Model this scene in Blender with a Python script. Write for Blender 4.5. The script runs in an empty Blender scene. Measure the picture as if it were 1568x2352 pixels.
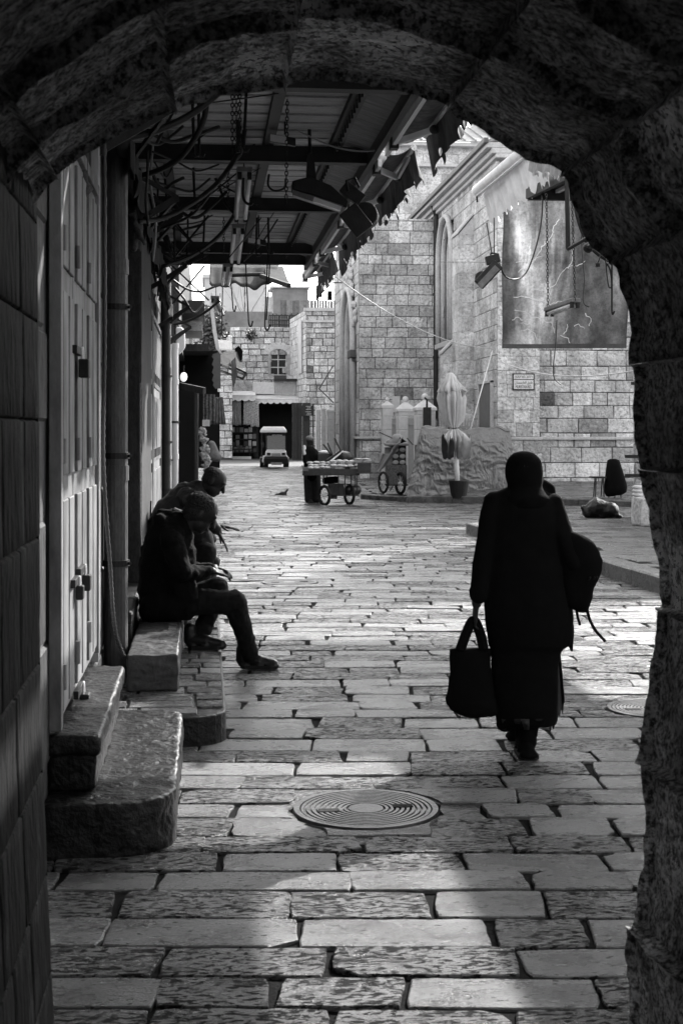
import bpy, bmesh, math, random
from mathutils import Vector, Matrix, noise
R = math.radians
sc = bpy.context.scene
C = sc.collection

# ------------------------------------------------------------------ camera
# world: +Y runs along the street, camera yawed a little to the right
F = 3200.0                       # focal length in photo units (photo 1568 x 2352)
CH = 1.65                        # eye height
YAW = math.atan(314 / F)
ca, sa = math.cos(YAW), math.sin(YAW)
cam_d = bpy.data.cameras.new('camera'); cam = bpy.data.objects.new('camera', cam_d); C.objects.link(cam)
cam.location = (0, 0, CH); cam.rotation_euler = (R(90), 0, -YAW)
cam_d.sensor_width = 36; cam_d.lens = F / 2352 * 36; cam_d.shift_y = -(1176 - 990) / 2352
cam_d.clip_start = 0.05; cam_d.clip_end = 600
cam_d.dof.use_dof = True; cam_d.dof.focus_distance = 12.5; cam_d.dof.aperture_fstop = 10
sc.camera = cam

# ------------------------------------------------------------------ light
SUN_EL, SUN_AZ = R(31), R(38)    # azimuth from +Y (street) towards +X
w = bpy.data.worlds.new('World'); sc.world = w; w.use_nodes = True
nt = w.node_tree; nt.nodes.clear()
sky = nt.nodes.new('ShaderNodeTexSky'); sky.sky_type = 'NISHITA'; sky.sun_disc = False
sky.sun_elevation = SUN_EL; sky.sun_rotation = SUN_AZ; sky.dust_density = 3
bw = nt.nodes.new('ShaderNodeHueSaturation'); bw.inputs['Saturation'].default_value = 0.0
bg = nt.nodes.new('ShaderNodeBackground'); bg.inputs['Strength'].default_value = 0.15
wo = nt.nodes.new('ShaderNodeOutputWorld')
nt.links.new(sky.outputs[0], bw.inputs['Color']); nt.links.new(bw.outputs[0], bg.inputs[0]); nt.links.new(bg.outputs[0], wo.inputs[0])
sd = bpy.data.lights.new('sun', 'SUN'); sd.energy = 2.2; sd.angle = R(0.5); sd.color = (1, 0.985, 0.97)
so = bpy.data.objects.new('sun', sd); C.objects.link(so)
so.rotation_euler = Vector((math.sin(SUN_AZ) * math.cos(SUN_EL), math.cos(SUN_AZ) * math.cos(SUN_EL), math.sin(SUN_EL))).to_track_quat('Z', 'Y').to_euler()
sc.view_settings.view_transform = 'Standard'; sc.view_settings.look = 'None'
sc.view_settings.exposure = 1.9; sc.view_settings.gamma = 1
sc.render.engine = 'CYCLES'; sc.cycles.max_bounces = 6

# ------------------------------------------------------------------ helpers
def P(x, y, zc):
    """photo position (x, y) at depth zc -> world point"""
    xc = (x - 784) / F * zc
    return Vector((xc * ca + zc * sa, zc * ca - xc * sa, CH - (y - 990) / F * zc))
def G(x, y, h=0.0):
    return P(x, y, (CH - h) * F / (y - 990))
def rnd(a, b): return random.uniform(a, b)
random.seed(7)

MATS = {}
def mat(name, col=0.3, rough=0.7, var=0.25, vs=6.0, bump=0.3, bs=40.0, metal=0.0, spec=0.5, spk=0.0, stretch=(1, 1, 1), tonek=1.0, bd=0.01, tint=(1, 1, 1.015), veins=None, sr=(0.36, 0.56)):
    if name in MATS: return MATS[name]
    m = bpy.data.materials.new(name); m.use_nodes = True; MATS[name] = m
    n = m.node_tree.nodes; l = m.node_tree.links
    b = n['Principled BSDF']; b.inputs['Roughness'].default_value = rough; b.inputs['Metallic'].default_value = metal
    b.inputs['Specular IOR Level'].default_value = spec
    tc = n.new('ShaderNodeTexCoord'); mp = n.new('ShaderNodeMapping'); mp.inputs['Scale'].default_value = stretch
    l.new(tc.outputs['Object'], mp.inputs[0])
    n1 = n.new('ShaderNodeTexNoise'); n1.inputs['Scale'].default_value = vs; n1.inputs['Detail'].default_value = 8; n1.inputs['Roughness'].default_value = 0.65
    l.new(mp.outputs[0], n1.inputs['Vector'])
    r1 = n.new('ShaderNodeMapRange'); r1.inputs['From Min'].default_value = 0.3; r1.inputs['From Max'].default_value = 0.7
    r1.inputs['To Min'].default_value = 1 - var; r1.inputs['To Max'].default_value = 1 + var
    l.new(n1.outputs[0], r1.inputs['Value'])
    at = n.new('ShaderNodeAttribute'); at.attribute_name = 'tone'
    a1 = n.new('ShaderNodeMath'); a1.operation = 'MULTIPLY_ADD'; a1.inputs[1].default_value = tonek; a1.inputs[2].default_value = 1.0
    l.new(at.outputs['Fac'], a1.inputs[0])
    m1 = n.new('ShaderNodeMath'); m1.operation = 'MULTIPLY'; l.new(r1.outputs[0], m1.inputs[0]); l.new(a1.outputs[0], m1.inputs[1])
    last = m1
    if spk > 0:
        n3 = n.new('ShaderNodeTexNoise'); n3.inputs['Scale'].default_value = vs * 9; n3.inputs['Detail'].default_value = 4; n3.inputs['Roughness'].default_value = 0.8
        l.new(mp.outputs[0], n3.inputs['Vector'])
        r3 = n.new('ShaderNodeMapRange'); r3.inputs['From Min'].default_value = sr[0]; r3.inputs['From Max'].default_value = sr[1]
        r3.inputs['To Min'].default_value = 1 - spk; r3.inputs['To Max'].default_value = 1.05
        l.new(n3.outputs[0], r3.inputs['Value'])
        m3 = n.new('ShaderNodeMath'); m3.operation = 'MULTIPLY'; l.new(last.outputs[0], m3.inputs[0]); l.new(r3.outputs[0], m3.inputs[1]); last = m3
    if veins:
        vsc, vst, gain, vrot = veins
        mv = n.new('ShaderNodeMapping'); mv.inputs['Scale'].default_value = vst; mv.inputs['Rotation'].default_value = vrot; l.new(tc.outputs['Object'], mv.inputs[0])
        nv = n.new('ShaderNodeTexNoise'); nv.inputs['Scale'].default_value = vsc; nv.inputs['Detail'].default_value = 7; nv.inputs['Roughness'].default_value = 0.6; nv.inputs['Distortion'].default_value = 0.6; l.new(mv.outputs[0], nv.inputs['Vector'])
        rv = n.new('ShaderNodeMapRange'); rv.inputs['From Min'].default_value = 0.56; rv.inputs['From Max'].default_value = 0.68; rv.inputs['To Min'].default_value = 1.0; rv.inputs['To Max'].default_value = gain
        l.new(nv.outputs[0], rv.inputs['Value']); mm = n.new('ShaderNodeMath'); mm.operation = 'MULTIPLY'; l.new(last.outputs[0], mm.inputs[0]); l.new(rv.outputs[0], mm.inputs[1]); last = mm
    vm = n.new('ShaderNodeVectorMath'); vm.operation = 'SCALE'; vm.inputs[0].default_value = (col * tint[0], col * tint[1], col * tint[2])
    l.new(last.outputs[0], vm.inputs['Scale']); l.new(vm.outputs[0], b.inputs['Base Color'])
    if bump > 0:
        n2 = n.new('ShaderNodeTexNoise'); n2.inputs['Scale'].default_value = bs; n2.inputs['Detail'].default_value = 6
        l.new(mp.outputs[0], n2.inputs['Vector'])
        bp = n.new('ShaderNodeBump'); bp.inputs['Strength'].default_value = bump; bp.inputs['Distance'].default_value = bd
        l.new(n2.outputs[0], bp.inputs['Height']); l.new(bp.outputs[0], b.inputs['Normal'])
    return m
def glow(name, s, col=(1, 1, 1)):
    if name in MATS: return MATS[name]
    m = bpy.data.materials.new(name); m.use_nodes = True; MATS[name] = m
    b = m.node_tree.nodes['Principled BSDF']; b.inputs['Base Color'].default_value = (0.8, 0.8, 0.8, 1)
    b.inputs['Emission Color'].default_value = (*col, 1); b.inputs['Emission Strength'].default_value = s
    return m

class MB:
    def __init__(s): s.v = []; s.f = []; s.t = []; s.p = []; s.tone = 0.0; s.pit = 0.0
    def face(s, idx): s.f.append(tuple(idx)); s.t.append(s.tone); s.p.append(s.pit)
    def poly(s, pts):
        k = len(s.v); s.v += [Vector(p) for p in pts]; s.face(range(k, k + len(pts)))
    def box(s, x0, x1, y0, y1, z0, z1):
        s.frame(Vector((x0, y0, z0)), Vector((x1 - x0, 0, 0)), Vector((0, y1 - y0, 0)), Vector((0, 0, z1 - z0))); return s
    def frame(s, o, a, b, c):
        k = len(s.v); o = Vector(o); a = Vector(a); b = Vector(b); c = Vector(c)
        s.v += [o, o + a, o + a + b, o + b, o + c, o + a + c, o + a + b + c, o + b + c]
        for q in ((0, 3, 2, 1), (4, 5, 6, 7), (0, 1, 5, 4), (1, 2, 6, 5), (2, 3, 7, 6), (3, 0, 4, 7)): s.face([k + i for i in q])
        return s
    def bar(s, p, q, w, h=None, up=(0, 0, 1)):
        h = h or w; p = Vector(p); q = Vector(q); d = (q - p); n = d.normalized(); up = Vector(up)
        if abs(n.dot(up)) > 0.98: up = Vector((1, 0, 0))
        sx = n.cross(up).normalized(); sz = sx.cross(n).normalized()
        return s.frame(p - sx * w / 2 - sz * h / 2, sx * w, d, sz * h)
    def ring(s, c, n, r, k=10, r2=None, ph=0.0, ref=None):
        n = n.normalized(); u = Vector(ref) if ref else (Vector((0, 0, 1)) if abs(n.z) < 0.9 else Vector((1, 0, 0)))
        a = n.cross(u).normalized(); b = a.cross(n).normalized(); r2 = r2 or r
        return [Vector(c) + a * math.cos(2 * math.pi * i / k + ph) * r + b * math.sin(2 * math.pi * i / k + ph) * r2 for i in range(k)]
    def loft(s, rings, cap=True):
        k = len(rings[0]); base = len(s.v)
        for r in rings: s.v += [Vector(p) for p in r]
        for j in range(len(rings) - 1):
            for i in range(k):
                a = base + j * k + i; b = base + j * k + (i + 1) % k; s.face((a, b, b + k, a + k))
        if cap:
            s.face([base + i for i in range(k)][::-1]); s.face([base + (len(rings) - 1) * k + i for i in range(k)])
        return s
    def tube(s, pts, r, k=8, r2=None):
        pts = [Vector(p) for p in pts]; N = len(pts); rings = []; ref = None
        for i in range(N):
            d = (pts[min(i + 1, N - 1)] - pts[max(i - 1, 0)])
            if d.length < 1e-6: d = Vector((0, 0, 1))
            n = d.normalized()
            if ref is None: ref = Vector((0, 0, 1)) if abs(n.z) < 0.9 else Vector((1, 0, 0))
            ref = (ref - n * ref.dot(n))
            if ref.length < 1e-4: ref = n.orthogonal()
            ref.normalize()
            rr = r if r2 is None else r + (r2 - r) * i / (N - 1)
            rings.append(s.ring(pts[i], n, rr, k, ref=ref))
        return s.loft(rings)
    def ball(s, c, r, nu=14, nv=9, rot=None):
        c = Vector(c); r = Vector(r) if hasattr(r, '__len__') else Vector((r, r, r)); rings = []
        for j in range(1, nv):
            t = math.pi * j / nv
            ring = []
            for i in range(nu):
                p = 2 * math.pi * i / nu; q = Vector((math.sin(t) * math.cos(p) * r.x, math.sin(t) * math.sin(p) * r.y, -math.cos(t) * r.z))
                if rot: q = rot @ q
                ring.append(c + q)
            rings.append(ring)
        base = len(s.v); s.loft(rings, cap=False)
        k = nu; q0 = Vector((0, 0, -r.z)); q1 = Vector((0, 0, r.z))
        if rot: q0 = rot @ q0; q1 = rot @ q1
        s.v += [c + q0, c + q1]; a = len(s.v) - 2; b = a + 1; last = base + (nv - 2) * nu
        for i in range(nu):
            s.face((a, base + (i + 1) % k, base + i)); s.face((b, last + i, last + (i + 1) % k))
        return s
    def cap(s, p, q, r0, r1=None, k=12):
        """tapered capsule"""
        r1 = r1 or r0; p = Vector(p); q = Vector(q); d = q - p
        if d.length < 1e-5: return s.ball(p, r0)
        n = d.normalized(); ref = Vector((0, 0, 1)) if abs(n.z) < 0.9 else Vector((1, 0, 0)); rings = []
        for t in (-80, -50, -22): rings.append(s.ring(p + n * math.sin(R(t)) * r0, n, math.cos(R(t)) * r0, k, ref=ref))
        for t in (22, 50, 80): rings.append(s.ring(q + n * math.sin(R(t)) * r1, n, math.cos(R(t)) * r1, k, ref=ref))
        return s.loft(rings)
    def limb(s, pts, rad):
        for i in range(len(pts) - 1): s.cap(pts[i], pts[i + 1], rad[i], rad[i + 1])
        return s
    def sheet(s, fn, nu, nv, th=0.0):
        k = len(s.v)
        for j in range(nv + 1):
            for i in range(nu + 1): s.v.append(Vector(fn(i / nu, j / nv)))
        for j in range(nv):
            for i in range(nu):
                a = k + j * (nu + 1) + i; s.face((a, a + 1, a + nu + 2, a + nu + 1))
        return s
    def prism(s, pts, d):
        """closed polygon of 3-D points pushed along d"""
        pts = [Vector(p) for p in pts]; d = Vector(d); k = len(s.v); n = len(pts)
        s.v += pts + [p + d for p in pts]
        s.face([k + i for i in range(n)][::-1]); s.face([k + n + i for i in range(n)])
        for i in range(n): s.face((k + i, k + (i + 1) % n, k + n + (i + 1) % n, k + n + i))
        return s
    def build(s, name, m, parent=None, smooth=False, bevel=0, solid=0, label=None, voxel=0, sm=0, sub=0, fix=True):
        me = bpy.data.meshes.new(name); off = Vector((0, 0, 0))
        if parent:
            o_ = parent
            while o_: off += Vector(o_.location); o_ = o_.parent
        me.from_pydata([v - off for v in s.v], [], s.f)
        if any(s.t): me.attributes.new('tone', 'FLOAT', 'FACE').data.foreach_set('value', s.t)
        if any(s.p): me.attributes.new('pit', 'FLOAT', 'FACE').data.foreach_set('value', s.p)
        if fix and not any(s.t):
            bm = bmesh.new(); bm.from_mesh(me); bmesh.ops.recalc_face_normals(bm, faces=bm.faces); bm.to_mesh(me); bm.free()
        if smooth: me.polygons.foreach_set('use_smooth', [True] * len(me.polygons))
        me.materials.append(m); me.update()
        o = bpy.data.objects.new(name, me); C.objects.link(o)
        if parent: o.parent = parent
        if solid: q = o.modifiers.new('s', 'SOLIDIFY'); q.thickness = solid; q.offset = 0
        if voxel:
            q = o.modifiers.new('r', 'REMESH'); q.mode = 'VOXEL'; q.voxel_size = voxel; q.use_smooth_shade = True
            if sm: q = o.modifiers.new('m', 'SMOOTH'); q.iterations = sm; q.factor = 0.5
        if bevel: q = o.modifiers.new('b', 'BEVEL'); q.width = bevel; q.segments = 2; q.limit_method = 'ANGLE'
        if sub: q = o.modifiers.new('u', 'SUBSURF'); q.levels = sub; q.render_levels = sub
        if label: o['label'] = label
        return o
def tag(o, label, cat, group=None, kind=None):
    if label: o['label'] = label
    if cat: o['category'] = cat
    if group: o['group'] = group
    if kind: o['kind'] = kind
    return o
def thing(name, label, cat, loc=(0, 0, 0), group=None):
    o = bpy.data.objects.new(name, None); C.objects.link(o); o.location = loc; o.empty_display_size = 0.1
    return tag(o, label, cat, group)
def struct(o): o['kind'] = 'structure'; return o
def displace(o, tex_scale, strength, sub=0, simple=True):
    t = bpy.data.textures.new('n', 'CLOUDS'); t.noise_scale = tex_scale; t.noise_depth = 3
    if sub: q = o.modifiers.new('u', 'SUBSURF'); q.subdivision_type = 'SIMPLE' if simple else 'CATMULL_CLARK'; q.levels = q.render_levels = sub
    q = o.modifiers.new('d', 'DISPLACE'); q.texture = t; q.strength = strength; q.mid_level = 0.5; q.texture_coords = 'GLOBAL'
    return o
def sag(p, q, s, n=10):
    p = Vector(p); q = Vector(q)
    return [p.lerp(q, i / n) - Vector((0, 0, s * 4 * (i / n) * (1 - i / n))) for i in range(n + 1)]
def spline(pts, n=6):
    pts = [Vector(p) for p in pts]; out = []
    for i in range(len(pts) - 1):
        p0 = pts[max(i - 1, 0)]; p1 = pts[i]; p2 = pts[i + 1]; p3 = pts[min(i + 2, len(pts) - 1)]
        for k in range(n):
            t = k / n
            out.append(0.5 * ((2 * p1) + (p2 - p0) * t + (2 * p0 - 5 * p1 + 4 * p2 - p3) * t * t + (-p0 + 3 * p1 - 3 * p2 + p3) * t ** 3))
    out.append(pts[-1]); return out

def ashlar(mb, fm, U, V, course, lens, depth=0.012, gap=0.004, seed=1, skip=None, tv=0.25, tb=0.0, cv=0.0, rough=0.0, dark=0.12):
    """coursed stone blocks over a surface fm(u, v, d)"""
    rg = random.Random(seed); v = V[0]
    while v < V[1] - 0.02:
        ch = course * rg.uniform(1 - cv, 1 + cv); v1 = min(v + ch, V[1]); u = U[0] - rg.uniform(0, lens[0])
        if V[1] - v1 < 0.04: v1 = V[1]
        while u < U[1]:
            u1 = u + rg.uniform(*lens); a = max(u, U[0]); b = min(u1, U[1])
            if U[1] - b < 0.08: b = U[1]; u1 = U[1] + 1
            if b - a > 0.03 and not (skip and skip((a + b) / 2, (v + v1) / 2)):
                t = tb + rg.gauss(0, tv * 0.6) - (rg.uniform(0.1, 0.4) if rg.random() < dark else 0); mb.tone = max(-0.75, min(0.5, t))
                g = gap; e = min(0.008 + depth * 0.4, (b - a) * 0.2, (v1 - v) * 0.2); dd = depth * rg.uniform(0.7, 1.25)
                j = lambda: rg.uniform(-rough, rough)
                o = [(a + g, v + g), (b - g, v + g), (b - g, v1 - g), (a + g, v1 - g)]
                o = [(x + j(), y + j()) for x, y in o]; cx = (a + b) / 2; cy = (v + v1) / 2
                i_ = [(x + (e if x < cx else -e), y + (e if y < cy else -e)) for x, y in o]
                k = len(mb.v)
                mb.v += [Vector(fm(x, y, 0)) for x, y in o] + [Vector(fm(x, y, dd + j())) for x, y in i_]
                mb.face((k + 4, k + 5, k + 6, k + 7))
                for q in range(4): mb.face((k + q, k + (q + 1) % 4, k + 4 + (q + 1) % 4, k + 4 + q))
            u = u1
        v = v1
    mb.tone = 0.0

# ------------------------------------------------------------------ materials
M_church = mat('church_stone', 0.62, 0.85, 0.5, 1.3, 1.0, 10, spk=0.5, bd=0.06, sr=(.36, .52))
M_churchtrim = mat('church_trim', 0.60, 0.8, 0.15, 2, 0.3, 30, spk=0.2)
M_mortar = mat('mortar', 0.10, 0.95, 0.3, 8)
M_mortarl = mat('pale_mortar', 0.07, 0.95, 0.3, 8)
M_rubble = mat('rubble_stone', 0.62, 0.9, 0.5, 2.2, 1.0, 9, spk=0.6, bd=0.03)
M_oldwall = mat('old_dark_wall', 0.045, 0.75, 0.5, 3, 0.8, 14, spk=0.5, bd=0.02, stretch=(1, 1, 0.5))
M_iron = mat('dark_iron', 0.02, 0.5, 0.4, 10, 0.3, 60, metal=0.3)
M_beam = mat('painted_beam', 0.016, 0.6, 0.4, 6, 0.2, 40)
M_cable = mat('cable_rubber', 0.014, 0.5, 0.4, 12, 0.1, 60)
M_cablel = mat('pale_cable', 0.42, 0.6, 0.2, 12, 0.1, 60)
M_cloth = mat('black_cloth', 0.006, 0.95, 0.2, 12, 0.25, 60, spec=0.1, bd=0.006)
M_coat = mat('dark_coat', 0.006, 0.95, 0.35, 14, 0.5, 30, spec=0.12, bd=0.01)
M_jeans = mat('dark_denim', 0.013, 0.9, 0.35, 18, 0.5, 26, spec=0.15, bd=0.01)
M_leather = mat('black_leather', 0.015, 0.35, 0.3, 20, 0.4, 50)
M_skin = mat('skin', 0.012, 0.55, 0.15, 14, 0.15, 80, tint=(1.02, 1, 0.98))
M_hair = mat('hair_dark', 0.010, 0.6, 0.4, 60, 0.6, 120)
M_hairg = mat('hair_grey', 0.016, 0.8, 0.7, 60, 1.0, 130, bd=.02)
M_white = mat('white_paint', 0.7, 0.55, 0.12, 8, 0.1, 40)
M_tubel = mat('fluorescent_tube', 0.75, 0.2, 0.05, 4, 0)
M_fabricl = mat('pale_awning_fabric', 0.78, 0.9, 0.18, 5, 0.4, 20)
M_fabricd = mat('dark_awning_fabric', 0.035, 0.95, 0.4, 5, 0.4, 20)
M_fabricm = mat('grey_awning_fabric', 0.13, 0.95, 0.6, 7, 0.5, 22, stretch=(2, 2, 0.5))
M_board = mat('weathered_board', 0.22, 0.8, 0.45, 4, 0.5, 30, stretch=(1, 6, 1))
M_wood = mat('brown_wood', 0.04, 0.7, 0.5, 5, 0.5, 30, stretch=(4, 4, 0.6))
M_tubew = mat('aluminium_tube', 0.8, 0.35, 0.1, 9, 0.1, 40)
M_rubber = mat('tyre_rubber', 0.012, 0.8, 0.3, 20)
M_glassd = mat('dark_glass', 0.03, 0.12, 0.3, 3, 0)
M_tarp = mat('grey_tarpaulin', 0.14, 0.34, 0.2, 2.5, 0.6, 24, bd=0.02)
M_card = mat('cardboard', 0.16, 0.85, 0.3, 8, 0.2, 40)
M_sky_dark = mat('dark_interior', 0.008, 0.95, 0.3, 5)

def paving_mat():
    m = bpy.data.materials.new('wet_limestone_paving'); m.use_nodes = True; n = m.node_tree.nodes; l = m.node_tree.links
    b = n['Principled BSDF']; tc = n.new('ShaderNodeTexCoord')
    mp = n.new('ShaderNodeMapping'); mp.inputs['Rotation'].default_value = (0, 0, YAW); mp.inputs['Scale'].default_value = (0.55, 1.35, 1)
    l.new(tc.outputs['Object'], mp.inputs[0])
    tone = n.new('ShaderNodeAttribute'); tone.attribute_name = 'tone'; pit = n.new('ShaderNodeAttribute'); pit.attribute_name = 'pit'
    def math_(op, a, c, d=None):
        q = n.new('ShaderNodeMath'); q.operation = op
        for i, x in enumerate((a, c, d)):
            if x is None: continue
            if hasattr(x, 'node'): l.new(x, q.inputs[i])
            else: q.inputs[i].default_value = x
        return q.outputs[0]
    def noise_(s, det=6, ro=0.6, vec=None):
        q = n.new('ShaderNodeTexNoise'); q.inputs['Scale'].default_value = s; q.inputs['Detail'].default_value = det; q.inputs['Roughness'].default_value = ro
        l.new(vec or mp.outputs[0], q.inputs['Vector']); return q.outputs[0]
    def rng(x, a, b_, c, d):
        q = n.new('ShaderNodeMapRange'); q.inputs['From Min'].default_value = a; q.inputs['From Max'].default_value = b_; q.inputs['To Min'].default_value = c; q.inputs['To Max'].default_value = d
        l.new(x, q.inputs['Value']); return q.outputs[0]
    # chiselled pits: noise-warped
    warp = n.new('ShaderNodeTexNoise'); warp.inputs['Scale'].default_value = 9; l.new(mp.outputs[0], warp.inputs['Vector'])
    wm = n.new('ShaderNodeVectorMath'); wm.operation = 'MULTIPLY_ADD'; wm.inputs[1].default_value = (0.06, 0.06, 0); l.new(warp.outputs['Color'], wm.inputs[0]); l.new(mp.outputs[0], wm.inputs[2])
    pits = math_('ADD', noise_(46, 4, 0.6, wm.outputs[0]), rng(noise_(9, 2, 0.5), 0.3, 0.7, -0.05, 0.06))
    p1 = rng(pits, 0.44, 0.50, 0, 1)                      # 0 in pit
    small = rng(noise_(42, 2, 0.5), 0.31, 0.35, 0, 1)
    pm = math_('MULTIPLY', math_('SUBTRACT', 1.0, p1), pit.outputs['Fac'])
    sm_ = math_('MULTIPLY', math_('SUBTRACT', 1.0, small), 0.8)
    hole = math_('MAXIMUM', pm, sm_)
    fine = noise_(120, 4, 0.7); mid = noise_(5, 6, 0.6)
    h = math_('ADD', math_('MULTIPLY', hole, -1.0), math_('ADD', math_('MULTIPLY', fine, 0.42), math_('MULTIPLY', mid, 0.9)))
    bp = n.new('ShaderNodeBump'); bp.inputs['Strength'].default_value = 1.0; bp.inputs['Distance'].default_value = 0.016
    l.new(h, bp.inputs['Height']); l.new(bp.outputs[0], b.inputs['Normal'])
    alb = math_('MULTIPLY', rng(mid, 0.3, 0.7, 0.5, 1.3), math_('ADD', tone.outputs['Fac'], 1.0))
    alb = math_('MULTIPLY', alb, math_('SUBTRACT', 1.0, math_('MULTIPLY', hole, 0.95)))
    alb = math_('MULTIPLY', alb, rng(fine, 0.35, 0.65, 0.6, 1.3))
    vm = n.new('ShaderNodeVectorMath'); vm.operation = 'SCALE'; vm.inputs[0].default_value = (0.15, 0.15, 0.152); l.new(alb, vm.inputs['Scale']); l.new(vm.outputs[0], b.inputs['Base Color'])
    l.new(math_('ADD', rng(mid, 0.35, 0.65, 0.20, 0.36), math_('MULTIPLY', hole, 0.4)), b.inputs['Roughness'])
    l.new(math_('MULTIPLY', math_('SUBTRACT', 1.0, hole), 0.55), b.inputs['Specular IOR Level'])
    return m
M_pave = paving_mat()
M_grout = mat('dark_grout', 0.008, 0.95, 0.4, 14, 0.8, 60, spec=.1)

# ------------------------------------------------------------------ ground and paving (rows run across the view)
def camw(xc, zc, h): return Vector((xc * ca + zc * sa, zc * ca - xc * sa, h))
g = MB(); g.box(-60, 80, -20, 260, -0.5, -0.014)
struct(g.build('ground', M_grout))
MAN = [(G(840, 1857), 0.315), (G(665, 1337), 0.30), (G(1507, 1627), 0.29)]
pave = MB(); rg = random.Random(11)
zc = 2.0; row = 0
while zc < 66:
    rh = rg.uniform(0.215, 0.285) if zc < 30 else 0.27
    half = 0.33 * zc + 1.6
    x = -half - rg.uniform(0, 0.5)
    pz = rg.random()
    while x < half + 0.6:
        ln = rg.uniform(0.30, 0.72); x1 = x + ln
        wj = 0.007 if rg.random() < 0.75 else 0.02
        near = zc < 13
        a, b_, c_, d_ = x + wj * 0.7, x1 - wj * 0.7, zc + 0.006, zc + rh - 0.006
        skew = rg.uniform(-0.025, 0.025)
        loop = []
        if near:
            nx = 7
            for i in range(nx): loop.append((a + (b_ - a) * (i + 0.5 * 0) / nx, c_))
            for i in range(4): loop.append((b_ + skew * i / 4, c_ + (d_ - c_) * i / 4))
            for i in range(nx): loop.append((b_ + skew - (b_ + skew - a - skew) * i / nx, d_))
            for i in range(4): loop.append((a + skew * (1 - i / 4), d_ - (d_ - c_) * i / 4))
            loop = [(p + rg.uniform(-.005, .005), q + rg.uniform(-.005, .005)) for p, q in loop]
            for ci in (0, nx, nx + 4, 2 * nx + 4):      # worn corners
                cw = rg.uniform(0.002, 0.008) if rg.random() < 0.94 else rg.uniform(0.02, 0.04); mx, my = (a + b_) / 2, (c_ + d_) / 2
                p, q = loop[ci]; loop[ci] = (p + (cw if p < mx else -cw), q + (cw if q < my else -cw))
        else: loop = [(a, c_), (b_, c_), (b_ + skew, d_), (a + skew, d_)]
        h0 = rg.uniform(-0.004, 0.004); tx = rg.uniform(-0.012, 0.012); ty = rg.uniform(-0.012, 0.012)
        cx = sum(p for p, q in loop) / len(loop); cy = sum(q for p, q in loop) / len(loop)
        def W(p, q, dh, k=1.0):
            p = cx + (p - cx) * k; q = cy + (q - cy) * k if k == 1 else cy + (q - cy) * (1 - (1 - k) * 2)
            v = camw(p, q, h0 + (p - cx) * tx + (q - cy) * ty + dh)
            for mc, mr in MAN:
                dd = Vector((v.x - mc.x, v.y - mc.y))
                if dd.length < mr + 0.035 and dd.length > 1e-4: dd = dd.normalized() * (mr + 0.035); v.x = mc.x + dd.x; v.y = mc.y + dd.y
            return v
        wc = camw(cx, cy, 0)
        ok = wc.x > -0.9 and all((Vector((wc.x - mc.x, wc.y - mc.y)).length > mr * 0.86) for mc, mr in MAN)
        if ok:
            pave.tone = max(-0.5, min(0.4, rg.gauss(0, 0.2))); pz = pz * 0.55 + rg.random() * 0.45
            base_p = 0.75 if wc.x < 0.1 and zc < 6.5 else 0.42
            pave.pit = 0.9 if rg.random() < base_p * (0.5 + pz) else rg.uniform(0.0, 0.12)
            if pave.pit > 0.5: pave.tone -= 0.2
            k = len(pave.v); N = len(loop)
            pave.v += [W(p, q, -0.016) for p, q in loop] + [W(p, q, -0.004) for p, q in loop] + [W(p, q, 0, 0.982) for p, q in loop]
            for i in range(N):
                j = (i + 1) % N
                pave.face((k + i, k + j, k + N + j, k + N + i)); pave.face((k + N + i, k + N + j, k + 2 * N + j, k + 2 * N + i))
            pave.face([k + 2 * N + i for i in range(N)])
        x = x1
    zc += rh; row += 1
struct(pave.build('street_paving', M_pave, smooth=False))
far = MB(); far.box(-40, 60, 64.5, 220, -0.02, -0.004); struct(far.build('road', mat('far_paving', 0.10, .7, .3, 3, .5, 20)))

def slabtop(name, poly, h0, hf=None, course=0.3, seed=3, kerbw=0.16):
    """raised pavement: kerb blocks round the edge, slabs on top. poly = world xy (front kerb first)"""
    pass

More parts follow.
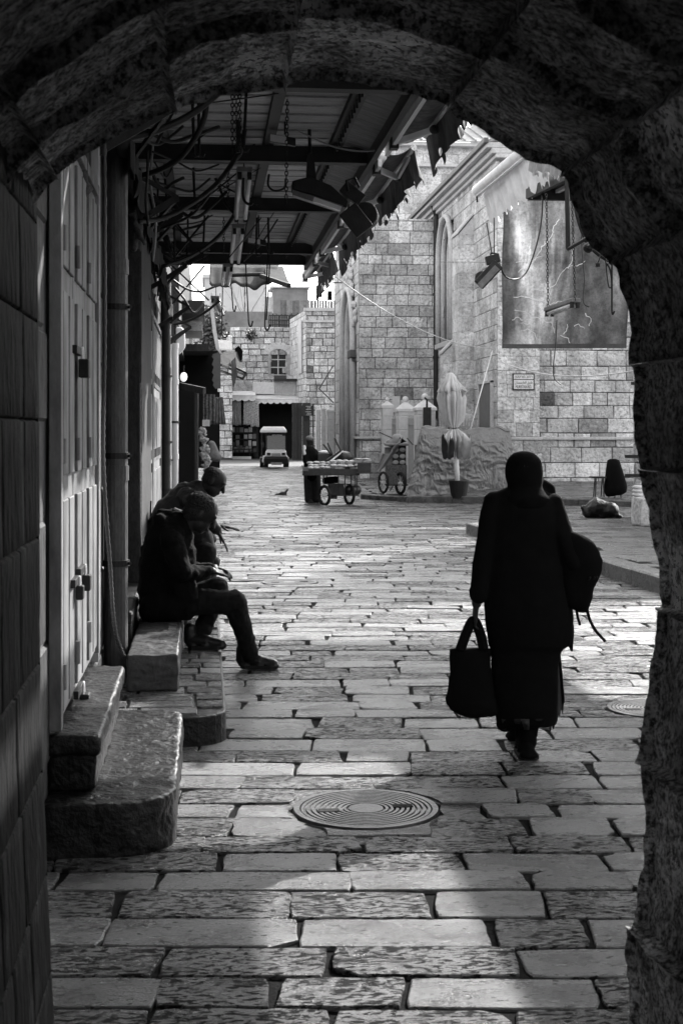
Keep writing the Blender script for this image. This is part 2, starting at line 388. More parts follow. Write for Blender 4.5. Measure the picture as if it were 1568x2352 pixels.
def pavement(name, outline, kerb_n, hfun, seed):
    """outline: list of (x,y); the first kerb_n edges show a kerb"""
    base = MB()
    n = len(outline); k = 0
    top = [Vector((x, y, hfun(x, y) - 0.004)) for x, y in outline]; bot = [Vector((x, y, -0.02)) for x, y in outline]
    base.v += bot + top; base.face([n + i for i in range(n)])
    for i in range(n): base.face((i, (i + 1) % n, n + (i + 1) % n, n + i))
    struct(base.build(name + '_base', M_grout))
    mb = MB(); r_ = random.Random(seed)
    for e in range(kerb_n):
        p = Vector(outline[e]); q = Vector(outline[(e + 1) % n]); L = (q - p).length; d = (q - p) / L; nn = Vector((d.y, -d.x))
        s = 0
        while s < L - 0.05:
            s1 = min(L, s + r_.uniform(0.45, 0.95)); mb.tone = r_.uniform(-0.35, 0.05); mb.pit = 0.2
            a = p + d * (s + 0.006); b = p + d * (s1 - 0.006); o = nn * 0.02; i_ = -nn * 0.24
            ha, hb = hfun(a.x, a.y) + 0.006, hfun(b.x, b.y) + 0.006; w_ = r_.uniform(-0.006, 0.006)
            k = len(mb.v); c = 0.018
            mb.v += [Vector((*(a + o), -0.02)), Vector((*(b + o), -0.02)), Vector((*(b + o), hb - c + w_)), Vector((*(a + o), ha - c + w_)),
                     Vector((*(a + o * 0.1), ha + w_)), Vector((*(b + o * 0.1), hb + w_)), Vector((*(b + i_), hb + w_)), Vector((*(a + i_), ha + w_))]
            for qd in ((0, 1, 2, 3), (3, 2, 5, 4), (4, 5, 6, 7), (0, 3, 4, 7), (1, 6, 5, 2)): mb.face([k + z for z in qd])
            s = s1
    xs = [x for x, y in outline]; ys = [y for x, y in outline]
    def inside(x, y):
        c = False; j = n - 1
        for i in range(n):
            xi, yi = outline[i]; xj, yj = outline[j]
            if ((yi > y) != (yj > y)) and x < (xj - xi) * (y - yi) / (yj - yi) + xi: c = not c
            j = i
        return c
    y = min(ys)
    while y < max(ys):
        rh = r_.uniform(0.24, 0.32); x = min(xs) - r_.uniform(0, 0.4)
        while x < max(xs):
            ln = r_.uniform(0.35, 0.7)
            cs = [(x + .008, y + .008), (x + ln - .008, y + .008), (x + ln - .008, y + rh - .008), (x + .008, y + rh - .008)]
            if all(inside(a, b) for a, b in cs):
                mb.tone = r_.uniform(-0.3, 0.12); mb.pit = r_.choice((0, 0.1, 0.8)); h = r_.uniform(0, 0.004)
                k = len(mb.v); mb.v += [Vector((a, b, hfun(a, b) - 0.003)) for a, b in cs]
                cx, cy = x + ln / 2, y + rh / 2
                mb.v += [Vector((cx + (a - cx) * 0.97, cy + (b - cy) * 0.95, hfun(a, b) + 0.003 + h)) for a, b in cs]
                for i in range(4): mb.face((k + i, k + (i + 1) % 4, k + 4 + (i + 1) % 4, k + 4 + i))
                mb.face((k + 4, k + 5, k + 6, k + 7))
            x += ln
        y += rh
    return struct(mb.build(name, M_pave))
# right hand pavement in front of the side shop, and the church forecourt
A_ = G(1072, 1226); B_ = G(1390, 1322); C_ = G(1540, 1372)
pavement('pavement', [(A_.x, A_.y), (B_.x, B_.y), (C_.x, C_.y), (7.0, 9.5), (14, 9.5), (14, 23.5), (8.0, 23.6)][::-1][::-1], 3, lambda x, y: 0.17, 5)
K0 = G(790, 1132); K1 = G(830, 1146); K2 = G(935, 1153); K3 = G(1250, 1160)
pavement('pavement', [(4.3, 62), (4.3, 41.5), (K1.x, K1.y), (K2.x, K2.y), (K3.x, K3.y), (9.6, 29.4), (20, 29.4), (20, 62)], 6,
         lambda x, y: 0.12 + max(0, min(0.22, (y - 29.5) * 0.038)) * (1 if x > 7 else max(0, (x - 5) / 2)), 6)
# manhole covers
def manhole(c, r, label, seg=64):
    o = thing('manhole_cover', label, 'manhole cover', (c.x, c.y, 0))
    prof = [(0.0, 0.002)]
    rad = r * 0.24; prof = [(0.001, 0.003), (rad, 0.003)]
    k = 9
    for i in range(k):
        a = rad + (r * 0.9 - rad) * i / k; b = rad + (r * 0.9 - rad) * (i + 1) / k; g_ = (b - a) * 0.38
        prof += [(a + 0.001, -0.006), (a + g_, -0.006), (a + g_ + 0.001, 0.003), (b, 0.003)]
    m = MB(); rings = [[Vector((c.x + p * math.cos(2 * math.pi * i / seg), c.y + p * math.sin(2 * math.pi * i / seg), z)) for i in range(seg)] for p, z in prof]
    m.loft(rings, cap=False); m.build('cover_plate', mat('cast_iron', 0.07, 0.42, 0.35, 20, 0.4, 60, metal=0.5), o)
    m = MB(); rings = [[Vector((c.x + p * math.cos(2 * math.pi * i / seg), c.y + p * math.sin(2 * math.pi * i / seg), z)) for i in range(seg)] for p, z in ((r * 0.92, -0.01), (r * 0.92, 0.004), (r, 0.005), (r + 0.005, -0.012))]
    m.loft(rings, cap=False); m.build('rim', MATS['cast_iron'], o)
    m = MB(); rings = [[Vector((c.x + p * math.cos(2 * math.pi * i / 40) * (1 + .05 * math.sin(i * 1.7)), c.y + p * math.sin(2 * math.pi * i / 40) * (1 + .05 * math.cos(i * 2.3)), z)) for i in range(40)] for p, z in ((r + 0.012, -0.013), (r + 0.014, -0.006), (r * 1.55, -0.0065), (r * 1.6, -0.0135))]
    m.pit = 0.5; m.loft(rings, cap=False); m.build('stone_surround', M_pave, o)
    for s_ in (-1, 1):
        m = MB(); m.box(c.x + s_ * r * 0.52 - 0.045, c.x + s_ * r * 0.52 + 0.045, c.y - 0.03 + s_ * 0.02, c.y + 0.02 + s_ * 0.02, -0.008, 0.0055); m.build('lifting_slot', M_sky_dark, o, bevel=0.002)
    return o
manhole(MAN[0][0], MAN[0][1], 'round manhole cover of concentric rings in the near paving')
manhole(MAN[1][0], MAN[1][1], 'manhole cover farther up the street beside the seated men')
manhole(MAN[2][0], MAN[2][1], 'manhole cover cut by the right edge behind the rough jamb')

# ------------------------------------------------------------------ the dark archway the photographer stands in
M_vault = mat('arch_stone', 0.58, 0.7, 0.8, 6, 1.0, 26, spk=0.93, bd=0.05, spec=.4, veins=(2.6, (1, .25, 1), 3.4, (0.3, 0, 0.5)), sr=(.42, .58))
ZR = 3.5
prof_px = [(-60, 700), (0, 585), (45, 505), (95, 440), (160, 385), (230, 332), (310, 280), (400, 230), (480, 200), (560, 182), (650, 170), (750, 165), (850, 172), (950, 197), (1030, 228), (1105, 266),
           (1170, 308), (1235, 338), (1290, 350), (1335, 395), (1345, 450), (1385, 525), (1452, 600), (1480, 680), (1491, 780), (1500, 880), (1509, 1000), (1516, 1100), (1525, 1200), (1539, 1300), (1546, 1400),
           (1544, 1500), (1534, 1600), (1522, 1700), (1518, 1800), (1513, 1900), (1508, 2000), (1500, 2100), (1496, 2200), (1492, 2350), (1487, 2500)]
def prof_world(px_list, z):
    return [(P(x, y, z).x, P(x, y, z).z) for x, y in px_list]
prof = prof_world(prof_px, ZR)
cum = [0]
for i in range(1, len(prof)): cum.append(cum[-1] + math.hypot(prof[i][0] - prof[i - 1][0], prof[i][1] - prof[i - 1][1]))
def along(s, pr=prof, cm=cum):
    s = max(0, min(cm[-1] - 1e-6, s)); i = 0
    while cm[i + 1] < s: i += 1
    t = (s - cm[i]) / (cm[i + 1] - cm[i]); p, q = pr[i], pr[i + 1]
    x = p[0] + (q[0] - p[0]) * t; z = p[1] + (q[1] - p[1]) * t
    nx, nz = (q[1] - p[1]), -(q[0] - p[0]); L = math.hypot(nx, nz); return x, z, nx / L, nz / L      # inward normal
def edge(i, n):
    return 0 if i == 0 else 1 if i == n else (0.022 + 0.956 * (i - 1) / (n - 2))
def stone_lining(name, label, pr, cm, s_joints, y_far, y_near, seed, ystep=(0.4, 0.6), hollow=True):
    r_ = random.Random(seed); root = thing(name, label, 'archway' if 'arch' in name else 'wall', (0, y_far, 0))
    mb = MB()
    for si in range(len(s_joints) - 1):
        y = y_far
        while y > y_near:
            y1 = y - r_.uniform(*ystep)
            nu = max(6, int((s_joints[si + 1] - s_joints[si]) / 0.022)); nv = 18; k = len(mb.v); mb.tone = r_.uniform(-0.3, 0.25)
            off = r_.uniform(-0.006, 0.01)
            for j in range(nv + 1):
                for i in range(nu + 1):
                    s = s_joints[si] + (s_joints[si + 1] - s_joints[si]) * edge(i, nu); yy = y + (y1 - y) * edge(j, nv)
                    x, z, nx, nz = along(s, pr, cm)
                    e = min(i, nu - i, j, nv - j); d = off + (-0.036 if e == 0 else 0)
                    q = Vector((x * 3, yy * 3, z * 3)); d += 0.020 * noise.noise(q) + 0.012 * noise.noise(q * 3.1) + 0.007 * noise.noise(q * 5.5) + 0.006 * noise.noise(q * 14)
                    if y == y_far and j == 0: d += 0.012
                    mb.v.append(Vector((x + nx * -d * -1 * -1, yy, z + nz * -d * -1 * -1)))
            for j in range(nv):
                for i in range(nu):
                    a = k + j * (nu + 1) + i; mb.face((a, a + 1, a + nu + 2, a + nu + 1))
            y = y1
    mb.build('stone_lining', M_vault, root, smooth=True)
    return root
# inward normal sign: profile runs left -> apex -> right; inward is to the right of travel
def along2(s, pr=prof, cm=cum):
    return along(s, pr, cm)
joints = [0, 0.38, 0.72, 1.02, 1.45, 1.80, 2.06, 2.35, 2.62, 2.98, 3.38, 3.80, 4.22]
joints = [j for j in joints if j < cum[-1]] + [cum[-1]]
arch = stone_lining('stone_archway', 'dark rough stone archway framing the whole view', prof, cum, joints, ZR, -1.0, 21)
# mass of masonry round the opening
out = [(-3.2, -0.02), (-3.2, 6.0), (5.2, 6.0), (5.2, -0.02)]
def outer(x, z):
    cx, cz = 0.35, 1.4; dx, dz = x - cx, z - cz; L = max(abs(dx) / 3.6, abs(dz) / 3.4, 1e-6); return cx + dx / L, cz + dz / L
m = MB(); n = len(prof); k = 0
for y in (ZR - 0.004, -1.2):
    for x, z in prof: m.v.append(Vector((x + (0.02 if x > 0.5 else -0.02), y, z + 0.015)))
for y in (ZR - 0.004, -1.2):
    for x, z in prof: ox, oz = outer(x, z); m.v.append(Vector((ox, y, oz)))
for i in range(n - 1):
    m.face((i, i + 1, 2 * n + i + 1, 2 * n + i)); m.face((2 * n + i, 2 * n + i + 1, 3 * n + i + 1, 3 * n + i)); m.face((n + i, n + i + 1, i + 1, i))
m.box(-4, 5, -1.35, -1.2, 3.1, 6)
m.build('masonry', M_vault, arch)
# left jamb with tall stones, face along the street
jy = 3.6
def jx(z):      # rough edge
    return -0.385 - 0.008 * z + (0.035 * max(0, 0.9 - z))
mb = MB(); r_ = random.Random(9); jr = thing('stone_jamb', 'dark ashlar jamb at the left edge, tall joints running back', 'wall', (-0.4, jy, 0))
zz = 0.0
while zz < 2.4:
    z1 = zz + r_.uniform(0.24, 0.33); yy = jy
    while yy > -3:
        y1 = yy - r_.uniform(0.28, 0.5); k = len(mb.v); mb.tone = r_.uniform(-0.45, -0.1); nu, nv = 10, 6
        for j in range(nv + 1):
            for i in range(nu + 1):
                y = yy + (y1 - yy) * edge(i, nu); z = zz + (z1 - zz) * edge(j, nv); e = min(i, nu - i, j, nv - j)
                q = Vector((z * 3, y * 4, 1)); d = (-0.012 if e == 0 else 0) + 0.002 * noise.noise(q) + 0.003 * noise.noise(q * 5)
                mb.v.append(Vector((jx(z) + d - 0.02, y, z)))
        for j in range(nv):
            for i in range(nu): a = k + j * (nu + 1) + i; mb.face((a, a + 1, a + nu + 2, a + nu + 1))
        yy = y1
    # end face
    k = len(mb.v); mb.tone = -0.3
    for j in range(7):
        z = zz + (z1 - zz) * j / 6
        mb.v += [Vector((jx(z) - 0.022, jy, z)), Vector((-1.3, jy, z))]
    for j in range(6): a = k + 2 * j; mb.face((a, a + 1, a + 3, a + 2))
    zz = z1
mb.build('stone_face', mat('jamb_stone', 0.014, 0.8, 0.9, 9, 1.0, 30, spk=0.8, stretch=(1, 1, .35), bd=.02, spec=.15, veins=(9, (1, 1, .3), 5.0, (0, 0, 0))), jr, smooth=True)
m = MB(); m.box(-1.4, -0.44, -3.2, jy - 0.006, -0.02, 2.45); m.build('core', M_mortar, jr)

# ------------------------------------------------------------------ left shop row
XW = -0.62
row = thing('shop_row', 'dark old shop wall running along the left side of the street', 'building', (XW, 3.6, 0))
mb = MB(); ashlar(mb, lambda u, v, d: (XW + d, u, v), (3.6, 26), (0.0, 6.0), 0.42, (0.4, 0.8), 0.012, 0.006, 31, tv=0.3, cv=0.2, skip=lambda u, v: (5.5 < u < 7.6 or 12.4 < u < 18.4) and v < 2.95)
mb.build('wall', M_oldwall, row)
m = MB(); m.box(-4.5, XW - 0.001, 3.61, 26, -0.02, 6.2); m.build('wall_core', M_mortar, row)
m = MB(); m.box(-4.5, XW + 0.15, 26, 60, 3.3, 6.8); m.build('upper_storey', M_oldwall, row)
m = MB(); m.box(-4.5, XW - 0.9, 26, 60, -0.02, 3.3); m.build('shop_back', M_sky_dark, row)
for yq in (26.0, 31, 36, 41, 46.5, 52):
    m = MB(); m.box(XW - 0.9, XW + 0.06, yq, yq + 0.45, -0.02, 3.3); m.build('pier', M_oldwall, row)

M_door = mat('pale_painted_metal', 0.20, 0.6, 0.7, 5, 0.3, 30, stretch=(1, 1, 0.4))
def metal_door(y0, y1, z0, z1, label, n_leaf=3, ribs=3, kind=None):
    x0 = XW + 0.012; o = thing('metal_door', label, 'door', (x0, (y0 + y1) / 2, z0))
    m = MB()
    for y in (y0 - 0.07, y1): m.box(x0, x0 + 0.05, y, y + 0.07, z0, z1 + 0.06)
    m.box(x0, x0 + 0.048, y0, y1, z1, z1 + 0.058); m.build('door_frame', M_door, o, bevel=0.004)
    L = (y1 - y0) / n_leaf
    for i in range(n_leaf):
        a = y0 + i * L + 0.012; b = y0 + (i + 1) * L - 0.012
        m = MB(); m.box(x0, x0 + 0.03, a, b, z0 + 0.01, z1 - 0.01)
        for (p, q) in ((z0 + 0.05, z0 + 0.9), (z0 + 1.0, z0 + 1.75), (z0 + 1.85, z1 - 0.06)):
            for r0 in range(ribs):
                u = a + 0.04 + (b - a - 0.08) * (r0 + 0.08) / ribs; v_ = a + 0.04 + (b - a - 0.08) * (r0 + 0.86) / ribs
                m.box(x0 + 0.029, x0 + 0.045, u, v_, p, q)
        m.build('door_leaf', M_door, o, bevel=0.005)
        for hz in (z0 + 0.15, z0 + 1.05, z0 + 1.9):
            h = MB(); h.tube([(x0 + 0.05, a - 0.005, hz), (x0 + 0.05, a - 0.005, hz + 0.10)], 0.012); h.build('hinge', M_door, o)
    return o
d1 = metal_door(5.62, 7.5, 0.47, 2.9, 'pale metal door with a patch of sun, nearest on the left', 3, 2)
def padlock(p, par, s=1.0):
    m = MB(); m.box(p.x, p.x + 0.03 * s, p.y - 0.03 * s, p.y + 0.03 * s, p.z - 0.075 * s, p.z - 0.02 * s); b = m.build('padlock', M_iron, par, bevel=0.006)
    m = MB(); m.tube([(p.x + 0.015, p.y + 0.02 * s * math.cos(t), p.z - 0.02 * s + 0.035 * s * math.sin(t)) for t in [math.pi * i / 8 for i in range(9)]], 0.005); m.build('shackle', M_tubew, b)
    m = MB(); m.box(p.x - 0.01, p.x + 0.012, p.y - 0.16 * s, p.y + 0.03, p.z - 0.015, p.z + 0.02); m.build('hasp', M_iron, par, bevel=0.003)
padlock(Vector((XW + 0.065, 6.45, 1.02)), d1, 1.3); padlock(Vector((XW + 0.065, 6.15, 1.0)), d1, 1.1)
padlock(Vector((XW + 0.065, 6.3, 2.0)), d1, 1.5); padlock(Vector((XW + 0.065, 6.35, 0.5)), d1, 1.4)
metal_door(12.55, 15.3, 0.3, 2.9, 'pale ribbed metal door behind the seated men', 5, 2)
metal_door(15.6, 18.2, 0.3, 2.9, 'ribbed metal door just past the one behind the men', 5, 2)
m = MB(); m.box(XW + 0.1, XW + 0.13, 13.0, 13.05, 1.1, 1.3); m.tube([(XW + 0.05, 13, 1.35), (XW + 0.12, 13, 1.33), (XW + 0.12, 13, 1.12), (XW + 0.05, 13, 1.1)], 0.012)
tag(m.build('door_handle', M_iron), 'iron pull handle on the ribbed door behind the men', 'handle')

# drainpipes and posts along the wall
M_pipe = mat('old_pipe', 0.085, 0.5, 0.45, 7, 0.5, 40, stretch=(1, 1, 0.3), spk=0.3)
M_pipew = mat('pale_pipe', 0.5, 0.45, 0.25, 5, 0.3, 30, stretch=(1, 1, 0.2))
def drainpipe(x, y, r, z0, z1, label, m_=None, cl=(1.5, 2.4, 0.85)):
    o = thing('drainpipe', label, 'pipe', (x, y, z0)); m_ = m_ or M_pipe
    m = MB(); zs = z0
    while zs < z1:
        e = min(z1, zs + 1.25); m.tube([(x, y, zs), (x, y, e - 0.06)], r, 20); m.tube([(x, y, e - 0.07), (x, y, e + 0.02)], r * 1.09, 20); zs = e
        if z1 - zs < 0.05: break
    m.build('pipe', m_, o, smooth=False)
    for z in cl:
        if z0 < z < z1:
            m = MB(); m.tube([(x, y, z - 0.018), (x, y, z + 0.018)], r * 1.16, 20); m.box(XW, x - r, y - 0.015, y + 0.015, z - 0.012, z + 0.012); m.tube([(x + r, y - 0.02, z), (x + r + 0.02, y - 0.05, z)], 0.01); m.build('clamp', M_iron, o)
    return o
drainpipe(-0.535, 8.55, 0.072, 0.17, 3.9, 'thick iron drainpipe standing beside the nearest pale door')
drainpipe(-0.53, 19.2, 0.07, 0.0, 3.8, 'dark drainpipe beyond the ribbed doors behind the men', M_beam)
drainpipe(-0.52, 23.5, 0.085, 0.0, 3.1, 'pale pipe post below the white wall lamp', M_pipew, cl=(1.8,))
drainpipe(-0.55, 21.8, 0.04, 0.0, 3.1, 'thin pale pipe between two drainpipes past the ribbed doors', M_pipew, cl=(1.2,))
m = MB(); m.box(XW, XW + 0.05, 7.62, 7.72, 0.4, 3.4); m.box(XW, XW + 0.035, 7.9, 7.97, 0.4, 3.4)
tag(m.build('timber_post', M_pipew, bevel=0.004), 'two pale upright strips between the nearest door and the pipe', 'post')
m = MB(); m.box(XW, XW + 0.16, 10.4, 12.2, 0.0, 3.6); tag(m.build('pilaster', M_oldwall, bevel=0.02), 'dark stone pilaster between the thick pipe and the ribbed door', 'pilaster')
# flexible corrugated conduits
def conduit(pts, r, label, m_=M_pipe):
    p = spline(pts, 14); mb = MB(); rings = []
    mb.tube(p, r, 8)
    q = MB()
    for i in range(0, len(p) - 1):
        q.tube([p[i], p[i].lerp(p[i + 1], 0.45)], r * 1.25, 8)
    mb.v += []; base = len(mb.v); mb.v += q.v; 
    for f_, t_, pp in zip(q.f, q.t, q.p): mb.f.append(tuple(i + base for i in f_)); mb.t.append(t_); mb.p.append(pp)
    return tag(mb.build('conduit', m_), label, 'conduit')
conduit([(-0.55, 7.8, 3.4), (-0.55, 7.82, 2.2), (-0.56, 7.85, 1.5), (-0.53, 7.95, 0.9), (-0.5, 8.0, 0.5), (-0.42, 8.2, 0.24)], 0.010, 'ribbed flexible conduit hanging down left of the thick drainpipe', M_pipe)
conduit([(-0.47, 10.2, 2.0), (-0.47, 10.2, 1.3), (-0.46, 10.1, 0.9), (-0.42, 9.9, 0.5)], 0.010, 'ribbed conduit dropping behind the thick drainpipe', M_pipe)

# ------------------------------------------------------------------ steps, benches and ledge on the left
M_step = mat('worn_step_stone', 0.016, 0.42, 0.9, 4, 0.9, 36, spk=0.8, bd=0.012, spec=.35)
def rounded(x0, x1, y0, y1, r, corners=(1, 1, 0, 0), n=6):
    """outline of a slab seen from above; corners order: near-left, near-right, far-right, far-left"""
    pts = []
    for (cx, cy, a0, on) in ((x0, y0, 180, corners[0]), (x1, y0, 270, corners[1]), (x1, y1, 0, corners[2]), (x0, y1, 90, corners[3])):
        if on:
            qx = cx + (r if cx == x0 else -r); qy = cy + (r if cy == y0 else -r)
            pts += [(qx + r * math.cos(R(a0 + 90 * i / n)), qy + r * math.sin(R(a0 + 90 * i / n))) for i in range(n + 1)]
        else: pts.append((cx, cy))
    return pts
def slab(name, label, cat, outline, z0, z1, m_=None, bev=0.02, disp=0.012):
    mb = MB(); k = len(outline)
    # top as a fine grid would be heavy; bevel + displacement on a subdivided prism
    mb.prism([Vector((x, y, z0)) for x, y in outline], (0, 0, z1 - z0))
    o = mb.build(name, m_ or M_step, bevel=bev)
    return tag(o, label, cat) if cat else o
def worn(o, vox=.014, st=.022):
    q = o.modifiers.new('r', 'REMESH'); q.mode = 'VOXEL'; q.voxel_size = vox; q.use_smooth_shade = True
    q = o.modifiers.new('m', 'SMOOTH'); q.iterations = 3; q.factor = .5
    displace(o, .09, st); displace(o, .025, st * .35); return o
so1 = rounded(-0.62, -0.105, 5.42, 7.3, 0.16, (0, 1, 1, 0))
stepA = thing('stone_step', 'rounded worn stone step below the nearest stone bench', 'step', (-0.3, 5.42, 0))
m = MB(); m.prism([Vector((x, y, -0.01)) for x, y in rounded(-0.62, -0.115, 5.43, 6.55, 0.24, (0, 1, 0, 0))], (0, 0, 0.222)); worn(m.build('near_block', M_step, stepA))
m = MB(); m.prism([Vector((x, y, -0.01)) for x, y in rounded(-0.62, -0.11, 6.558, 7.3, 0.14, (0, 0, 1, 0))], (0, 0, 0.216)); worn(m.build('far_block', M_step, stepA))
b1 = thing('stone_bench', 'narrow stone bench with a thick rounded seat against the nearest door', 'bench', (-0.5, 5.6, 0.21))
m = MB(); m.box(-0.62, -0.405, 5.56, 7.2, 0.365, 0.45); worn(m.build('seat', M_step, b1), .014, .02)
m = MB(); m.box(-0.62, -0.43, 5.62, 7.15, 0.213, 0.366); worn(m.build('base', M_step, b1))
# long ledge paved with setts
ledge = thing('stone_ledge', 'long low paved ledge where the seated men rest a foot', 'ledge', (-0.2, 7.2, 0))
m = MB(); m.prism([Vector((x, y, -0.01)) for x, y in rounded(-0.62, 0.115, 7.32, 13.0, 0.2, (0, 1, 0, 0))], (0, 0, 0.165)); m.build('kerb_body', M_step, ledge, bevel=0.01)
mb = MB(); r_ = random.Random(4); y = 7.36
while y < 12.9:
    rh = r_.uniform(0.16, 0.24); x = -0.62 - r_.uniform(0, .2)
    while x < 0.1:
        ln = r_.uniform(0.22, 0.4); xa, xb = max(x, -0.62) + .006, min(x + ln, 0.105) - .006
        if y < 7.52: xb = min(xb, 0.02)
        if xb - xa > 0.06:
            mb.tone = r_.uniform(-0.3, 0.1); mb.pit = r_.choice((0.1, 0.8)); k = len(mb.v); h = r_.uniform(0, 0.006)
            cs = [(xa, y + .006), (xb, y + .006), (xb, y + rh - .006), (xa, y + rh - .006)]
            mb.v += [Vector((a, b, 0.152)) for a, b in cs] + [Vector(((a - (xa + xb) / 2) * 0.95 + (xa + xb) / 2, (b - y - rh / 2) * .93 + y + rh / 2, 0.166 + h)) for a, b in cs]
            for i in range(4): mb.face((k + i, k + (i + 1) % 4, k + 4 + (i + 1) % 4, k + 4 + i))
            mb.face((k + 4, k + 5, k + 6, k + 7))
        x += ln
    y += rh
mb.build('setts', M_pave, ledge)
b2 = thing('block_bench', 'square stone block seat under the nearer seated man', 'bench', (-0.3, 8.0, 0.17))
m = MB(); m.box(-0.44, -0.15, 8.0, 9.9, 0.17, 0.375); worn(m.build('block', mat('seat_stone', 0.06, 0.5, 0.35, 6, 0.6, 30, spk=0.4), b2), .012, .025)
for i, yy in enumerate((8.75, 9.0, 9.22)):
    m = MB(); m.box(-0.235, -0.18, yy, yy + 0.14, 0.37, 0.378); m.build('worn_recess', M_mortar, b2, bevel=0.003)
b3 = thing('stone_bench', 'taller stone bench beside the wall behind the nearer seated man', 'bench', (-0.52, 8.7, 0.17))
m = MB(); m.box(-0.62, -0.445, 8.75, 12.4, 0.44, 0.53); m.build('seat', M_step, b3, bevel=0.025)
m = MB(); m.box(-0.62, -0.455, 8.8, 12.35, 0.165, 0.441); m.build('base', M_step, b3, bevel=0.008)
b4 = MB(); b4.box(-0.44, -0.12, 10.7, 12.2, 0.17, 0.45); tag(b4.build('block_bench', MATS['seat_stone'], bevel=0.03), 'stone block seat under the farther seated man', 'bench')
# ------------------------------------------------------------------ church
ch = thing('church', 'pale ashlar stone church with an arched side window and transept', 'church', (7.4, 35, 0))
YT, XF, XN = 44.0, 4.88, 7.4
YS = 34.9; XS = 8.5; YR = 35.45
mb = MB(); ashlar(mb, lambda u, v, d: (u, YT - d, v), (XF, XN), (-0.02, 8.42), 0.345, (0.36, 0.8), 0.016, 0.008, 41, tv=0.22, cv=0.2, dark=0.12)
mb.build('transept_front', M_church, ch)
def sk_arch(u, v):
    return (44.9 < u < 48.6 and v < 5.0) or (((u - 46.75) / 1.85) ** 2 + ((v - 4.9) / 1.75) ** 2 < 1)
mb = MB(); ashlar(mb, lambda u, v, d: (XF - d, u, v), (YT, 52.0), (-0.02, 8.42), 0.40, (0.42, 0.85), 0.012, 0.005, 42, tv=0.2, cv=0.14, skip=sk_arch)
mb.build('portal_front', M_church, ch)
m = MB(); m.box(XF + 0.7, XN + 3, YT + 0.003, 60, -0.1, 8.41); m.box(XF + 0.003, XF + 0.71, YT + 0.003, 44.9, -0.1, 8.4); m.box(XF + 0.003, XF + 0.71, 48.6, 52.0, -0.1, 8.4); m.box(XF + 0.003, XF + 0.71, 44.9, 48.6, 6.66, 8.4); m.build('wall_core', M_mortarl, ch)
# pointed portal: nested mouldings
for i in range(4):
    m = MB(); rw, rh, xo = 1.78 - i * 0.24, 1.80 - i * 0.22, -0.10 + i * 0.15
    yl, yr = 46.75 - rw, 46.75 + rw; zs = 4.35
    pts = [(XF + xo, yl, 0.4)] + [(XF + xo, 46.75 - rw * math.cos(t) , zs + rh * 1.15 * math.sin(t)) for t in [math.pi * q / 18 for q in range(19)]] + [(XF + xo, yr, 0.4)]
    m.tube(pts, 0.10, 8); m.build('arch_moulding', M_churchtrim, ch, smooth=True)
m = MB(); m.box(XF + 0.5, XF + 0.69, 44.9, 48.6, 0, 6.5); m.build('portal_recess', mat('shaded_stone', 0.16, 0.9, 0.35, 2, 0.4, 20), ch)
for yq in (44.95, 45.35, 48.35):
    m = MB(); m.tube([(XF + 0.12, yq, 0.5), (XF + 0.12, yq, 4.2)], 0.11, 12); m.build('column', M_churchtrim, ch, smooth=True)
m = MB(); m.box(XF - 0.22, XF + 0.4, 44.72, 45.6, 4.02, 4.28); m.box(XF - 0.14, XF + 0.4, 44.8, 45.5, 3.9, 4.02); m.build('corbel', mat('dark_trim', 0.10, 0.9, 0.3, 4, 0.3, 20), ch, bevel=0.03)
rr_ = random.Random(3); m = MB()
for q in range(70):
    t = math.pi * rr_.uniform(0.08, 0.95); rad = rr_.uniform(1.85, 2.5)
    m.ball((XF - 0.08, 46.75 - rad * math.cos(t), 4.5 + rad * 1.1 * math.sin(t)), (0.07, 0.12, 0.12), 6, 4)
m.build('carved_ornament', M_churchtrim, ch)
# base ledges
for q_ in ((XF - 0.09, XF + 1.55, YT - 0.10, YT - 0.014, 1.40, 1.47), (XF - 0.09, XF - 0.014, YT, YT + 0.9, 1.40, 1.47), (XS + 0.065, XS + 6, YR - 0.09, YR - 0.025, 1.42, 1.50), (XS - 1.08, XS + 0.06, YS - 0.09, YS - 0.014, 1.42, 1.50)):
    m = MB(); m.box(*q_); m.build('ledge', M_churchtrim, ch, bevel=0.015)
mb = MB(); ashlar(mb, lambda u, v, d: (u, YS - 0.05 - d, v), (XN + .03, XS + 0.05), (0, 1.42), 0.36, (0.5, 0.9), 0.01, 0.005, 60, tv=0.18); mb.build('plinth', M_church, ch)
# nave side wall
def sk_win(u, v): return 41.0 < u < 43.3 and 4.35 < v < 7.0 or ((u - 42.15) / 1.15) ** 2 + ((v - 6.9) / 1.1) ** 2 < 1
mb = MB(); ashlar(mb, lambda u, v, d: (XN - d, u, v), (YS, YT), (0, 8.9), 0.40, (0.5, 0.9), 0.012, 0.005, 43, tv=0.16, cv=0.1, skip=sk_win)
mb.build('nave_wall', M_church, ch)
m = MB(); m.box(XN + 0.003, XN + 0.5, YS, 41.0, -0.1, 8.9); m.box(XN + 0.003, XN + 0.5, 43.3, YT, -0.1, 8.9); m.box(XN + 0.003, XN + 0.5, 41.0, 43.3, -0.1, 4.35); m.box(XN + 0.003, XN + 0.5, 41.0, 43.3, 8.0, 8.9); m.box(XN + 0.5, XN + 8, YS + 0.6, YT, -0.1, 8.9); m.build('wall_core', M_mortarl, ch)
wn = MB(); wn.box(XN + 0.42, XN + 0.47, 41.0, 43.3, 4.2, 8.1); wf = wn.build('window', M_glassd, ch)
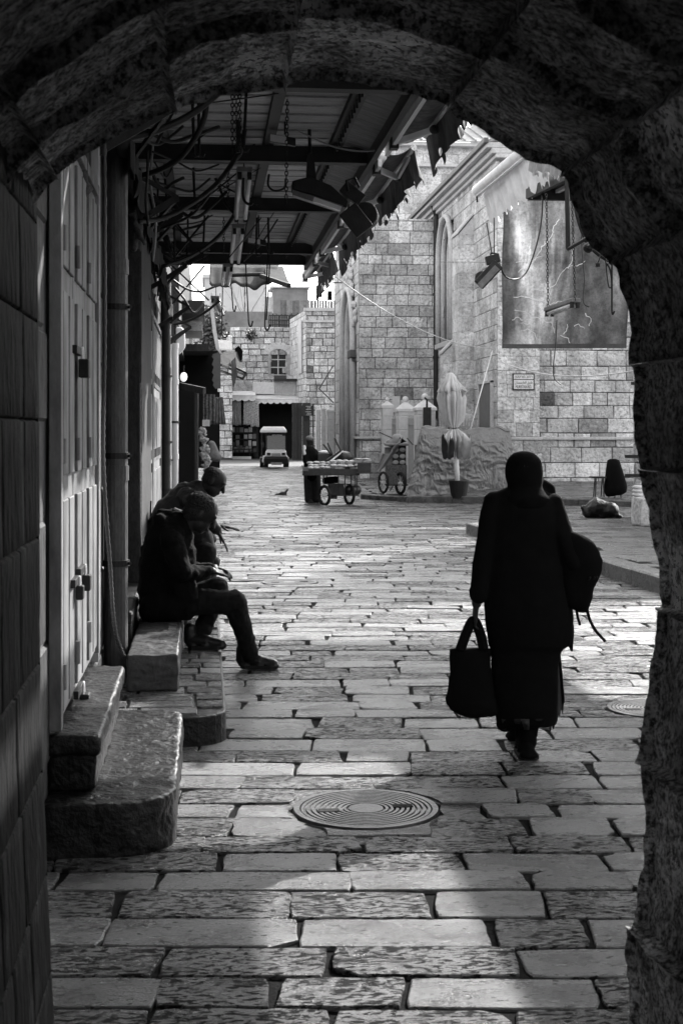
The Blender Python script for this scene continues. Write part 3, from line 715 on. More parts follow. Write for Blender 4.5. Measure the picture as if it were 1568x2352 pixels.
for i in range(3):
    m = MB(); rw = 1.2 - i * 0.2
    pts = [(XN - 0.1 + i * 0.14, 42.15 - rw, 4.4)] + [(XN - 0.1 + i * 0.14, 42.15 - rw * math.cos(t), 6.9 + rw * 1.1 * math.sin(t)) for t in [math.pi * q / 14 for q in range(15)]] + [(XN - 0.1 + i * 0.14, 42.15 + rw, 4.4)]
    m.tube(pts, 0.085, 8); m.build('window_moulding', M_churchtrim, wf, smooth=True)
m = MB()
for i in range(8): m.tube([(XN + 0.4, 41.3 + i * 0.24, 4.3), (XN + 0.4, 41.3 + i * 0.24, 7.8)], 0.025, 6)
for z in (4.9, 5.5, 6.1, 6.7, 7.3): m.tube([(XN + 0.4, 41.0, z), (XN + 0.4, 43.3, z)], 0.025, 6)
m.build('window_grille', M_iron, wf)
m = MB(); m.box(XN - 0.22, XN + 0.02, 41.0, 43.3, 4.2, 4.36); m.build('window_sill', M_churchtrim, ch, bevel=0.02)
# cornice and gutter running up towards the right in the view
m = MB()
for (dx, z0, z1) in ((0.10, 8.55, 8.66), (0.20, 8.66, 8.80), (0.34, 8.80, 8.94)): m.box(XN - dx, XN + 0.3, YS - 0.3, 58, z0, z1)
m.build('cornice', M_churchtrim, ch, bevel=0.02)
m = MB(); m.box(XN - 0.42, XN - 0.3, YS - 0.4, 58, 8.9, 9.04); m.build('gutter', mat('lead_gutter', 0.12, 0.6, 0.3, 4), ch, bevel=0.02)
M_zinc = mat('zinc_roof', 0.34, 0.5, 0.15, 4, 0.1, 30)
m = MB(); m.prism([(XN - 0.3, YS - 0.3, 9.0), (XN + 5, YS - 0.3, 11.3), (XN + 5, YS - 0.3, 11.2), (XN - 0.3, YS - 0.3, 8.92)], (0, 23, 0)); rf = m.build('roof', M_zinc, ch)
# buttresses
def buttress(x0, x1, y0, y1, z1, seed, nm='buttress'):
    b = MB(); ashlar(b, lambda u, v, d: (u, y0 - d, v), (x0, x1), (0, z1), 0.40, (0.3, 0.6), 0.01, 0.004, seed, tv=0.14)
    ashlar(b, lambda u, v, d: (x0 - d, u, v), (y0, y1), (0, z1), 0.40, (0.4, 0.8), 0.01, 0.004, seed + 1, tv=0.14)
    o = b.build(nm, M_church, ch)
    c = MB(); c.box(x0 + 0.003, x1, y0 + 0.003, y1, 0, z1); c.prism([(x0 - 0.04, y0 - 0.04, z1), (x0 - 0.04, y1, z1), (x1, y1, z1 + 0.55), (x1, y0 - 0.04, z1 + 0.55)], (0, 0, 0.07)); c.prism([(x0, y0, z1), (x1, y0, z1), (x1, y0, z1 + 0.5)], (0, y1 - y0, 0)); c.build('buttress_cap', M_churchtrim, o)
buttress(XN - 0.42, XN, 38.0, 39.0, 7.1, 71)
buttress(XN - 0.5, XN, 40.1, 40.6, 3.9, 75)
# drainpipe on the transept corner
m = MB(); m.tube([(XN - 0.07, YT - 0.12, 0.1), (XN - 0.07, YT - 0.12, 8.5), (XN - 0.2, YT - 0.2, 8.9)], 0.085, 10); m.build('drainpipe', M_iron, ch)
for z in (2, 4, 6, 8):
    m = MB(); m.tube([(XN - 0.07, YT - 0.12, z - 0.04), (XN - 0.07, YT - 0.12, z + 0.04)], 0.11, 10); m.build('pipe_clamp', M_iron, ch)
# sign wall and recessed wall
mb = MB(); ashlar(mb, lambda u, v, d: (u, YS - d, v), (XN, XS), (1.5, 9.0), 0.36, (0.4, 0.75), 0.01, 0.004, 44, tv=0.12, tb=0.08, cv=0.1); mb.build('pilaster_wall', M_church, ch)
mb = MB(); ashlar(mb, lambda u, v, d: (u, YR - d, v), (XS, XS + 7), (0.1, 9.0), 0.36, (0.4, 0.85), 0.024, 0.008, 45, tv=0.26, cv=0.16, rough=0.007, dark=0.18); mb.build('recessed_wall', M_church, ch)
m = MB(); m.box(XN, XS, YS + 0.003, YR + 0.5, -0.1, 9.0); m.box(XS - 0.003, XS + 8, YR + 0.003, YR + 1, -0.1, 9.0); m.build('wall_core', M_mortarl, ch)
# metal panel door left of the sign
pd = MB(); a = P(1098, 1075, 36.7); b_ = P(1141, 878, 36.7)
pd.box(XN - 0.06, XN - 0.012, 35.35, 36.95, 0.3, 2.9); o = pd.build('metal_panel', mat('grey_panel', 0.13, 0.6, 0.2, 6, 0.1, 30), ch)
m = MB()
for (y0, y1, z0, z1) in ((35.3, 35.36, 0.3, 2.95), (36.94, 37.0, 0.3, 2.95), (35.3, 37.0, 2.9, 2.96)): m.box(XN - 0.09, XN - 0.011, y0, y1, z0, z1)
m.build('panel_frame', M_churchtrim, o)
# street sign: tiles in a frame with three scripts
sg = thing('street_sign', 'framed tile street sign MURISTAN RD. in three scripts', 'sign', P(1201, 877, YS))
zq = YS * ca + 0  # depth helper
def onwall(x, y, Yp):
    # world point where the photo ray meets plane Y = Yp
    d = P(x, y, 1.0) - Vector((0, 0, CH)); t = Yp / d.y; return Vector((0, 0, CH)) + d * t
s0 = onwall(1176, 896, YS - 0.02); s1 = onwall(1226, 858, YS - 0.02)
m = MB(); m.box(s0.x, s1.x, YS - 0.045, YS - 0.014, s0.z, s1.z); m.build('sign_back', M_iron, sg)
w_, h_ = s1.x - s0.x, s1.z - s0.z
M_tile = mat('glazed_tile', 0.85, 0.3, 0.08, 8, 0)
m = MB(); e = 0.028
m.box(s0.x + e, s1.x - e, YS - 0.052, YS - 0.044, s0.z + h_ * 0.66, s1.z - e); m.build('tile_panel', M_tile, sg)
m = MB(); m.box(s0.x + e, s1.x - e, YS - 0.052, YS - 0.044, s0.z + e, s0.z + h_ * 0.61); m.build('tile_panel', M_tile, sg)
def text(body, name, loc, size, par, m_, width=None, rot=(R(90), 0, 0), ext=0.003, squash=None):
    cu = bpy.data.curves.new(name, 'FONT'); cu.body = body; cu.size = size; cu.align_x = 'CENTER'; cu.align_y = 'CENTER'; cu.extrude = ext; cu.offset = 0
    t = bpy.data.objects.new('tmp', cu); C.objects.link(t); bpy.context.view_layer.update()
    me = bpy.data.meshes.new_from_object(t.evaluated_get(bpy.context.evaluated_depsgraph_get())); bpy.data.objects.remove(t)
    if width and len(me.vertices):
        xs = [v.co.x for v in me.vertices]; k = width / max(1e-6, max(xs) - min(xs)); c0 = (max(xs) + min(xs)) / 2
        for v in me.vertices: v.co.x = (v.co.x - c0) * k
    me.materials.clear(); me.materials.append(m_); o = bpy.data.objects.new(name, me); C.objects.link(o); o.rotation_euler = rot
    if par: o.parent = par; loc = Vector(loc) - Vector(par.location)
    o.location = loc; return o
M_ink = mat('black_ink', 0.01, 0.6, 0.1, 8, 0)
cxs = (s0.x + s1.x) / 2
text('MURISTAN RD.', 'english_lettering', (cxs, YS - 0.0535, s0.z + h_ * 0.19), h_ * 0.26, sg, M_ink, w_ * 0.74)
text('ןטסירומ בוחר', 'hebrew_lettering', (cxs, YS - 0.0535, s0.z + h_ * 0.80), h_ * 0.24, sg, M_ink, w_ * 0.78)
text('\ufee5\ufe8e\ufe98\ufeb4\ufeb3\ufead\ufe8e\ufee4\ufedf\ufe8d \ufed6\ufef3\ufeae\ufec3', 'arabic_lettering', (cxs, YS - 0.0535, s0.z + h_ * 0.46), h_ * 0.24, sg, M_ink, w_ * 0.80)

# high block behind with seamed roof
hb = thing('nave_block', 'higher pale church block with a seamed metal roof rising behind the transept', 'building', (8.5, 58, 0))
YB = 58.0; q0 = onwall(880, 330, YB); q1 = onwall(1150, 330, YB)
mb = MB(); ashlar(mb, lambda u, v, d: (u, YB - d, v), (q0.x, q1.x), (7.0, q0.z), 0.42, (0.6, 1.1), 0.008, 0.004, 51, tv=0.08, tb=0.1, dark=0.05); mb.build('wall', M_church, hb)
m = MB(); m.box(q0.x, q1.x, YB + 0.003, YB + 9, 0, q0.z); m.build('wall_core', M_mortarl, hb)
m = MB(); m.box(q0.x - 0.15, q1.x + 0.1, YB - 0.25, YB - 0.014, q0.z - 0.95, q0.z - 0.85); m.box(q0.x - 0.2, q1.x + .1, YB - 0.35, YB + 0.5, q0.z - 0.1, q0.z + 0.05); m.build('cornice', M_churchtrim, hb)
m = MB(); q2 = onwall(930, 312, YB + 3)
m.prism([(q0.x - 0.3, YB - 0.4, q0.z + 0.05), (q1.x, YB - 0.4, q0.z + 0.05), (q1.x, YB + 4, q0.z + 1.6), (q0.x - 0.3, YB + 4, q0.z + 1.6)], (0, 0, 0.05))
x = q0.x - 0.3
while x < q1.x: m.prism([(x, YB - 0.42, q0.z + 0.1), (x + 0.05, YB - 0.42, q0.z + 0.1), (x + 0.05, YB + 4, q0.z + 1.65), (x, YB + 4, q0.z + 1.65)], (0, 0, 0.07)); x += 0.46
m.build('roof', M_zinc, hb)
tb = thing('bell_tower', 'pale square church tower rising above the seamed roof', 'tower', (15.5, 66, 0))
t0 = onwall(1116, 300, 66); t1 = onwall(1300, 300, 66)
mb = MB(); ashlar(mb, lambda u, v, d: (u, 66 - d, v), (t0.x, t1.x), (12.5, 24), 0.45, (0.6, 1.1), 0.008, 0.004, 52, tv=0.05, tb=0.15, dark=0.02); mb.build('wall', M_church, tb)
mb = MB(); ashlar(mb, lambda u, v, d: (t0.x - d, u, v), (66, 70), (12.5, 24), 0.45, (0.6, 1.1), 0.008, 0.004, 53, tv=0.05, tb=0.15, dark=0.02); mb.build('wall', M_church, tb)
m = MB(); m.box(t0.x + .003, t1.x, 66.003, 70, 0, 24); m.build('wall_core', M_mortarl, tb)
m = MB(); m.box(t0.x - 0.12, t1.x, 65.85, 66.0, 16.3, 16.6); m.build('string_course', M_churchtrim, tb)

# ------------------------------------------------------------------ buildings closing the street
YE = 86.0
def wallpart(par, x0, x1, y0, y1, Y, course, lens, seed, m_, name='wall', **k):
    a = onwall(x0, y1, Y); b = onwall(x1, y0, Y)
    mb = MB(); ashlar(mb, lambda u, v, d: (u, Y - d, v), (a.x, b.x), (max(0, a.z), b.z), course, lens, 0.03, 0.018, seed, **k); return mb.build(name, m_, par), a, b
ob = thing('stone_house', 'old rubble stone house with an arched shuttered window at the street end', 'house', (onwall(620, 900, YE).x, YE, 0))
_, a, b = wallpart(ob, 528, 700, 752, 1052, YE, 0.36, (0.35, 0.75), 61, M_rubble, cv=0.2, rough=0.02, tv=0.26, dark=0.25, skip=lambda u, v: onwall(619, 800, YE).x < u < onwall(659, 800, YE).x and onwall(640, 868, YE).z < v < onwall(640, 812, YE).z)
m = MB(); m.box(a.x, b.x, YE + 0.3, YE + 8, 0, b.z - 0.05); w0 = onwall(619, 862, YE); w1 = onwall(659, 806, YE)
m.box(a.x, w0.x, YE + .002, YE + 0.29, 0, b.z - .06); m.box(w1.x, b.x, YE + .002, YE + .29, 0, b.z - .06); m.box(w0.x, w1.x, YE + .002, YE + .29, 0, w0.z); m.box(w0.x, w1.x, YE + .002, YE + .29, w1.z + 0.15, b.z - .06)
m.build('wall_core', M_mortarl, ob)
wb = MB(); wb.box(w0.x, w1.x, YE + 0.2, YE + 0.24, w0.z, w1.z + 0.1); win = wb.build('window', M_glassd, ob)
m = MB(); c = (w0.x + w1.x) / 2
for xx in (w0.x + 0.04, c, w1.x - 0.04): m.box(xx - 0.03, xx + 0.03, YE + 0.12, YE + 0.18, w0.z, w1.z)
for zz in (w0.z + 0.03, w0.z + 0.5, w0.z + 0.98): m.box(w0.x + .07, w1.x - .07, YE + 0.125, YE + 0.175, zz - 0.03, zz + 0.03)
m.build('window_frame', M_churchtrim, win)
m = MB()
for i in range(9):
    t0_ = math.pi * i / 9; t1_ = math.pi * (i + 1) / 9 - 0.03; r0, r1 = (w1.x - w0.x) / 2 + 0.02, (w1.x - w0.x) / 2 + 0.4
    m.prism([(c + r0 * math.cos(t0_), YE - 0.06, w1.z - 0.22 + r0 * 0.6 * math.sin(t0_)), (c + r1 * math.cos(t0_), YE - 0.06, w1.z - 0.22 + r1 * 0.8 * math.sin(t0_)), (c + r1 * math.cos(t1_), YE - 0.06, w1.z - 0.22 + r1 * 0.8 * math.sin(t1_)), (c + r0 * math.cos(t1_), YE - 0.06, w1.z - 0.22 + r0 * 0.6 * math.sin(t1_))], (0, 0.1, 0))
m.build('window_arch', M_churchtrim, win)
for (x0, x1, nm) in ((616, 622, 'shutter'), (659, 677, 'shutter')):
    s_ = onwall(x0, 861, YE - 0.1); t_ = onwall(x1, 814, YE - 0.1); m = MB(); m.box(s_.x, t_.x, YE - 0.12, YE - 0.07, s_.z, t_.z)
    z = s_.z + 0.1
    while z < t_.z - 0.1: m.box(s_.x + 0.06, t_.x - 0.06, YE - 0.15, YE - 0.12, z, z + 0.05); z += 0.11
    m.build(nm, mat('grey_shutter', 0.38, 0.7, 0.3, 6), win)
# lower left rubble wall and roof-top things
lw = thing('stone_wall', 'lower pale rubble wall left of the arched window with a shrub on top', 'wall', (onwall(500, 800, 80).x, 80, 0))
_, a, b = wallpart(lw, 440, 534, 770, 1052, 80, 0.34, (0.35, 0.8), 62, M_rubble, cv=0.25, rough=0.02, tb=0.1)
m = MB(); m.box(a.x, b.x, 80.003, 84, 0, b.z - 0.05); m.build('wall_core', M_mortarl, lw)
tw = thing('corner_house', 'pale stone corner house with a parapet beside the church portal', 'house', (5.6, 79, 0))
_, a, b = wallpart(tw, 703, 800, 711, 1052, 79, 0.36, (0.35, 0.8), 63, M_rubble, cv=0.2, rough=0.015, tv=0.3, tb=0.05, dark=0.3)
m = MB(); m.box(a.x, b.x, 79.003, 84, 0, b.z - 0.05); m.build('wall_core', M_mortarl, tw)
a2 = onwall(703, 711, 79)
mb = MB(); ashlar(mb, lambda u, v, d: (a2.x - d - (u - 79) * 0.07, u, v), (79, 86), (0, a2.z), 0.36, (0.4, 0.8), 0.02, 0.01, 64, tv=0.15, tb=0.2); mb.build('side_wall', M_rubble, tw)
m = MB(); m.box(a.x - 0.1, b.x, 78.86, 79.3, b.z - 0.75, b.z - 0.62); m.box(a.x - 0.12, b.x, 78.9, 79.35, b.z - 0.1, b.z + 0.08); m.build('coping', M_churchtrim, tw)
m = MB(); s_ = onwall(689, 860, 82); t_ = onwall(702, 740, 82); m.box(s_.x - 0.1, s_.x - 0.02, 80.2, 83.5, s_.z, t_.z); m.build('tall_panel', M_white, tw)
# roof level: planked fence, stacked pallets, grey wall, small penthouse
Yf = 92.0
s_ = onwall(614, 752, Yf); t_ = onwall(775, 690, Yf); fe = thing('board_fence', 'weathered vertical board fence on the roof beyond the stone house', 'fence', (s_.x, Yf, s_.z))
m = MB(); x = s_.x; rr_ = random.Random(5)
while x < t_.x: w_ = rr_.uniform(0.16, 0.26); m.tone = rr_.uniform(-0.4, 0.3); m.box(x, x + w_ - 0.02, Yf, Yf + 0.04, s_.z - 1, t_.z + rr_.uniform(-0.04, 0.03) - (0.9 if x < s_.x + 0.7 else 0)); x += w_
m.build('boards', mat('grey_boards', 0.20, 0.85, 0.4, 5, 0.3, 20), fe)
m = MB(); m.box(s_.x, t_.x, Yf - 0.06, Yf, s_.z + 0.5, s_.z + 0.6); m.build('rail', M_board, fe)
gw = MB(); s_ = onwall(470, 760, 96); t_ = onwall(625, 716, 96); gw.box(s_.x, t_.x, 96, 96.4, s_.z - 2, t_.z); tag(gw.build('rendered_wall', mat('grey_render', 0.22, 0.9, 0.3, 1.2, 0.3, 10)), 'plain grey rendered wall on the roof left of the board fence', 'wall')
s_ = onwall(628, 700, 98); t_ = onwall(708, 662, 98); ph = thing('rooftop_hut', 'flat grey rooftop hut behind the board fence', 'hut', (s_.x, 98, s_.z))
m = MB(); m.box(s_.x, t_.x, 98, 101, s_.z - 4, t_.z); m.build('walls', MATS['grey_render'], ph); m = MB(); m.box(s_.x - 0.2, t_.x + 0.1, 97.8, 101.2, t_.z, t_.z + 0.12); m.build('roof', M_churchtrim, ph)
m = MB(); m.box(s_.x - 0.8, s_.x, 98.3, 100, s_.z - 4, t_.z - 0.6); m.build('side_walls', M_churchtrim, ph)
for k_, (x0, x1) in enumerate(((617, 640), (641, 664), (665, 684))):
    s_ = onwall(x0, 751, 87.5); t_ = onwall(x1, 722, 87.5); m = MB()
    for i in range(6):
        xx = s_.x + (t_.x - s_.x) * i / 5.4; m.box(xx, xx + 0.07, 87.5, 87.54, s_.z, t_.z + rnd(-.1, .1))
    for z in (s_.z + 0.1, (s_.z + t_.z) / 2, t_.z - 0.1): m.box(s_.x, t_.x, 87.46, 87.5, z, z + 0.06)
    tag(m.build('pallet', mat('dark_pallet', 0.035, 0.9, 0.3, 5)), ['left', 'middle', 'right'][k_] + ' one of three dark pallets standing on the roof edge above the arched window', 'pallet', 'pallets on the roof edge')
# distant pale buildings under the sky
db = thing('distant_house', 'sunlit pale house behind the rooftops at the street end', 'house', (0, 120, 0))
s_ = onwall(470, 760, 120); t_ = onwall(612, 640, 120); m = MB(); m.box(s_.x, t_.x, 120, 128, 0, t_.z); m.build('walls', mat('pale_render', 0.6, 0.9, 0.12, 0.8), db)
m = MB(); m.box(s_.x - .2, t_.x + .2, 119.8, 128.2, t_.z, t_.z + 0.3); m.build('roof_edge', M_churchtrim, db)
m = MB(); m.tube([(s_.x + 3.4, 119, t_.z - 6), (s_.x + 3.4, 119, t_.z + 3)], 0.05, 6); tag(m.build('antenna_mast', M_iron), 'thin antenna mast before the distant pale house', 'mast')

# foliage
def leaf_mass(name, c, r, n, size, m_, par=None, seed=1):
    rg_ = random.Random(seed); m = MB()
    for i in range(n):
        d = Vector((rg_.gauss(0, 1), rg_.gauss(0, 1), rg_.gauss(0, 1))).normalized() * (rg_.random() ** 0.5)
        p = Vector(c) + Vector((d.x * r[0], d.y * r[1], d.z * r[2])) * (0.8 + 0.35 * noise.noise(d * 3))
        a = Vector((rg_.gauss(0, 1), rg_.gauss(0, 1), rg_.gauss(0, 1))).normalized() * size * rg_.uniform(.6, 1.4); b = a.orthogonal().normalized() * size * 0.45
        m.tone = rg_.uniform(-0.4, 0.4); m.poly([p, p + a * 0.5 + b, p + a, p + a * 0.5 - b])
    return m.build(name, m_, par)
M_leaf = mat('leaves', 0.07, 0.6, 0.4, 5)
tr = thing('bare_tree', 'half bare tree rising behind the rooftops at the street end', 'tree', onwall(540, 760, 99))
b0 = onwall(560, 760, 99); m = MB(); rg2 = random.Random(8)
def branch(p, d, L, r, dep):
    q = p + d * L; m.tube([p, p.lerp(q, .5) + Vector((rg2.uniform(-.1, .1), 0, 0)), q], r, 5, r * 0.6)
    if dep:
        for _ in range(3): branch(q, (d + Vector((rg2.uniform(-.7, .7), rg2.uniform(-.3, .3), rg2.uniform(-.1, .4)))).normalized(), L * 0.7, r * 0.55, dep - 1)
branch(b0 - Vector((0, 0, 3)), Vector((0.05, 0, 1)), 3.6, 0.09, 4); branch(b0 + Vector((0.9, 0, -3)), Vector((-0.1, 0, 1)), 3.2, 0.07, 3); m.build('trunk', mat('bark', 0.32, 0.9, 0.3, 6), tr)
leaf_mass('crown', b0 + Vector((-2.2, 0, 0.2)), (1.3, 1, 2.2), 900, 0.28, M_leaf, tr, 2)
sh = thing('shrub', 'round shrub growing out of the top of the rubble wall', 'shrub', onwall(577, 770, 85))
leaf_mass('leaves', onwall(577, 770, 85.2), (0.42, 0.3, 0.36), 420, 0.14, M_leaf, sh, 3); m = MB(); p = onwall(577, 779, 85.6); m.tube([p, p + Vector((0, -0.3, 0.2))], 0.04, 6); m.build('stem', MATS['bark'], sh)
ivy = thing('climbing_plant', 'leafy climbing plant covering the left wall top beyond the canopy', 'plant', onwall(490, 760, 70))
leaf_mass('leaves', onwall(487, 765, 70), (0.9, 0.5, 1.5), 1100, 0.2, mat('ivy', 0.10, 0.7, 0.5, 5), ivy, 4); m = MB(); m.tube([onwall(487, 860, 70), onwall(490, 720, 70)], 0.06, 6); m.build('stem', MATS['bark'], ivy)

# ------------------------------------------------------------------ shops at the street end
YQ = 84.0
def W3(x, y, Y=YQ): return onwall(x, y, Y)
shp = thing('open_shop', 'dark open shop front under the wide pale scalloped awning', 'shop', (W3(640, 1040).x, YQ, 0))
a = W3(592, 1052); b = W3(715, 920)
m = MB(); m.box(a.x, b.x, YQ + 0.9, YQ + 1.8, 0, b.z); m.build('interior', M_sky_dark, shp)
for (x0, x1) in ((583, 594), (672, 683), (684, 694), (696, 712)):
    YD = YQ if x0 < 600 else 78.2
    s_ = W3(x0, 1052, YD); t_ = W3(x1, 925, YD); m = MB(); m.box(s_.x, t_.x, YD + 0.1, YD + 0.5, 0, t_.z)
    for i in range(3): xx = s_.x + (t_.x - s_.x) * (i + .3) / 3; m.box(xx, xx + 0.03, YD + 0.06, YD + 0.1, 0.1, t_.z - .1)
    m.build('wooden_shutter' if x0 > 600 else 'door_post', mat('dark_door_wood', 0.03, 0.6, 0.4, 6, 0.3, 20), shp)
m = MB(); m.box(a.x - 2.6, b.x + 0.3, YQ + 0.5, YQ + 2.0, b.z - 0.1, W3(600, 880).z); m.build('front_wall', M_rubble, shp)
s_ = W3(633, 905, 83); t_ = W3(718, 876, 83); m = MB(); x = s_.x
while x < t_.x: m.box(x, x + 0.09, 83.0 + 0.02 * (int(x * 11) % 2), 83.08, s_.z, t_.z); x += 0.11
m.build('ribbed_fascia', mat('ribbed_metal', 0.45, 0.5, 0.15, 6), shp)
m = MB(); m.box(s_.x - 0.1, t_.x + 0.15, 82.6, 83.6, t_.z, t_.z + 0.14); m.build('fascia_roof', M_iron, shp)
s_ = W3(581, 905, 83); t_ = W3(631, 878, 83); m = MB(); m.box(s_.x, t_.x, 83.1, 83.6, s_.z, t_.z); m.build('white_box', M_white, shp, bevel=0.03)
def awning(x0, x1, ytop, ybot, yval, label, Y0, Yf_, m_=M_fabricl, sc_=0.13):
    o = thing('awning', label, 'awning', (W3(x0, ytop, Y0).x, Y0, W3(x0, ytop, Y0).z))
    a = W3(x0, ytop, Y0); b = W3(x1, ytop, Y0); c = W3(x0, ybot, Yf_); d = W3(x1, ybot, Yf_)
    m = MB(); m.prism([a, b, d, c], (0, 0, -0.03)); cn = m.build('canopy_cloth', m_, o)
    m = MB(); v = W3(x0, yval, Yf_).z; n = int((d.x - c.x) / 0.36); pts = []
    for i in range(n * 8 + 1):
        t = i / (n * 8); pts.append((c.x + (d.x - c.x) * t, v - 0.09 * abs(math.sin(math.pi * t * n))))
    for i in range(len(pts) - 1):
        (x_0, z0), (x_1, z1) = pts[i], pts[i + 1]; m.poly([(x_0, Yf_, c.z), (x_1, Yf_, c.z), (x_1, Yf_ - 0.02, z1), (x_0, Yf_ - 0.02, z0)])
    m.build('scalloped_edge', m_, cn, solid=0.02)
    m = MB(); m.tube([c, d], 0.05, 8); m.build('front_bar', M_tubew, o)
    for q in (a.lerp(b, 0.1), a.lerp(b, 0.9)): m = MB(); m.tube([q - Vector((0, 0, 0.3)), q.lerp(Vector((q.x, Yf_, c.z)), 0.95)], 0.035, 6); m.build('arm', M_iron, o)
    return o
awning(586, 715, 903, 916, 924, 'wide pale awning with a scalloped edge over the dark open shop', 83.9, 82.0)
awning(494, 587, 898, 908, 918, 'narrower pale awning with a scalloped edge over the souvenir racks', 83.6, 81.6)
# souvenir shop with racks
ss = thing('souvenir_shop', 'dark souvenir shop front behind the hanging scarves', 'shop', (W3(540, 1040).x, YQ, 0))
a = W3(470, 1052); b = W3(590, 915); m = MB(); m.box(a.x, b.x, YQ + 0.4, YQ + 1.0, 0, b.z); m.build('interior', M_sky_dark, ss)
m = MB(); m.box(a.x, b.x, YQ + 0.2, YQ + 0.45, b.z, W3(500, 895).z); m.build('lintel', M_rubble, ss)
rk = thing('souvenir_rack', 'dark wire rack filled with rows of small square souvenirs', 'rack', W3(560, 1050, 82.8))
m = MB(); rr_ = random.Random(12)
for y_ in (995, 1010, 1026, 1041): s_ = W3(530, y_, 82.8); t_ = W3(590, y_, 82.8); m.box(s_.x, t_.x, 82.8, 83.1, s_.z, s_.z + 0.05)
for x_ in (530, 560, 590): s_ = W3(x_, 1050, 82.8); t_ = W3(x_, 975, 82.8); m.box(s_.x, s_.x + 0.04, 82.8, 82.86, s_.z, t_.z)
m.build('shelf_frame', M_iron, rk)
tones = [mat('souvenir_pale', 0.5, 0.6, 0.4, 20), mat('souvenir_mid', 0.2, 0.6, 0.5, 20), mat('souvenir_dark', 0.06, 0.6, 0.5, 20)]
for ri, y_ in enumerate((995, 1010, 1026, 1041)):
    for ci in range(6):
        if rr_.random() < 0.12: continue
        x_ = 532 + ci * 9.7 + rr_.uniform(-.6, .6); s_ = W3(x_, y_ - 0.5, 82.75); hh = rr_.uniform(0.2, 0.33); wq = rr_.uniform(0.17, 0.22)
        m = MB(); m.box(s_.x, s_.x + wq, 82.7, 82.76, s_.z + 0.05, s_.z + 0.05 + hh); m.box(s_.x + 0.03, s_.x + wq - 0.03, 82.69, 82.7, s_.z + 0.1, s_.z + hh)
        ordn = ['first', 'second', 'third', 'fourth', 'fifth', 'sixth'][ci]; rown = ['top', 'second', 'third', 'bottom'][ri]
        tag(m.build('souvenir_box', rr_.choice(tones)), ordn + ' small box from the left in the ' + rown + ' row of the souvenir rack', 'souvenir', 'boxes on the souvenir rack')
bt = thing('display_table', 'low table of pale folded goods before the souvenir rack', 'table', W3(545, 1052, 82))
s_ = W3(515, 1052, 82); t_ = W3(577, 1030, 82); m = MB(); m.box(s_.x, t_.x, 81.9, 82.5, t_.z - 0.1, t_.z); m.build('tabletop', M_iron, bt)
for xx in (s_.x + .05, t_.x - .1): m = MB(); m.box(xx, xx + .05, 82, 82.05, 0, t_.z - .1); m.build('leg', M_iron, bt)
m = MB(); m.box(s_.x, t_.x, 81.88, 81.9, 0.0, 0.16); m.build('front_board', M_white, bt)
for i in range(9):
    m = MB(); xx = s_.x + 0.05 + i * (t_.x - s_.x) / 9; m.box(xx, xx + 0.13, 81.95, 82.2, t_.z, t_.z + rr_.uniform(.06, .2)); tag(m.build('folded_cloth', rr_.choice(tones)), ['leftmost','second','third','fourth','middle','sixth','seventh','eighth','rightmost'][i] + ' bundle of folded goods from the left on the low display table', 'cloth', 'folded goods on the display table')
# hanging scarves
def hang(name, x0, x1, y0, y1, Y, m_, label, folds=5, wid=1.15, par=None, fringe=0, group=None):
    a = onwall(x0, y0, Y); b = onwall(x1, y0, Y); zb = onwall(x0, y1, Y).z; m = MB(); rr2 = random.Random(int(x0 * 7 + y0)); ph = rr2.uniform(0, 6); wdt = b.x - a.x
    def fn(u, v):
        ww = 1 + (wid - 1) * v; x = (a.x + b.x) / 2 + (u - .5) * wdt * ww; y = Y + 0.10 * wdt * math.sin(u * folds * 6.28 + ph) * (0.3 + 0.7 * v)
        return (x, y, a.z + (zb - a.z) * v + (0.05 * wdt * math.sin(u * 9 + ph) * v) + (fringe * (int(u * 40) % 2) * (v > 0.93)))
    m.sheet(fn, 40, 14); o = m.build(name, m_, par, smooth=True, solid=0.008)
    if not par: tag(o, label, 'hanging cloth', group)
    return o
M_sc1 = mat('striped_scarf', 0.30, 0.9, 0.7, 14, 0.3, 30, stretch=(3, 1, .3)); M_sc2 = mat('woven_scarf', 0.12, 0.9, 0.7, 20, 0.3, 30, stretch=(1, 1, .5)); M_sc3 = mat('checked_scarf', 0.42, 0.9, 0.9, 16, 0.3, 30)
hang('scarf', 535, 553, 921, 977, 81.8, M_sc1, 'long striped scarf hanging left of the checked ones under the narrow awning')
hang('scarf', 560, 577, 921, 976, 81.8, M_sc3, 'pale patterned scarf hanging beside the checked scarf under the narrow awning')
hang('scarf', 577, 594, 921, 980, 81.8, M_sc3, 'pale checked scarf hanging rightmost under the narrow awning')
# black notice board beside the shop
YD = 77.9; s_ = onwall(692, 955, YD); t_ = onwall(718, 931, YD); bd = thing('notice_board', 'black direction board with white lines of writing beside the dark shop', 'sign', (s_.x, YD, s_.z))
m = MB(); m.box(s_.x, t_.x, YD, YD + .06, s_.z, t_.z); m.build('board', mat('black_board', 0.012, 0.5, 0.2, 6), bd)
for i, (u0, wq) in enumerate(((.42, .4), (.52, .3), (.42, .4), (.36, .46), (.5, .32), (.44, .38))):
    z = t_.z - 0.07 - i * 0.085 - (0.05 if i > 2 else 0); m = MB(); L = t_.x - s_.x
    x = s_.x + L * u0
    while x < s_.x + L * (u0 + wq): m.box(x, x + 0.025, YD - .012, YD, z, z + 0.025); x += 0.04
    m.build('writing_line', M_white, bd)
m = MB(); m.box(t_.x, t_.x + 0.07, YD - .02, YD + .1, 0, t_.z + 0.1); m.build('post', M_iron, bd)

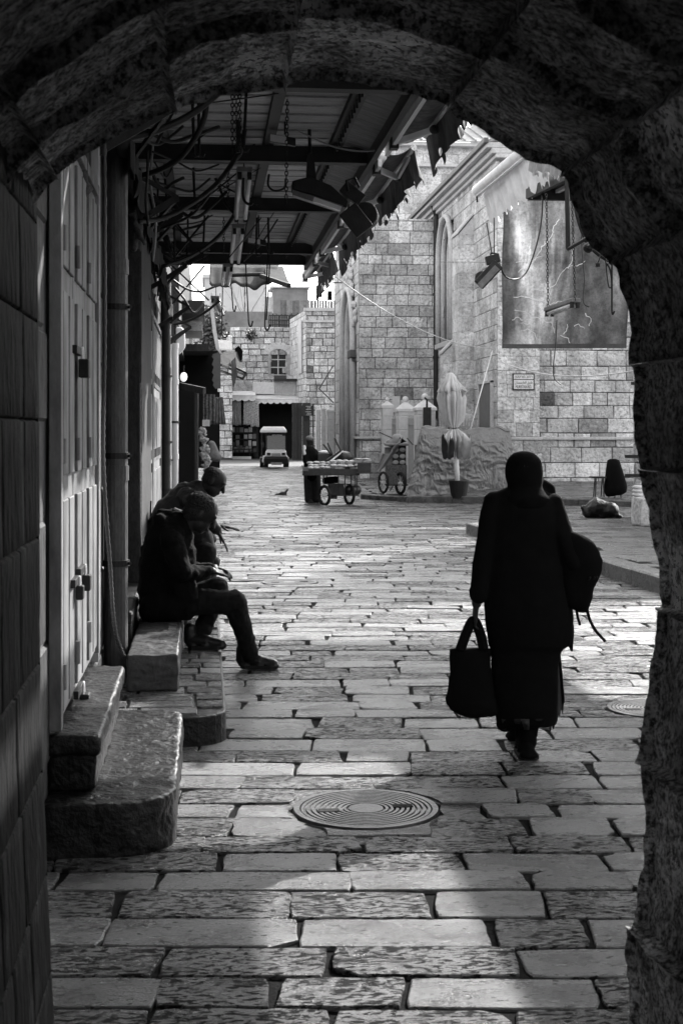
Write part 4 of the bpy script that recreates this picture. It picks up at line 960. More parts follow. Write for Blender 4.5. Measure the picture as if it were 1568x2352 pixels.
# ------------------------------------------------------------------ church gate posts and railings
def gatepost(x0, x1, ytop, Y, label, group):
    a = onwall(x0, ytop, Y); b = onwall(x1, ytop, Y); w_ = b.x - a.x; zt = a.z; cx = (a.x + b.x) / 2
    o = thing('gate_post', label, 'gate post', (cx, Y, 0), group)
    hw = w_ / 2; zb = zt - 0.62 * w_ - 0.30 * w_
    m = MB(); ashlar(m, lambda u, v, d: (u, Y - hw - d, v), (cx - hw, cx + hw), (0, zb), 0.42, (w_ * 2, w_ * 2.1), 0.012, 0.004, 3, tv=0.06); ashlar(m, lambda u, v, d: (cx - hw - d, u, v), (Y - hw, Y + hw), (0, zb), 0.42, (w_ * 2, w_ * 2.1), 0.012, 0.004, 4, tv=0.06)
    m.build('shaft', MATS['white_paint'], o); m = MB(); m.box(cx - hw + .002, cx + hw, Y - hw + .002, Y + hw, 0, zb); m.build('shaft_core', M_churchtrim, o)
    m = MB(); e = hw * 1.14; m.box(cx - e, cx + e, Y - e, Y + e, zb, zb + 0.08); k = len(m.v)
    m.v += [Vector((cx + sx * e * 0.97, Y + sy * e * 0.97, zb + 0.081)) for sx, sy in ((-1, -1), (1, -1), (1, 1), (-1, 1))] + [Vector((cx, Y, zb + 0.08 + 0.5 * w_))]
    for i in range(4): m.face((k + i, k + (i + 1) % 4, k + 4))
    m.build('pyramid_cap', M_white if False else mat('pale_cap', 0.8, 0.8, 0.1, 5), o)
    m = MB(); m.ball((cx, Y, zb + 0.08 + 0.58 * w_), 0.2 * w_, 14, 9); m.build('ball_finial', MATS['pale_cap'], o, smooth=True)
g1 = 'gate posts before the church transept'
gatepost(877, 901, 915, 42.6, 'leftmost and farthest gate post before the church transept', g1)
gatepost(912, 949, 911, 40.8, 'middle gate post before the church transept', g1)
gatepost(954, 996, 904, 38.2, 'largest gate post, right of its pair before the church', g1)
g2 = 'gate posts beyond the church portal'
gatepost(725, 735, 936, 63, 'leftmost gate post of three beyond the church portal', g2)
gatepost(738, 748, 934, 60, 'middle gate post of three beyond the church portal', g2)
gatepost(750, 767, 931, 56.5, 'rightmost gate post of three beyond the church portal', g2)
def railing(p, q, h, n, label, z0=0.15, m_=None):
    o = thing('railing', label, 'railing', (p[0], p[1], z0)); p = Vector(p); q = Vector(q); m_ = m_ or mat('pale_railing', 0.4, 0.6, 0.2, 8)
    for i in range(n + 1):
        c = p.lerp(q, i / n); m = MB(); m.tube([(c.x, c.y, z0), (c.x, c.y, h)], 0.018, 6); m.tube([(c.x, c.y, h), (c.x, c.y, h + 0.1)], 0.026, 6, 0.002); m.build('bar', m_, o)
    for z in (z0 + 0.15, h - 0.15): m = MB(); m.bar((p.x, p.y, z), (q.x, q.y, z), 0.04, 0.05); m.build('rail', m_, o)
    return o
def og(x, Y): v = onwall(x, 990, Y); return (v.x, v.y)
railing(og(901, 42.0), og(912, 41.2), 2.0, 8, 'pale iron railing between the left and middle gate posts')
railing(og(938, 40.4), og(956, 38.6), 2.0, 12, 'pale iron railing between the middle and right gate posts')
railing(og(996, 38.4), og(1092, 36.9), 1.9, 16, 'pale iron railing behind the closed parasol')
railing(og(812, 46.5), og(826, 44.4), 2.0, 8, 'pale iron gate railing before the church portal')
el = MB(); p = onwall(978, 1020, 37.7); el.box(p.x - 0.08, p.x + 0.13, 37.6, 37.75, 1.2, 2.0 + 0.3); el.tube([(p.x + 0.02, 37.68, 2.3), (p.x + .02, 37.68, 2.5), (p.x - 0.05, 37.6, 2.56)], 0.03, 8)
tag(el.build('bollard_light', M_iron, bevel=0.02), 'black upright fitting fixed to the largest gate post', 'light')
nb = MB(); s_ = onwall(900, 932, 43.4); t_ = onwall(918, 910, 43.4); nb.box(s_.x, t_.x, 43.4, 43.44, s_.z - 0.2, t_.z); nb.box((s_.x + t_.x) / 2 - .03, (s_.x + t_.x) / 2 + .03, 43.44, 43.5, 0.1, t_.z)
tag(nb.build('paper_notice', M_white), 'pale paper notice standing behind the left gate posts', 'notice')

# ------------------------------------------------------------------ tarpaulin-covered stall and closed parasol
tp = thing('covered_stall', 'market stall wrapped in crumpled grey tarpaulin behind the parasol', 'stall', G(1050, 1150))
p00 = G(930, 1152); p10 = G(1178, 1142, 0.0)
f0 = P(930, 1152, 32.4); f1 = P(1180, 1140, 34.2); b0_ = f0 + Vector((0.5, 1.5, 0)); b1_ = f1 + Vector((0.3, 1.4, 0))
def tarpfn(u, v):
    # v 0 bottom front, 0.65 top front edge, 1 back
    top = 1.66 + 0.06 * u + 0.05 * math.sin(u * 3.0 + 0.8) - .10 * math.exp(-((u - .48) / .07) ** 2) + .03 * math.sin(u * 17) + .02 * math.sin(u * 31) - (0.03 if 0.3 < u < 0.55 else 0)
    if u < 0.06: top *= 0.90 + u * 1.6
    base = f0.lerp(f1, u); back = b0_.lerp(b1_, u)
    if v < 0.62:
        t = v / 0.62; z = top * t; q = base.lerp(back, 0.16 * t + 0.03 * math.sin(t * 3 + u * 4)); q.z = z
    else:
        t = (v - 0.62) / 0.38; q = base.lerp(back, 0.16 + 0.84 * t); q.z = top + 0.04 * math.sin(t * 3.1)
    S_, T_ = u * 2.5, v * 2.9; wv = 0.35 * noise.noise(Vector((S_ * .8, T_ * .8, 3))); S_ += .22 * noise.noise(Vector((S_ * 2, T_ * 2, 21))) + .07 * noise.noise(Vector((S_ * 7, T_ * 7, 25))); T_ += .22 * noise.noise(Vector((S_ * 2, T_ * 2, 33))) + .07 * noise.noise(Vector((S_ * 7, T_ * 7, 37)))
    def rg_(fa, fb, sd, an): ca_, sa_ = math.cos(an + wv), math.sin(an + wv); return 1 - 2.2 * abs(noise.noise(Vector(((S_ * ca_ + T_ * sa_) * fa, (T_ * ca_ - S_ * sa_) * fb, sd))))
    ft = min(1, 7 * (.62 - v)) if v < .62 else .4
    q.y -= 0.07 * noise.noise(Vector((S_ * 1.4, T_ * 1.4, 1))) + ft * (0.036 * rg_(1.3, 3.0, 2, .55) + 0.028 * rg_(3.5, 5.5, 5, -.6) + 0.016 * rg_(8, 11, 8, 1.1) + .006 * rg_(16, 34, 12, .1))
    q.x += 0.015 * noise.noise(Vector((S_ * 5, T_ * 5, 7))) + .26 * min(1, v / .62) * (1 - u) ** 5 - .12 * (min(1, v / .62) ** 3) * u ** 6
    return q
m = MB(); m.sheet(tarpfn, 250, 150); m.build('tarpaulin', M_tarp, tp, smooth=True)
m = MB(); m.prism([f0.lerp(f1, .12) + Vector((.1, .75, 0)), f0.lerp(f1, .9) + Vector((0, .75, 0)), f0.lerp(f1, .9) + Vector((0, 1.3, 0)), f0.lerp(f1, .12) + Vector((.1, 1.3, 0))], (0, 0, 1.3)); m.build('stall_body', M_wood, tp)
um = thing('closed_parasol', 'tall closed cream parasol tied shut, standing in a dark pot', 'parasol', G(1052, 1143))
zp = 32.0; base = P(1052, 1143, zp); top = P(1034, 857, zp)
m = MB(); m.tube([P(1051, 1128, zp), P(1046, 1030, zp)], 0.055, 12); m.tube([P(1046, 1030, zp), P(1034, 860, zp)], 0.045, 12); m.build('pole', M_white, um, smooth=True)
def canopy_loft(levels, k=120, seed=1, folds=7):
    m = MB(); rings = []
    for i, (x, y, r, amp) in enumerate(levels):
        c = P(x, y, zp); ring = []
        for j in range(k):
            t = 2 * math.pi * j / k; rr = r * (1 + amp * 1.5 * (abs(math.sin(t * folds / 2 + i * 0.10 + seed)) ** .6 - .6) + amp * 0.5 * math.sin(t * 3 + i * 0.3))
            ring.append(c + Vector((math.cos(t) * rr, math.sin(t) * rr, -0.10 * amp * math.sin(t * folds + seed) * 3 * (i == len(levels) - 1))))
        rings.append(ring)
    m.loft(rings); return m
M_par = mat('parasol_cloth', 0.52, 0.9, 0.2, 4, 0.4, 18)
canopy_loft([(1034, 856, .03, 0), (1034, 860, .09, .05), (1034, 872, .14, .15), (1034, 884, .18, .5), (1035, 899, .23, .7), (1036, 900, .16, .5)], seed=2, folds=10).build('top_flap', M_par, um, smooth=True)
canopy_loft([(1034, 870, .10, .1), (1035, 895, .20, .5), (1036, 915, .21, .75), (1037, 940, .18, .8), (1038, 965, .16, .7), (1040, 982, .09, .3), (1041, 986, .09, .3), (1042, 996, .15, .7), (1043, 1010, .19, .9), (1045, 1026, .20, 1.0)], seed=4, folds=12).build('folded_canopy', M_par, um, smooth=True)
m = MB(); m.tube([P(1029, 983, zp), P(1040, 984, zp - .12), P(1052, 983, zp)], 0.02, 6); m.build('tie_cord', M_cable, um)
for dx in (-4, -1, 3, 6): m = MB(); m.tube([P(1043 + dx, 1000, zp - .05), P(1045 + dx * 1.4, 1040, zp - .05)], 0.012, 6); m.build('rib', M_white, um)
m = MB(); rings = []
for y_, hw in ((1143, 0.17), (1106, 0.235), (1103, 0.235), (1106, 0.19)): rings.append(Vector(P(1053, y_, zp)) and MB().ring(P(1053, y_, zp), Vector((0, 0, 1)), hw, 20))
m.loft(rings); m.build('pot', M_iron, um)

# ------------------------------------------------------------------ street sellers' carts
def wheel(par, c, r, ax, w_=0.035, spokes=10, m_=None):
    ax = Vector(ax).normalized(); m = MB(); k = 28; a = ax.orthogonal().normalized(); b = ax.cross(a)
    rings = []
    for i in range(k): t = 2 * math.pi * i / k; d = a * math.cos(t) + b * math.sin(t); cc = Vector(c) + d * r; rings.append([cc + d * (w_ * math.cos(q)) + ax * (w_ * math.sin(q)) for q in [2 * math.pi * j / 8 for j in range(8)]])
    m.loft(rings + [rings[0]], cap=False); wl = m.build('wheel', M_rubber, par, smooth=True)
    m = MB()
    for i in range(spokes): t = 2 * math.pi * i / spokes; m.tube([c, Vector(c) + (a * math.cos(t) + b * math.sin(t)) * r * 0.95], 0.006, 5)
    m.tube([Vector(c) - ax * 0.05, Vector(c) + ax * 0.05], 0.03, 8); m.build('spokes', M_tubew, wl)
    return wl
zk = 31.0
def K(x, y, dz=0.0): return P(x, y, zk + dz)
cart = thing('vendor_cart', 'two wheeled bread seller cart with a flat wooden bed in the street', 'cart', K(770, 1160))
def pbox(mb, x0, x1, y0, y1, dz0, dz1, z=None):
    z = z or zk; a = P(x0, y1, z + dz0); b = P(x1, y1, z + dz0); c = P(x0, y1, z + dz1); hgt = px_h(y1 - y0, z + dz0)
    c = a + (P(784, 990, z + dz1) - P(784, 990, z + dz0)); mb.frame(a, b - a, c - a, Vector((0, 0, hgt))); return mb
def px_h(n, z): return n / F * z
m = MB(); pbox(m, 694, 826, 1088, 1092, 0, 1.0); m.build('bed', M_wood, cart, bevel=0.005)
m = MB(); pbox(m, 695, 826, 1077, 1088, 0, 0.03); pbox(m, 695, 826, 1077, 1088, 0.96, 1.0); pbox(m, 695, 697, 1077, 1088, 0.035, .95); m.build('side_board', mat('cart_board', 0.05, 0.8, 0.4, 8, 0.3, 30), cart)
wheel(cart, K(745, 1138, 0.1), 0.205, (1, 0.55, 0)); wheel(cart, K(802, 1136, 0.35), 0.205, (1, 0.45, 0))
m = MB(); m.tube([K(745, 1138, .1), K(802, 1136, .35)], 0.02, 6); m.build('axle', M_iron, cart)
for (x, y1, dz) in ((743, 1112, .1), (750, 1108, .7), (777, 1138, .05), (792, 1140, .1), (806, 1120, .4), (820, 1138, .05), (816, 1128, .8)): m = MB(); m.bar(K(x, 1092, dz), K(x, y1, dz), 0.022, 0.022); m.build('frame_leg', M_iron, cart)
m = MB(); m.bar(K(777, 1138, .05), K(824, 1138, .05), .02); m.bar(K(752, 1112, .05), K(820, 1112, .05), .02); m.build('lower_frame', M_iron, cart)
o = MB(); pbox(o, 753, 790, 1112, 1138, .15, .6); tag(o.build('wooden_crate', M_wood, bevel=0.01), 'slatted dark crate slung between the wheels of the bread cart', 'crate')
o = MB(); pbox(o, 753, 774, 1138, 1146, .2, .5); tag(o.build('flat_box', M_iron, bevel=0.01), 'flat dark box under the crate of the bread cart', 'box')
o = MB(); c = K(812, 1126, .35); o.cap(c - Vector((0.10, 0, 0)), c + Vector((0.06, 0.1, 0)), 0.13); tag(o.build('black_bag', M_leather, voxel=0.03, sm=2), 'black bag hanging inside the right end of the bread cart', 'bag')
o = MB(); c = K(758, 1104, .4); o.cap(c - Vector((0.1, 0, 0.0)), c + Vector((0.12, 0, .02)), 0.09); tag(o.build('dark_sack', M_cloth, voxel=0.03, sm=2), 'dark sack stuffed under the bed of the bread cart', 'sack')
o = MB(); pbox(o, 821, 852, 1063, 1085, -.05, .5); pbox(o, 819, 856, 1085, 1088, -.1, .6); tag(o.build('cardboard_box', mat('brown_card', 0.05, 0.85, 0.3, 8), bevel=0.008), 'brown box standing out at the right end of the bread cart', 'box')
o = MB(); pbox(o, 695, 708, 1073, 1082, -.06, -.03); tag(o.build('price_card', M_card), 'small pale card fixed at the left corner of the bread cart', 'card')
br = random.Random(17); M_bread = mat('bread', 0.5, 0.8, 0.35, 18, 0.5, 40)
row_n = ['front', 'second', 'third', 'back']; 
ORD = ['first', 'second', 'third', 'fourth', 'fifth', 'sixth', 'seventh', 'eighth', 'ninth', 'tenth', 'eleventh', 'twelfth', 'thirteenth', 'fourteenth']
for r_i in range(3):
    for c_i in range(9):
        x = 713 + c_i * 13.2 + br.uniform(-2, 2); y = 1076 - r_i * 5.5 - (4 if x > 760 else 0) + br.uniform(-1, 1); c = K(x, y, 0.12 + r_i * 0.27)
        m = MB(); m.ball(c + Vector((0, 0, .02)), (0.085 * br.uniform(.8, 1.15), 0.11, 0.035), 12, 6)
        tag(m.build('flatbread', M_bread, smooth=True), ORD[c_i] + ' flatbread from the left in the ' + row_n[r_i] + ' row on the cart', 'bread', 'flatbreads on the cart')
for c_i in range(5):
    x = 765 + c_i * 19; n_ = 4 if c_i in (3, 4) else 3
    for k_ in range(n_):
        m = MB(); m.ball(K(x + br.uniform(-1.5, 1.5), 1066 - k_ * 3.2 - (2 if c_i > 2 else 0), 0.3), (0.105, 0.11, 0.020), 12, 6)
        tag(m.build('flatbread', M_bread, smooth=True), ORD[k_] + ' flatbread from the bottom in the ' + ORD[c_i] + ' stack from the left', 'bread', 'stacked flatbreads on the cart')
o = thing('folding_chair', 'folded chair lying with its thin legs in the air on the cart', 'chair', K(775, 1060, .8))
m = MB(); m.bar(K(752, 1062, .7), K(786, 1038, .9), 0.05, 0.14); m.build('seat', M_iron, o, bevel=0.01)
for (a_, b_2) in (((752, 1017), (766, 1052)), ((768, 1006), (784, 1040)), ((742, 1020), (764, 1050)), ((784, 1040), (800, 1062))): m = MB(); m.tube([K(*a_, .8), K(*b_2, .85)], 0.018, 6); m.build('leg', M_iron, o)
m = MB(); m.bar(K(760, 1058, .65), K(788, 1036, .85), 0.02, 0.03); m.build('edge_strip', M_white, o)
o = MB(); c = K(792, 1050, .95); o.ball(c, (0.2, 0.2, 0.14)); tag(o.build('black_sack', M_leather, voxel=.03, sm=2), 'rounded black sack on the bread cart behind the folded chair', 'sack')
o = MB(); pbox(o, 730, 764, 1042, 1062, .9, 1.3); tag(o.build('plastic_crate', M_wood, bevel=.01), 'dark crate at the back of the cart with a white bundle on it', 'crate')
o = MB(); c = K(744, 1039, 1.1); o.ball(c, (0.13, 0.12, 0.05)); tag(o.build('white_bundle', M_white, smooth=True), 'white cloth bundle on the dark crate at the back of the cart', 'bundle')
# second cart with basket front
zk2 = 33.5
def K2_(x, y, dz=0): return P(x, y, zk2 + dz)
c2 = thing('basket_cart', 'tall basket fronted cart with two wheels left of the tarpaulin', 'cart', K2_(900, 1136))
m = MB(); pbox(m, 886, 934, 1068, 1114, 0.1, 0.8, zk2); m.build('woven_body', mat('wicker', 0.13, 0.8, 0.9, 30, 1.0, 60, stretch=(2, 2, 1)), c2, bevel=0.01)
m = MB(); pbox(m, 884, 900, 1028, 1068, 0.1, 0.8, zk2); m.build('side_panel', M_board, c2)
m = MB(); pbox(m, 900, 932, 1024, 1068, 0.15, 0.8, zk2); m.build('display_case', M_iron, c2)
for i, y_ in enumerate((1033, 1048, 1062)):
    for x_ in (908, 924):
        m = MB(); m.ball(K2_(x_, y_, 0.1), (0.075, 0.03, 0.055), 10, 6); m.build('painted_emblem', mat('cream_emblem', 0.4, 0.6, 0.2, 10), c2)
m = MB(); pbox(m, 884, 938, 1018, 1024, -0.1, 0.9, zk2); m.build('canopy_board', M_board, c2, bevel=.02)
wheel(c2, K2_(880, 1108, 0.2), 0.24, (1, 0.35, 0), 0.03); wheel(c2, K2_(919, 1110, 0.0), 0.24, (1, 0.35, 0), 0.035)
m = MB(); m.bar(K2_(884, 1114, .2), K2_(936, 1114, .2), .03); m.tube([K2_(903, 1114, .1), K2_(895, 1128, .1)], .012, 5); m.tube([K2_(908, 1114, .1), K2_(912, 1128, .1)], .012, 5); m.build('undercarriage', M_iron, c2)
o = MB()
def clothfn(u, v):
    p0 = K2_(866 + 58 * u, 1043 - 42 * u + 14 * math.sin(u * 3.1), 0.05); d = Vector((0, 0, -0.42 * v * (1 - 0.75 * u)))
    return p0 + d + Vector((0.03 * math.sin(u * 17 + v * 4), -0.15 + 0.5 * v * u + 0.05 * math.sin(u * 23 + v * 9), 0.03 * math.sin(u * 11 + v * 5)))
o.sheet(clothfn, 40, 20); tag(o.build('draped_cloth', mat('dull_cloth', 0.27, 0.9, 0.2, 6, 0.4, 20), smooth=True, solid=0.012), 'crumpled pale cloth draped over the basket cart', 'cloth')
o = MB(); c = K2_(912, 1010, .4); o.ball(c, (0.17, 0.16, 0.15)); o.ball(c + Vector((-0.15, 0, -0.08)), (0.14, 0.12, 0.1)); tag(o.build('cloth_bundle', MATS['dull_cloth'], voxel=.03, sm=2), 'rounded cloth bundle on top of the basket cart', 'bundle')
o = MB(); o.tube([K2_(871, 993), K2_(900, 1006, .3)], .012, 6); tag(o.build('stick', M_iron), 'long thin stick poking out left of the cloth on the basket cart', 'stick'); o = MB(); o.tube([K2_(934, 1006, .3), K2_(948, 1022, .3)], .012, 6); tag(o.build('stick', M_iron), 'short stick leaning right of the bundle on the basket cart', 'stick')
o = MB(); o.prism([K2_(918, 1004, .2), K2_(933, 1014, .2), K2_(921, 1018, .2)], (0, .2, 0)); tag(o.build('black_flag', M_cloth), 'small black pointed scrap on the basket cart bundle', 'scrap')

# golf cart
zg = 62.0
def Q(x, y, dz=0): return P(x, y, zg + dz)
gc = thing('golf_cart', 'small white roofed electric cart facing the camera before the dark shop', 'electric cart', Q(632, 1074))
def vloft(rows, name, m_, par, bevel=0.02):
    mb = MB(); rings = []
    for (x0, x1, y, d0, d1) in rows: rings.append([Q(x0, y, d0), Q(x1, y, d0), Q(x1, y, d1), Q(x0, y, d1)])
    mb.loft(rings); return mb.build(name, m_, par, bevel=bevel)
vloft([(604, 652, 980, .1, 1.6), (598, 658, 988, -.1, 1.8), (597, 659, 993, -.15, 1.85), (600, 656, 994, -.1, 1.8)], 'roof', M_white, gc, 0.03)
ws = vloft([(612, 656, 995, .12, .15), (611, 657, 1034, -.12, -.08)], 'windshield', mat('windshield_glass', 0.03, 0.1, 0.5, 6, 0, spec=0.8), gc, 0)
m = MB()
for i in range(9): xx = 625 + i * 2.6; m.bar(Q(xx, 999 + (i % 2), 0.08), Q(xx + 1.8, 1000 - (i % 3) * .7, 0.08), 0.02, 0.05)
m.build('windshield_lettering', M_white, ws)
for xx in (612, 656): m = MB(); m.tube([Q(xx, 994, .12), Q(xx, 1036, -.15)], 0.025, 6); m.build('roof_post', M_iron, gc)
for xx in (601, 655): m = MB(); m.tube([Q(xx, 992, 1.6), Q(xx, 1050, 1.7)], 0.025, 6); m.build('roof_post', M_iron, gc)
vloft([(613, 655, 1032, -.1, .3), (610, 658, 1038, -.35, .3), (609, 658, 1047, -.42, .3), (611, 657, 1049, -.4, .3)], 'hood', M_white, gc, .03)
vloft([(609, 659, 1048, -.38, .5), (606, 661, 1054, -.4, .6), (607, 660, 1066, -.36, .6)], 'bumper', M_iron, gc, .03)
vloft([(622, 648, 1062, -.42, -.36), (623, 647, 1068, -.42, -.36)], 'number_plate', M_white if False else mat('plate_grey', 0.35, .5, .1, 6), gc, .005)
for xx in (613, 647): m = MB(); pbox(m, xx, xx + 8, 1040, 1045, -.46, -.38, zg); m.build('headlight', M_glassd, gc, bevel=.01)
m = MB(); pbox(m, 624, 644, 1041, 1047, -.45, -.41, zg); m.build('grille', mat('plate_grey'), gc)
vloft([(604, 660, 1046, .6, 2.0), (602, 662, 1062, .6, 2.1)], 'rear_body', M_white, gc, .04)
m = MB(); pbox(m, 614, 654, 1024, 1042, 1.0, 1.15, zg); m.build('seat_back', M_iron, gc, bevel=.03)
m = MB(); r0_ = [Q(640 + 6 * math.cos(t), 1022 + 5 * math.sin(t), .4) for t in [2 * math.pi * i / 16 for i in range(17)]]; m.tube(r0_, .015, 6); m.build('steering_wheel', M_iron, gc)
for (xx, dz) in ((611, -.1), (656, -.1), (602, 1.6), (658, 1.6)): m = MB(); c = Q(xx, 1061, dz); m.tube([c - Vector((.1, 0, 0)), c + Vector((.1, 0, 0))], 0.235, 20); m.build('wheel', M_rubber, gc, bevel=.02)
m = MB(); m.ball(Q(604, 1022, 0), (.04, .03, .14), 8, 6); m.build('mirror', M_iron, gc)

# ------------------------------------------------------------------ right hand side: shop corner, banner, covered chair, bag
rs = thing('side_shop', 'stone corner of a side shop with wooden shutters at the right edge', 'shop', P(1455, 1232, 21.5))
c0 = P(1456, 1232, 22.0); X0, Y0 = c0.x, c0.y
mb = MB(); ashlar(mb, lambda u, v, d: (u, Y0 - d, v), (X0, X0 + 1.2), (0.1, 6.3), 0.34, (0.35, 0.6), 0.02, 0.008, 81, tv=0.22, cv=.2); ashlar(mb, lambda u, v, d: (X0 - d + (u - Y0) * .33, u, v), (Y0, Y0 + 3.6), (0.1, 6.3), 0.34, (0.35, 0.6), 0.02, 0.008, 82, tv=0.15, tb=.1, cv=.2)
mb.build('wall', M_church, rs); m = MB(); m.prism([(X0 + .003, Y0 + .003, 0), (X0 + 9, Y0 + .003, 0), (X0 + 9, Y0 + 3.6, 0), (X0 + 1.2, Y0 + 3.6, 0)], (0, 0, 6.3)); m.build('wall_core', M_mortarl, rs)
m = MB()
for i in range(3): m.box(X0 + 0.17 + i * 0.19, X0 + 0.34 + i * 0.19, Y0 - 0.07, Y0 - 0.03, 0.95, 3.35)
m.build('wooden_shutter', mat('pale_old_wood', 0.24, 0.85, 0.5, 5, 0.5, 26, stretch=(3, 3, .4)), rs, bevel=.006)
for z in (0.95, 1.25, 2.4, 3.4, 3.95, 4.3): m = MB(); m.bar((X0 - 0.08 - (.1 if z < 1.3 else 0), Y0 - .08, z), (X0 + 0.16, Y0 - .08, z), 0.03, 0.05); m.build('hinge', M_iron, rs)
m = MB(); m.box(X0 - 0.06, X0 + 0.7, Y0 - .5, Y0, 0.17, 0.62); m.build('base_block', M_church, rs, bevel=.03)
m = MB()
for z in (0.65, 0.71, 0.77): m.ball((X0 + .02, Y0 - .1, z), (.09, .09, .035), 12, 6)
m.build('plaster_moulding', M_white, rs, smooth=True)
m = MB(); m.box(X0 + 0.05, X0 + 0.5, Y0 - .2, Y0, 3.9, 4.5); m.build('stone_bracket', M_churchtrim, rs, bevel=.12)
# overhead shade on the right, out of view mostly
cv = thing('side_canopy', 'dark sheet metal shade above the painted cloth at the upper right', 'canopy', P(1280, 440, 17))
q = [P(1212, 446, 17.0), P(1212, 446, 17.0) + Vector((3.2, 0, 0)), P(1212, 446, 17.0) + Vector((3.2, -3.6, 0)), P(1212, 446, 17.0) + Vector((0.4, -3.6, 0))]
m = MB(); m.prism([v + Vector((0, 0, .06)) for v in q], (0, 0, 0.05)); m.build('sheet', M_beam, cv)
m = MB(); m.bar(q[0], q[1], 0.08, 0.14); m.bar(q[0] + Vector((0.05, -2.5, 0)), q[1] + Vector((0, -2.5, 0)), .08, .14); m.bar(q[0], q[3], .06, .12); m.build('edge_beam', M_beam, cv)
for i in range(6): m = MB(); x = q[0].x + .35 + i * .45; m.bar((x, q[0].y, q[0].z + .03), (x + .25, q[0].y - 3.5, q[0].z + .03), 0.05, 0.04); m.build('rafter', M_tubew, cv)
# unseen shop and overhead shades added on the right to shadow paving and door
so_ = thing('unseen_shade_shop', 'unseen stone shop with two overhead shades, added right of the archway to block sun', 'shop', (6.8, 9, 0))
mb = MB(); ashlar(mb, lambda u, v, d: (6.8 - d, u, v), (3.6, 13.0), (0, 5.2), 0.36, (0.4, 0.8), 0.015, 0.006, 91, skip=lambda u, v: (7 < u < 8.6 or 9.8 < u < 11.4) and v < 2.6); mb.build('wall', M_church, so_)
m = MB(); m.box(6.803, 12, 3.6, 13.0, 0, 5.2); m.build('wall_core', M_mortarl, so_)
for y_ in (7.0, 9.8): m = MB(); m.box(6.72, 6.80, y_, y_ + 1.6, 0.05, 2.6); m.build('shutter_door', M_wood, so_, bevel=.01)
m = MB(); m.box(4.95, 6.8, 7.5, 13.0, 3.9, 3.94); m.build('added_metal_shade', M_beam, so_)  # added out of view to shade the paving on the right
m = MB(); m.box(2.75, 4.2, 5.6, 10.7, 3.92, 3.96); sh2 = m.build('added_cloth_shade', M_fabricd, so_)  # added out of view to shade the left paving and lower door
for y_ in (5.7, 8.2, 10.6): m = MB(); m.bar((2.75, y_, 3.88), (6.8, y_, 3.88), .05, .06); m.build('shade_arm', M_iron, so_)
# painted hanging cloth with branching pale cracks
YBn = 27.5
bn = thing('hanging_banner', 'large grey painted cloth with pale branching lightning lines hung across the square', 'banner', onwall(1300, 450, YBn))
b00 = onwall(1152, 800, YBn); b10 = onwall(1436, 800, YBn); b01 = onwall(1156, 440, YBn); b11 = onwall(1456, 440, YBn)
def bfn(u, v, e=0.0):
    p = b00.lerp(b10, u).lerp(b01.lerp(b11, u), v); s = 0.06 * math.sin(u * 5 + v * 3) + 0.05 * math.sin((u - v) * 9) * (1 - abs(2 * v - 1) * .5) + 0.03 * noise.noise(Vector((u * 6, v * 6, 0)))
    return p + Vector((0, s - e, 0))
def banner_mat():
    m = mat('painted_cloth', 0.16, 0.85, 0.6, 1.8, 0.4, 14, spk=0.35, veins=(0.75, (1.0, 1, .13), 4.2, (0, R(-22), 0))); n = m.node_tree.nodes; l = m.node_tree.links; b = n['Principled BSDF']
    lk = b.inputs['Base Color'].links[0].from_socket; tc = n.new('ShaderNodeTexCoord'); mp = n.new('ShaderNodeMapping'); mp.inputs['Rotation'].default_value = (0, R(-24), 0); mp.inputs['Scale'].default_value = (0.8, 1, 0.22)
    l.new(tc.outputs['Object'], mp.inputs[0]); w_ = n.new('ShaderNodeTexNoise'); w_.inputs['Scale'].default_value = 1.6; w_.inputs['Detail'].default_value = 3; l.new(mp.outputs[0], w_.inputs['Vector'])
    r = n.new('ShaderNodeMapRange'); r.inputs['From Min'].default_value = .5; r.inputs['From Max'].default_value = .75; r.inputs['To Min'].default_value = 0.9; r.inputs['To Max'].default_value = 3.2; l.new(w_.outputs[0], r.inputs['Value'])
    v = n.new('ShaderNodeVectorMath'); v.operation = 'SCALE'; l.new(lk, v.inputs[0]); 
    def mt(op, a, c, d=None):
        k = n.new('ShaderNodeMath'); k.operation = op
        for i_, x_ in enumerate((a, c, d)):
            if x_ is None: continue
            if hasattr(x_, 'node'): l.new(x_, k.inputs[i_])
            else: k.inputs[i_].default_value = x_
        return k.outputs[0]
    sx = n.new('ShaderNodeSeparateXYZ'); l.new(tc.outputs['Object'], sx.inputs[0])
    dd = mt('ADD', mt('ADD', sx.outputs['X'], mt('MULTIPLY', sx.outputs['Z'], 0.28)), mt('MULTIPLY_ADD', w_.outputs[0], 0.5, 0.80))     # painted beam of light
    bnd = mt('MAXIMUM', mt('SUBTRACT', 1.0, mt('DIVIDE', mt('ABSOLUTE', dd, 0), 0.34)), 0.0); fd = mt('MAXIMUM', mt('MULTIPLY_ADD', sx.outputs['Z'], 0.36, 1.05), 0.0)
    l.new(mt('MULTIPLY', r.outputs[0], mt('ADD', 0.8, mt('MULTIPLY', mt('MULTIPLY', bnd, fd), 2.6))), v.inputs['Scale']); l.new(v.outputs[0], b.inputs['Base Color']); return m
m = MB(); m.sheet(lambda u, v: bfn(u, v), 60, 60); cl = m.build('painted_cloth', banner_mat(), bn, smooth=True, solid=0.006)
m = MB(); m.sheet(lambda u, v: bfn(u, v * 0.028, 0.008), 60, 2); m.sheet(lambda u, v: bfn(u * 0.008, .028 + v * .97, 0.008), 2, 60); m.sheet(lambda u, v: bfn(0.985 + u * 0.015, .028 + v * .97, 0.008), 2, 60); m.build('dark_hem', mat('dark_hem', 0.09, .9, .3, 5), bn)
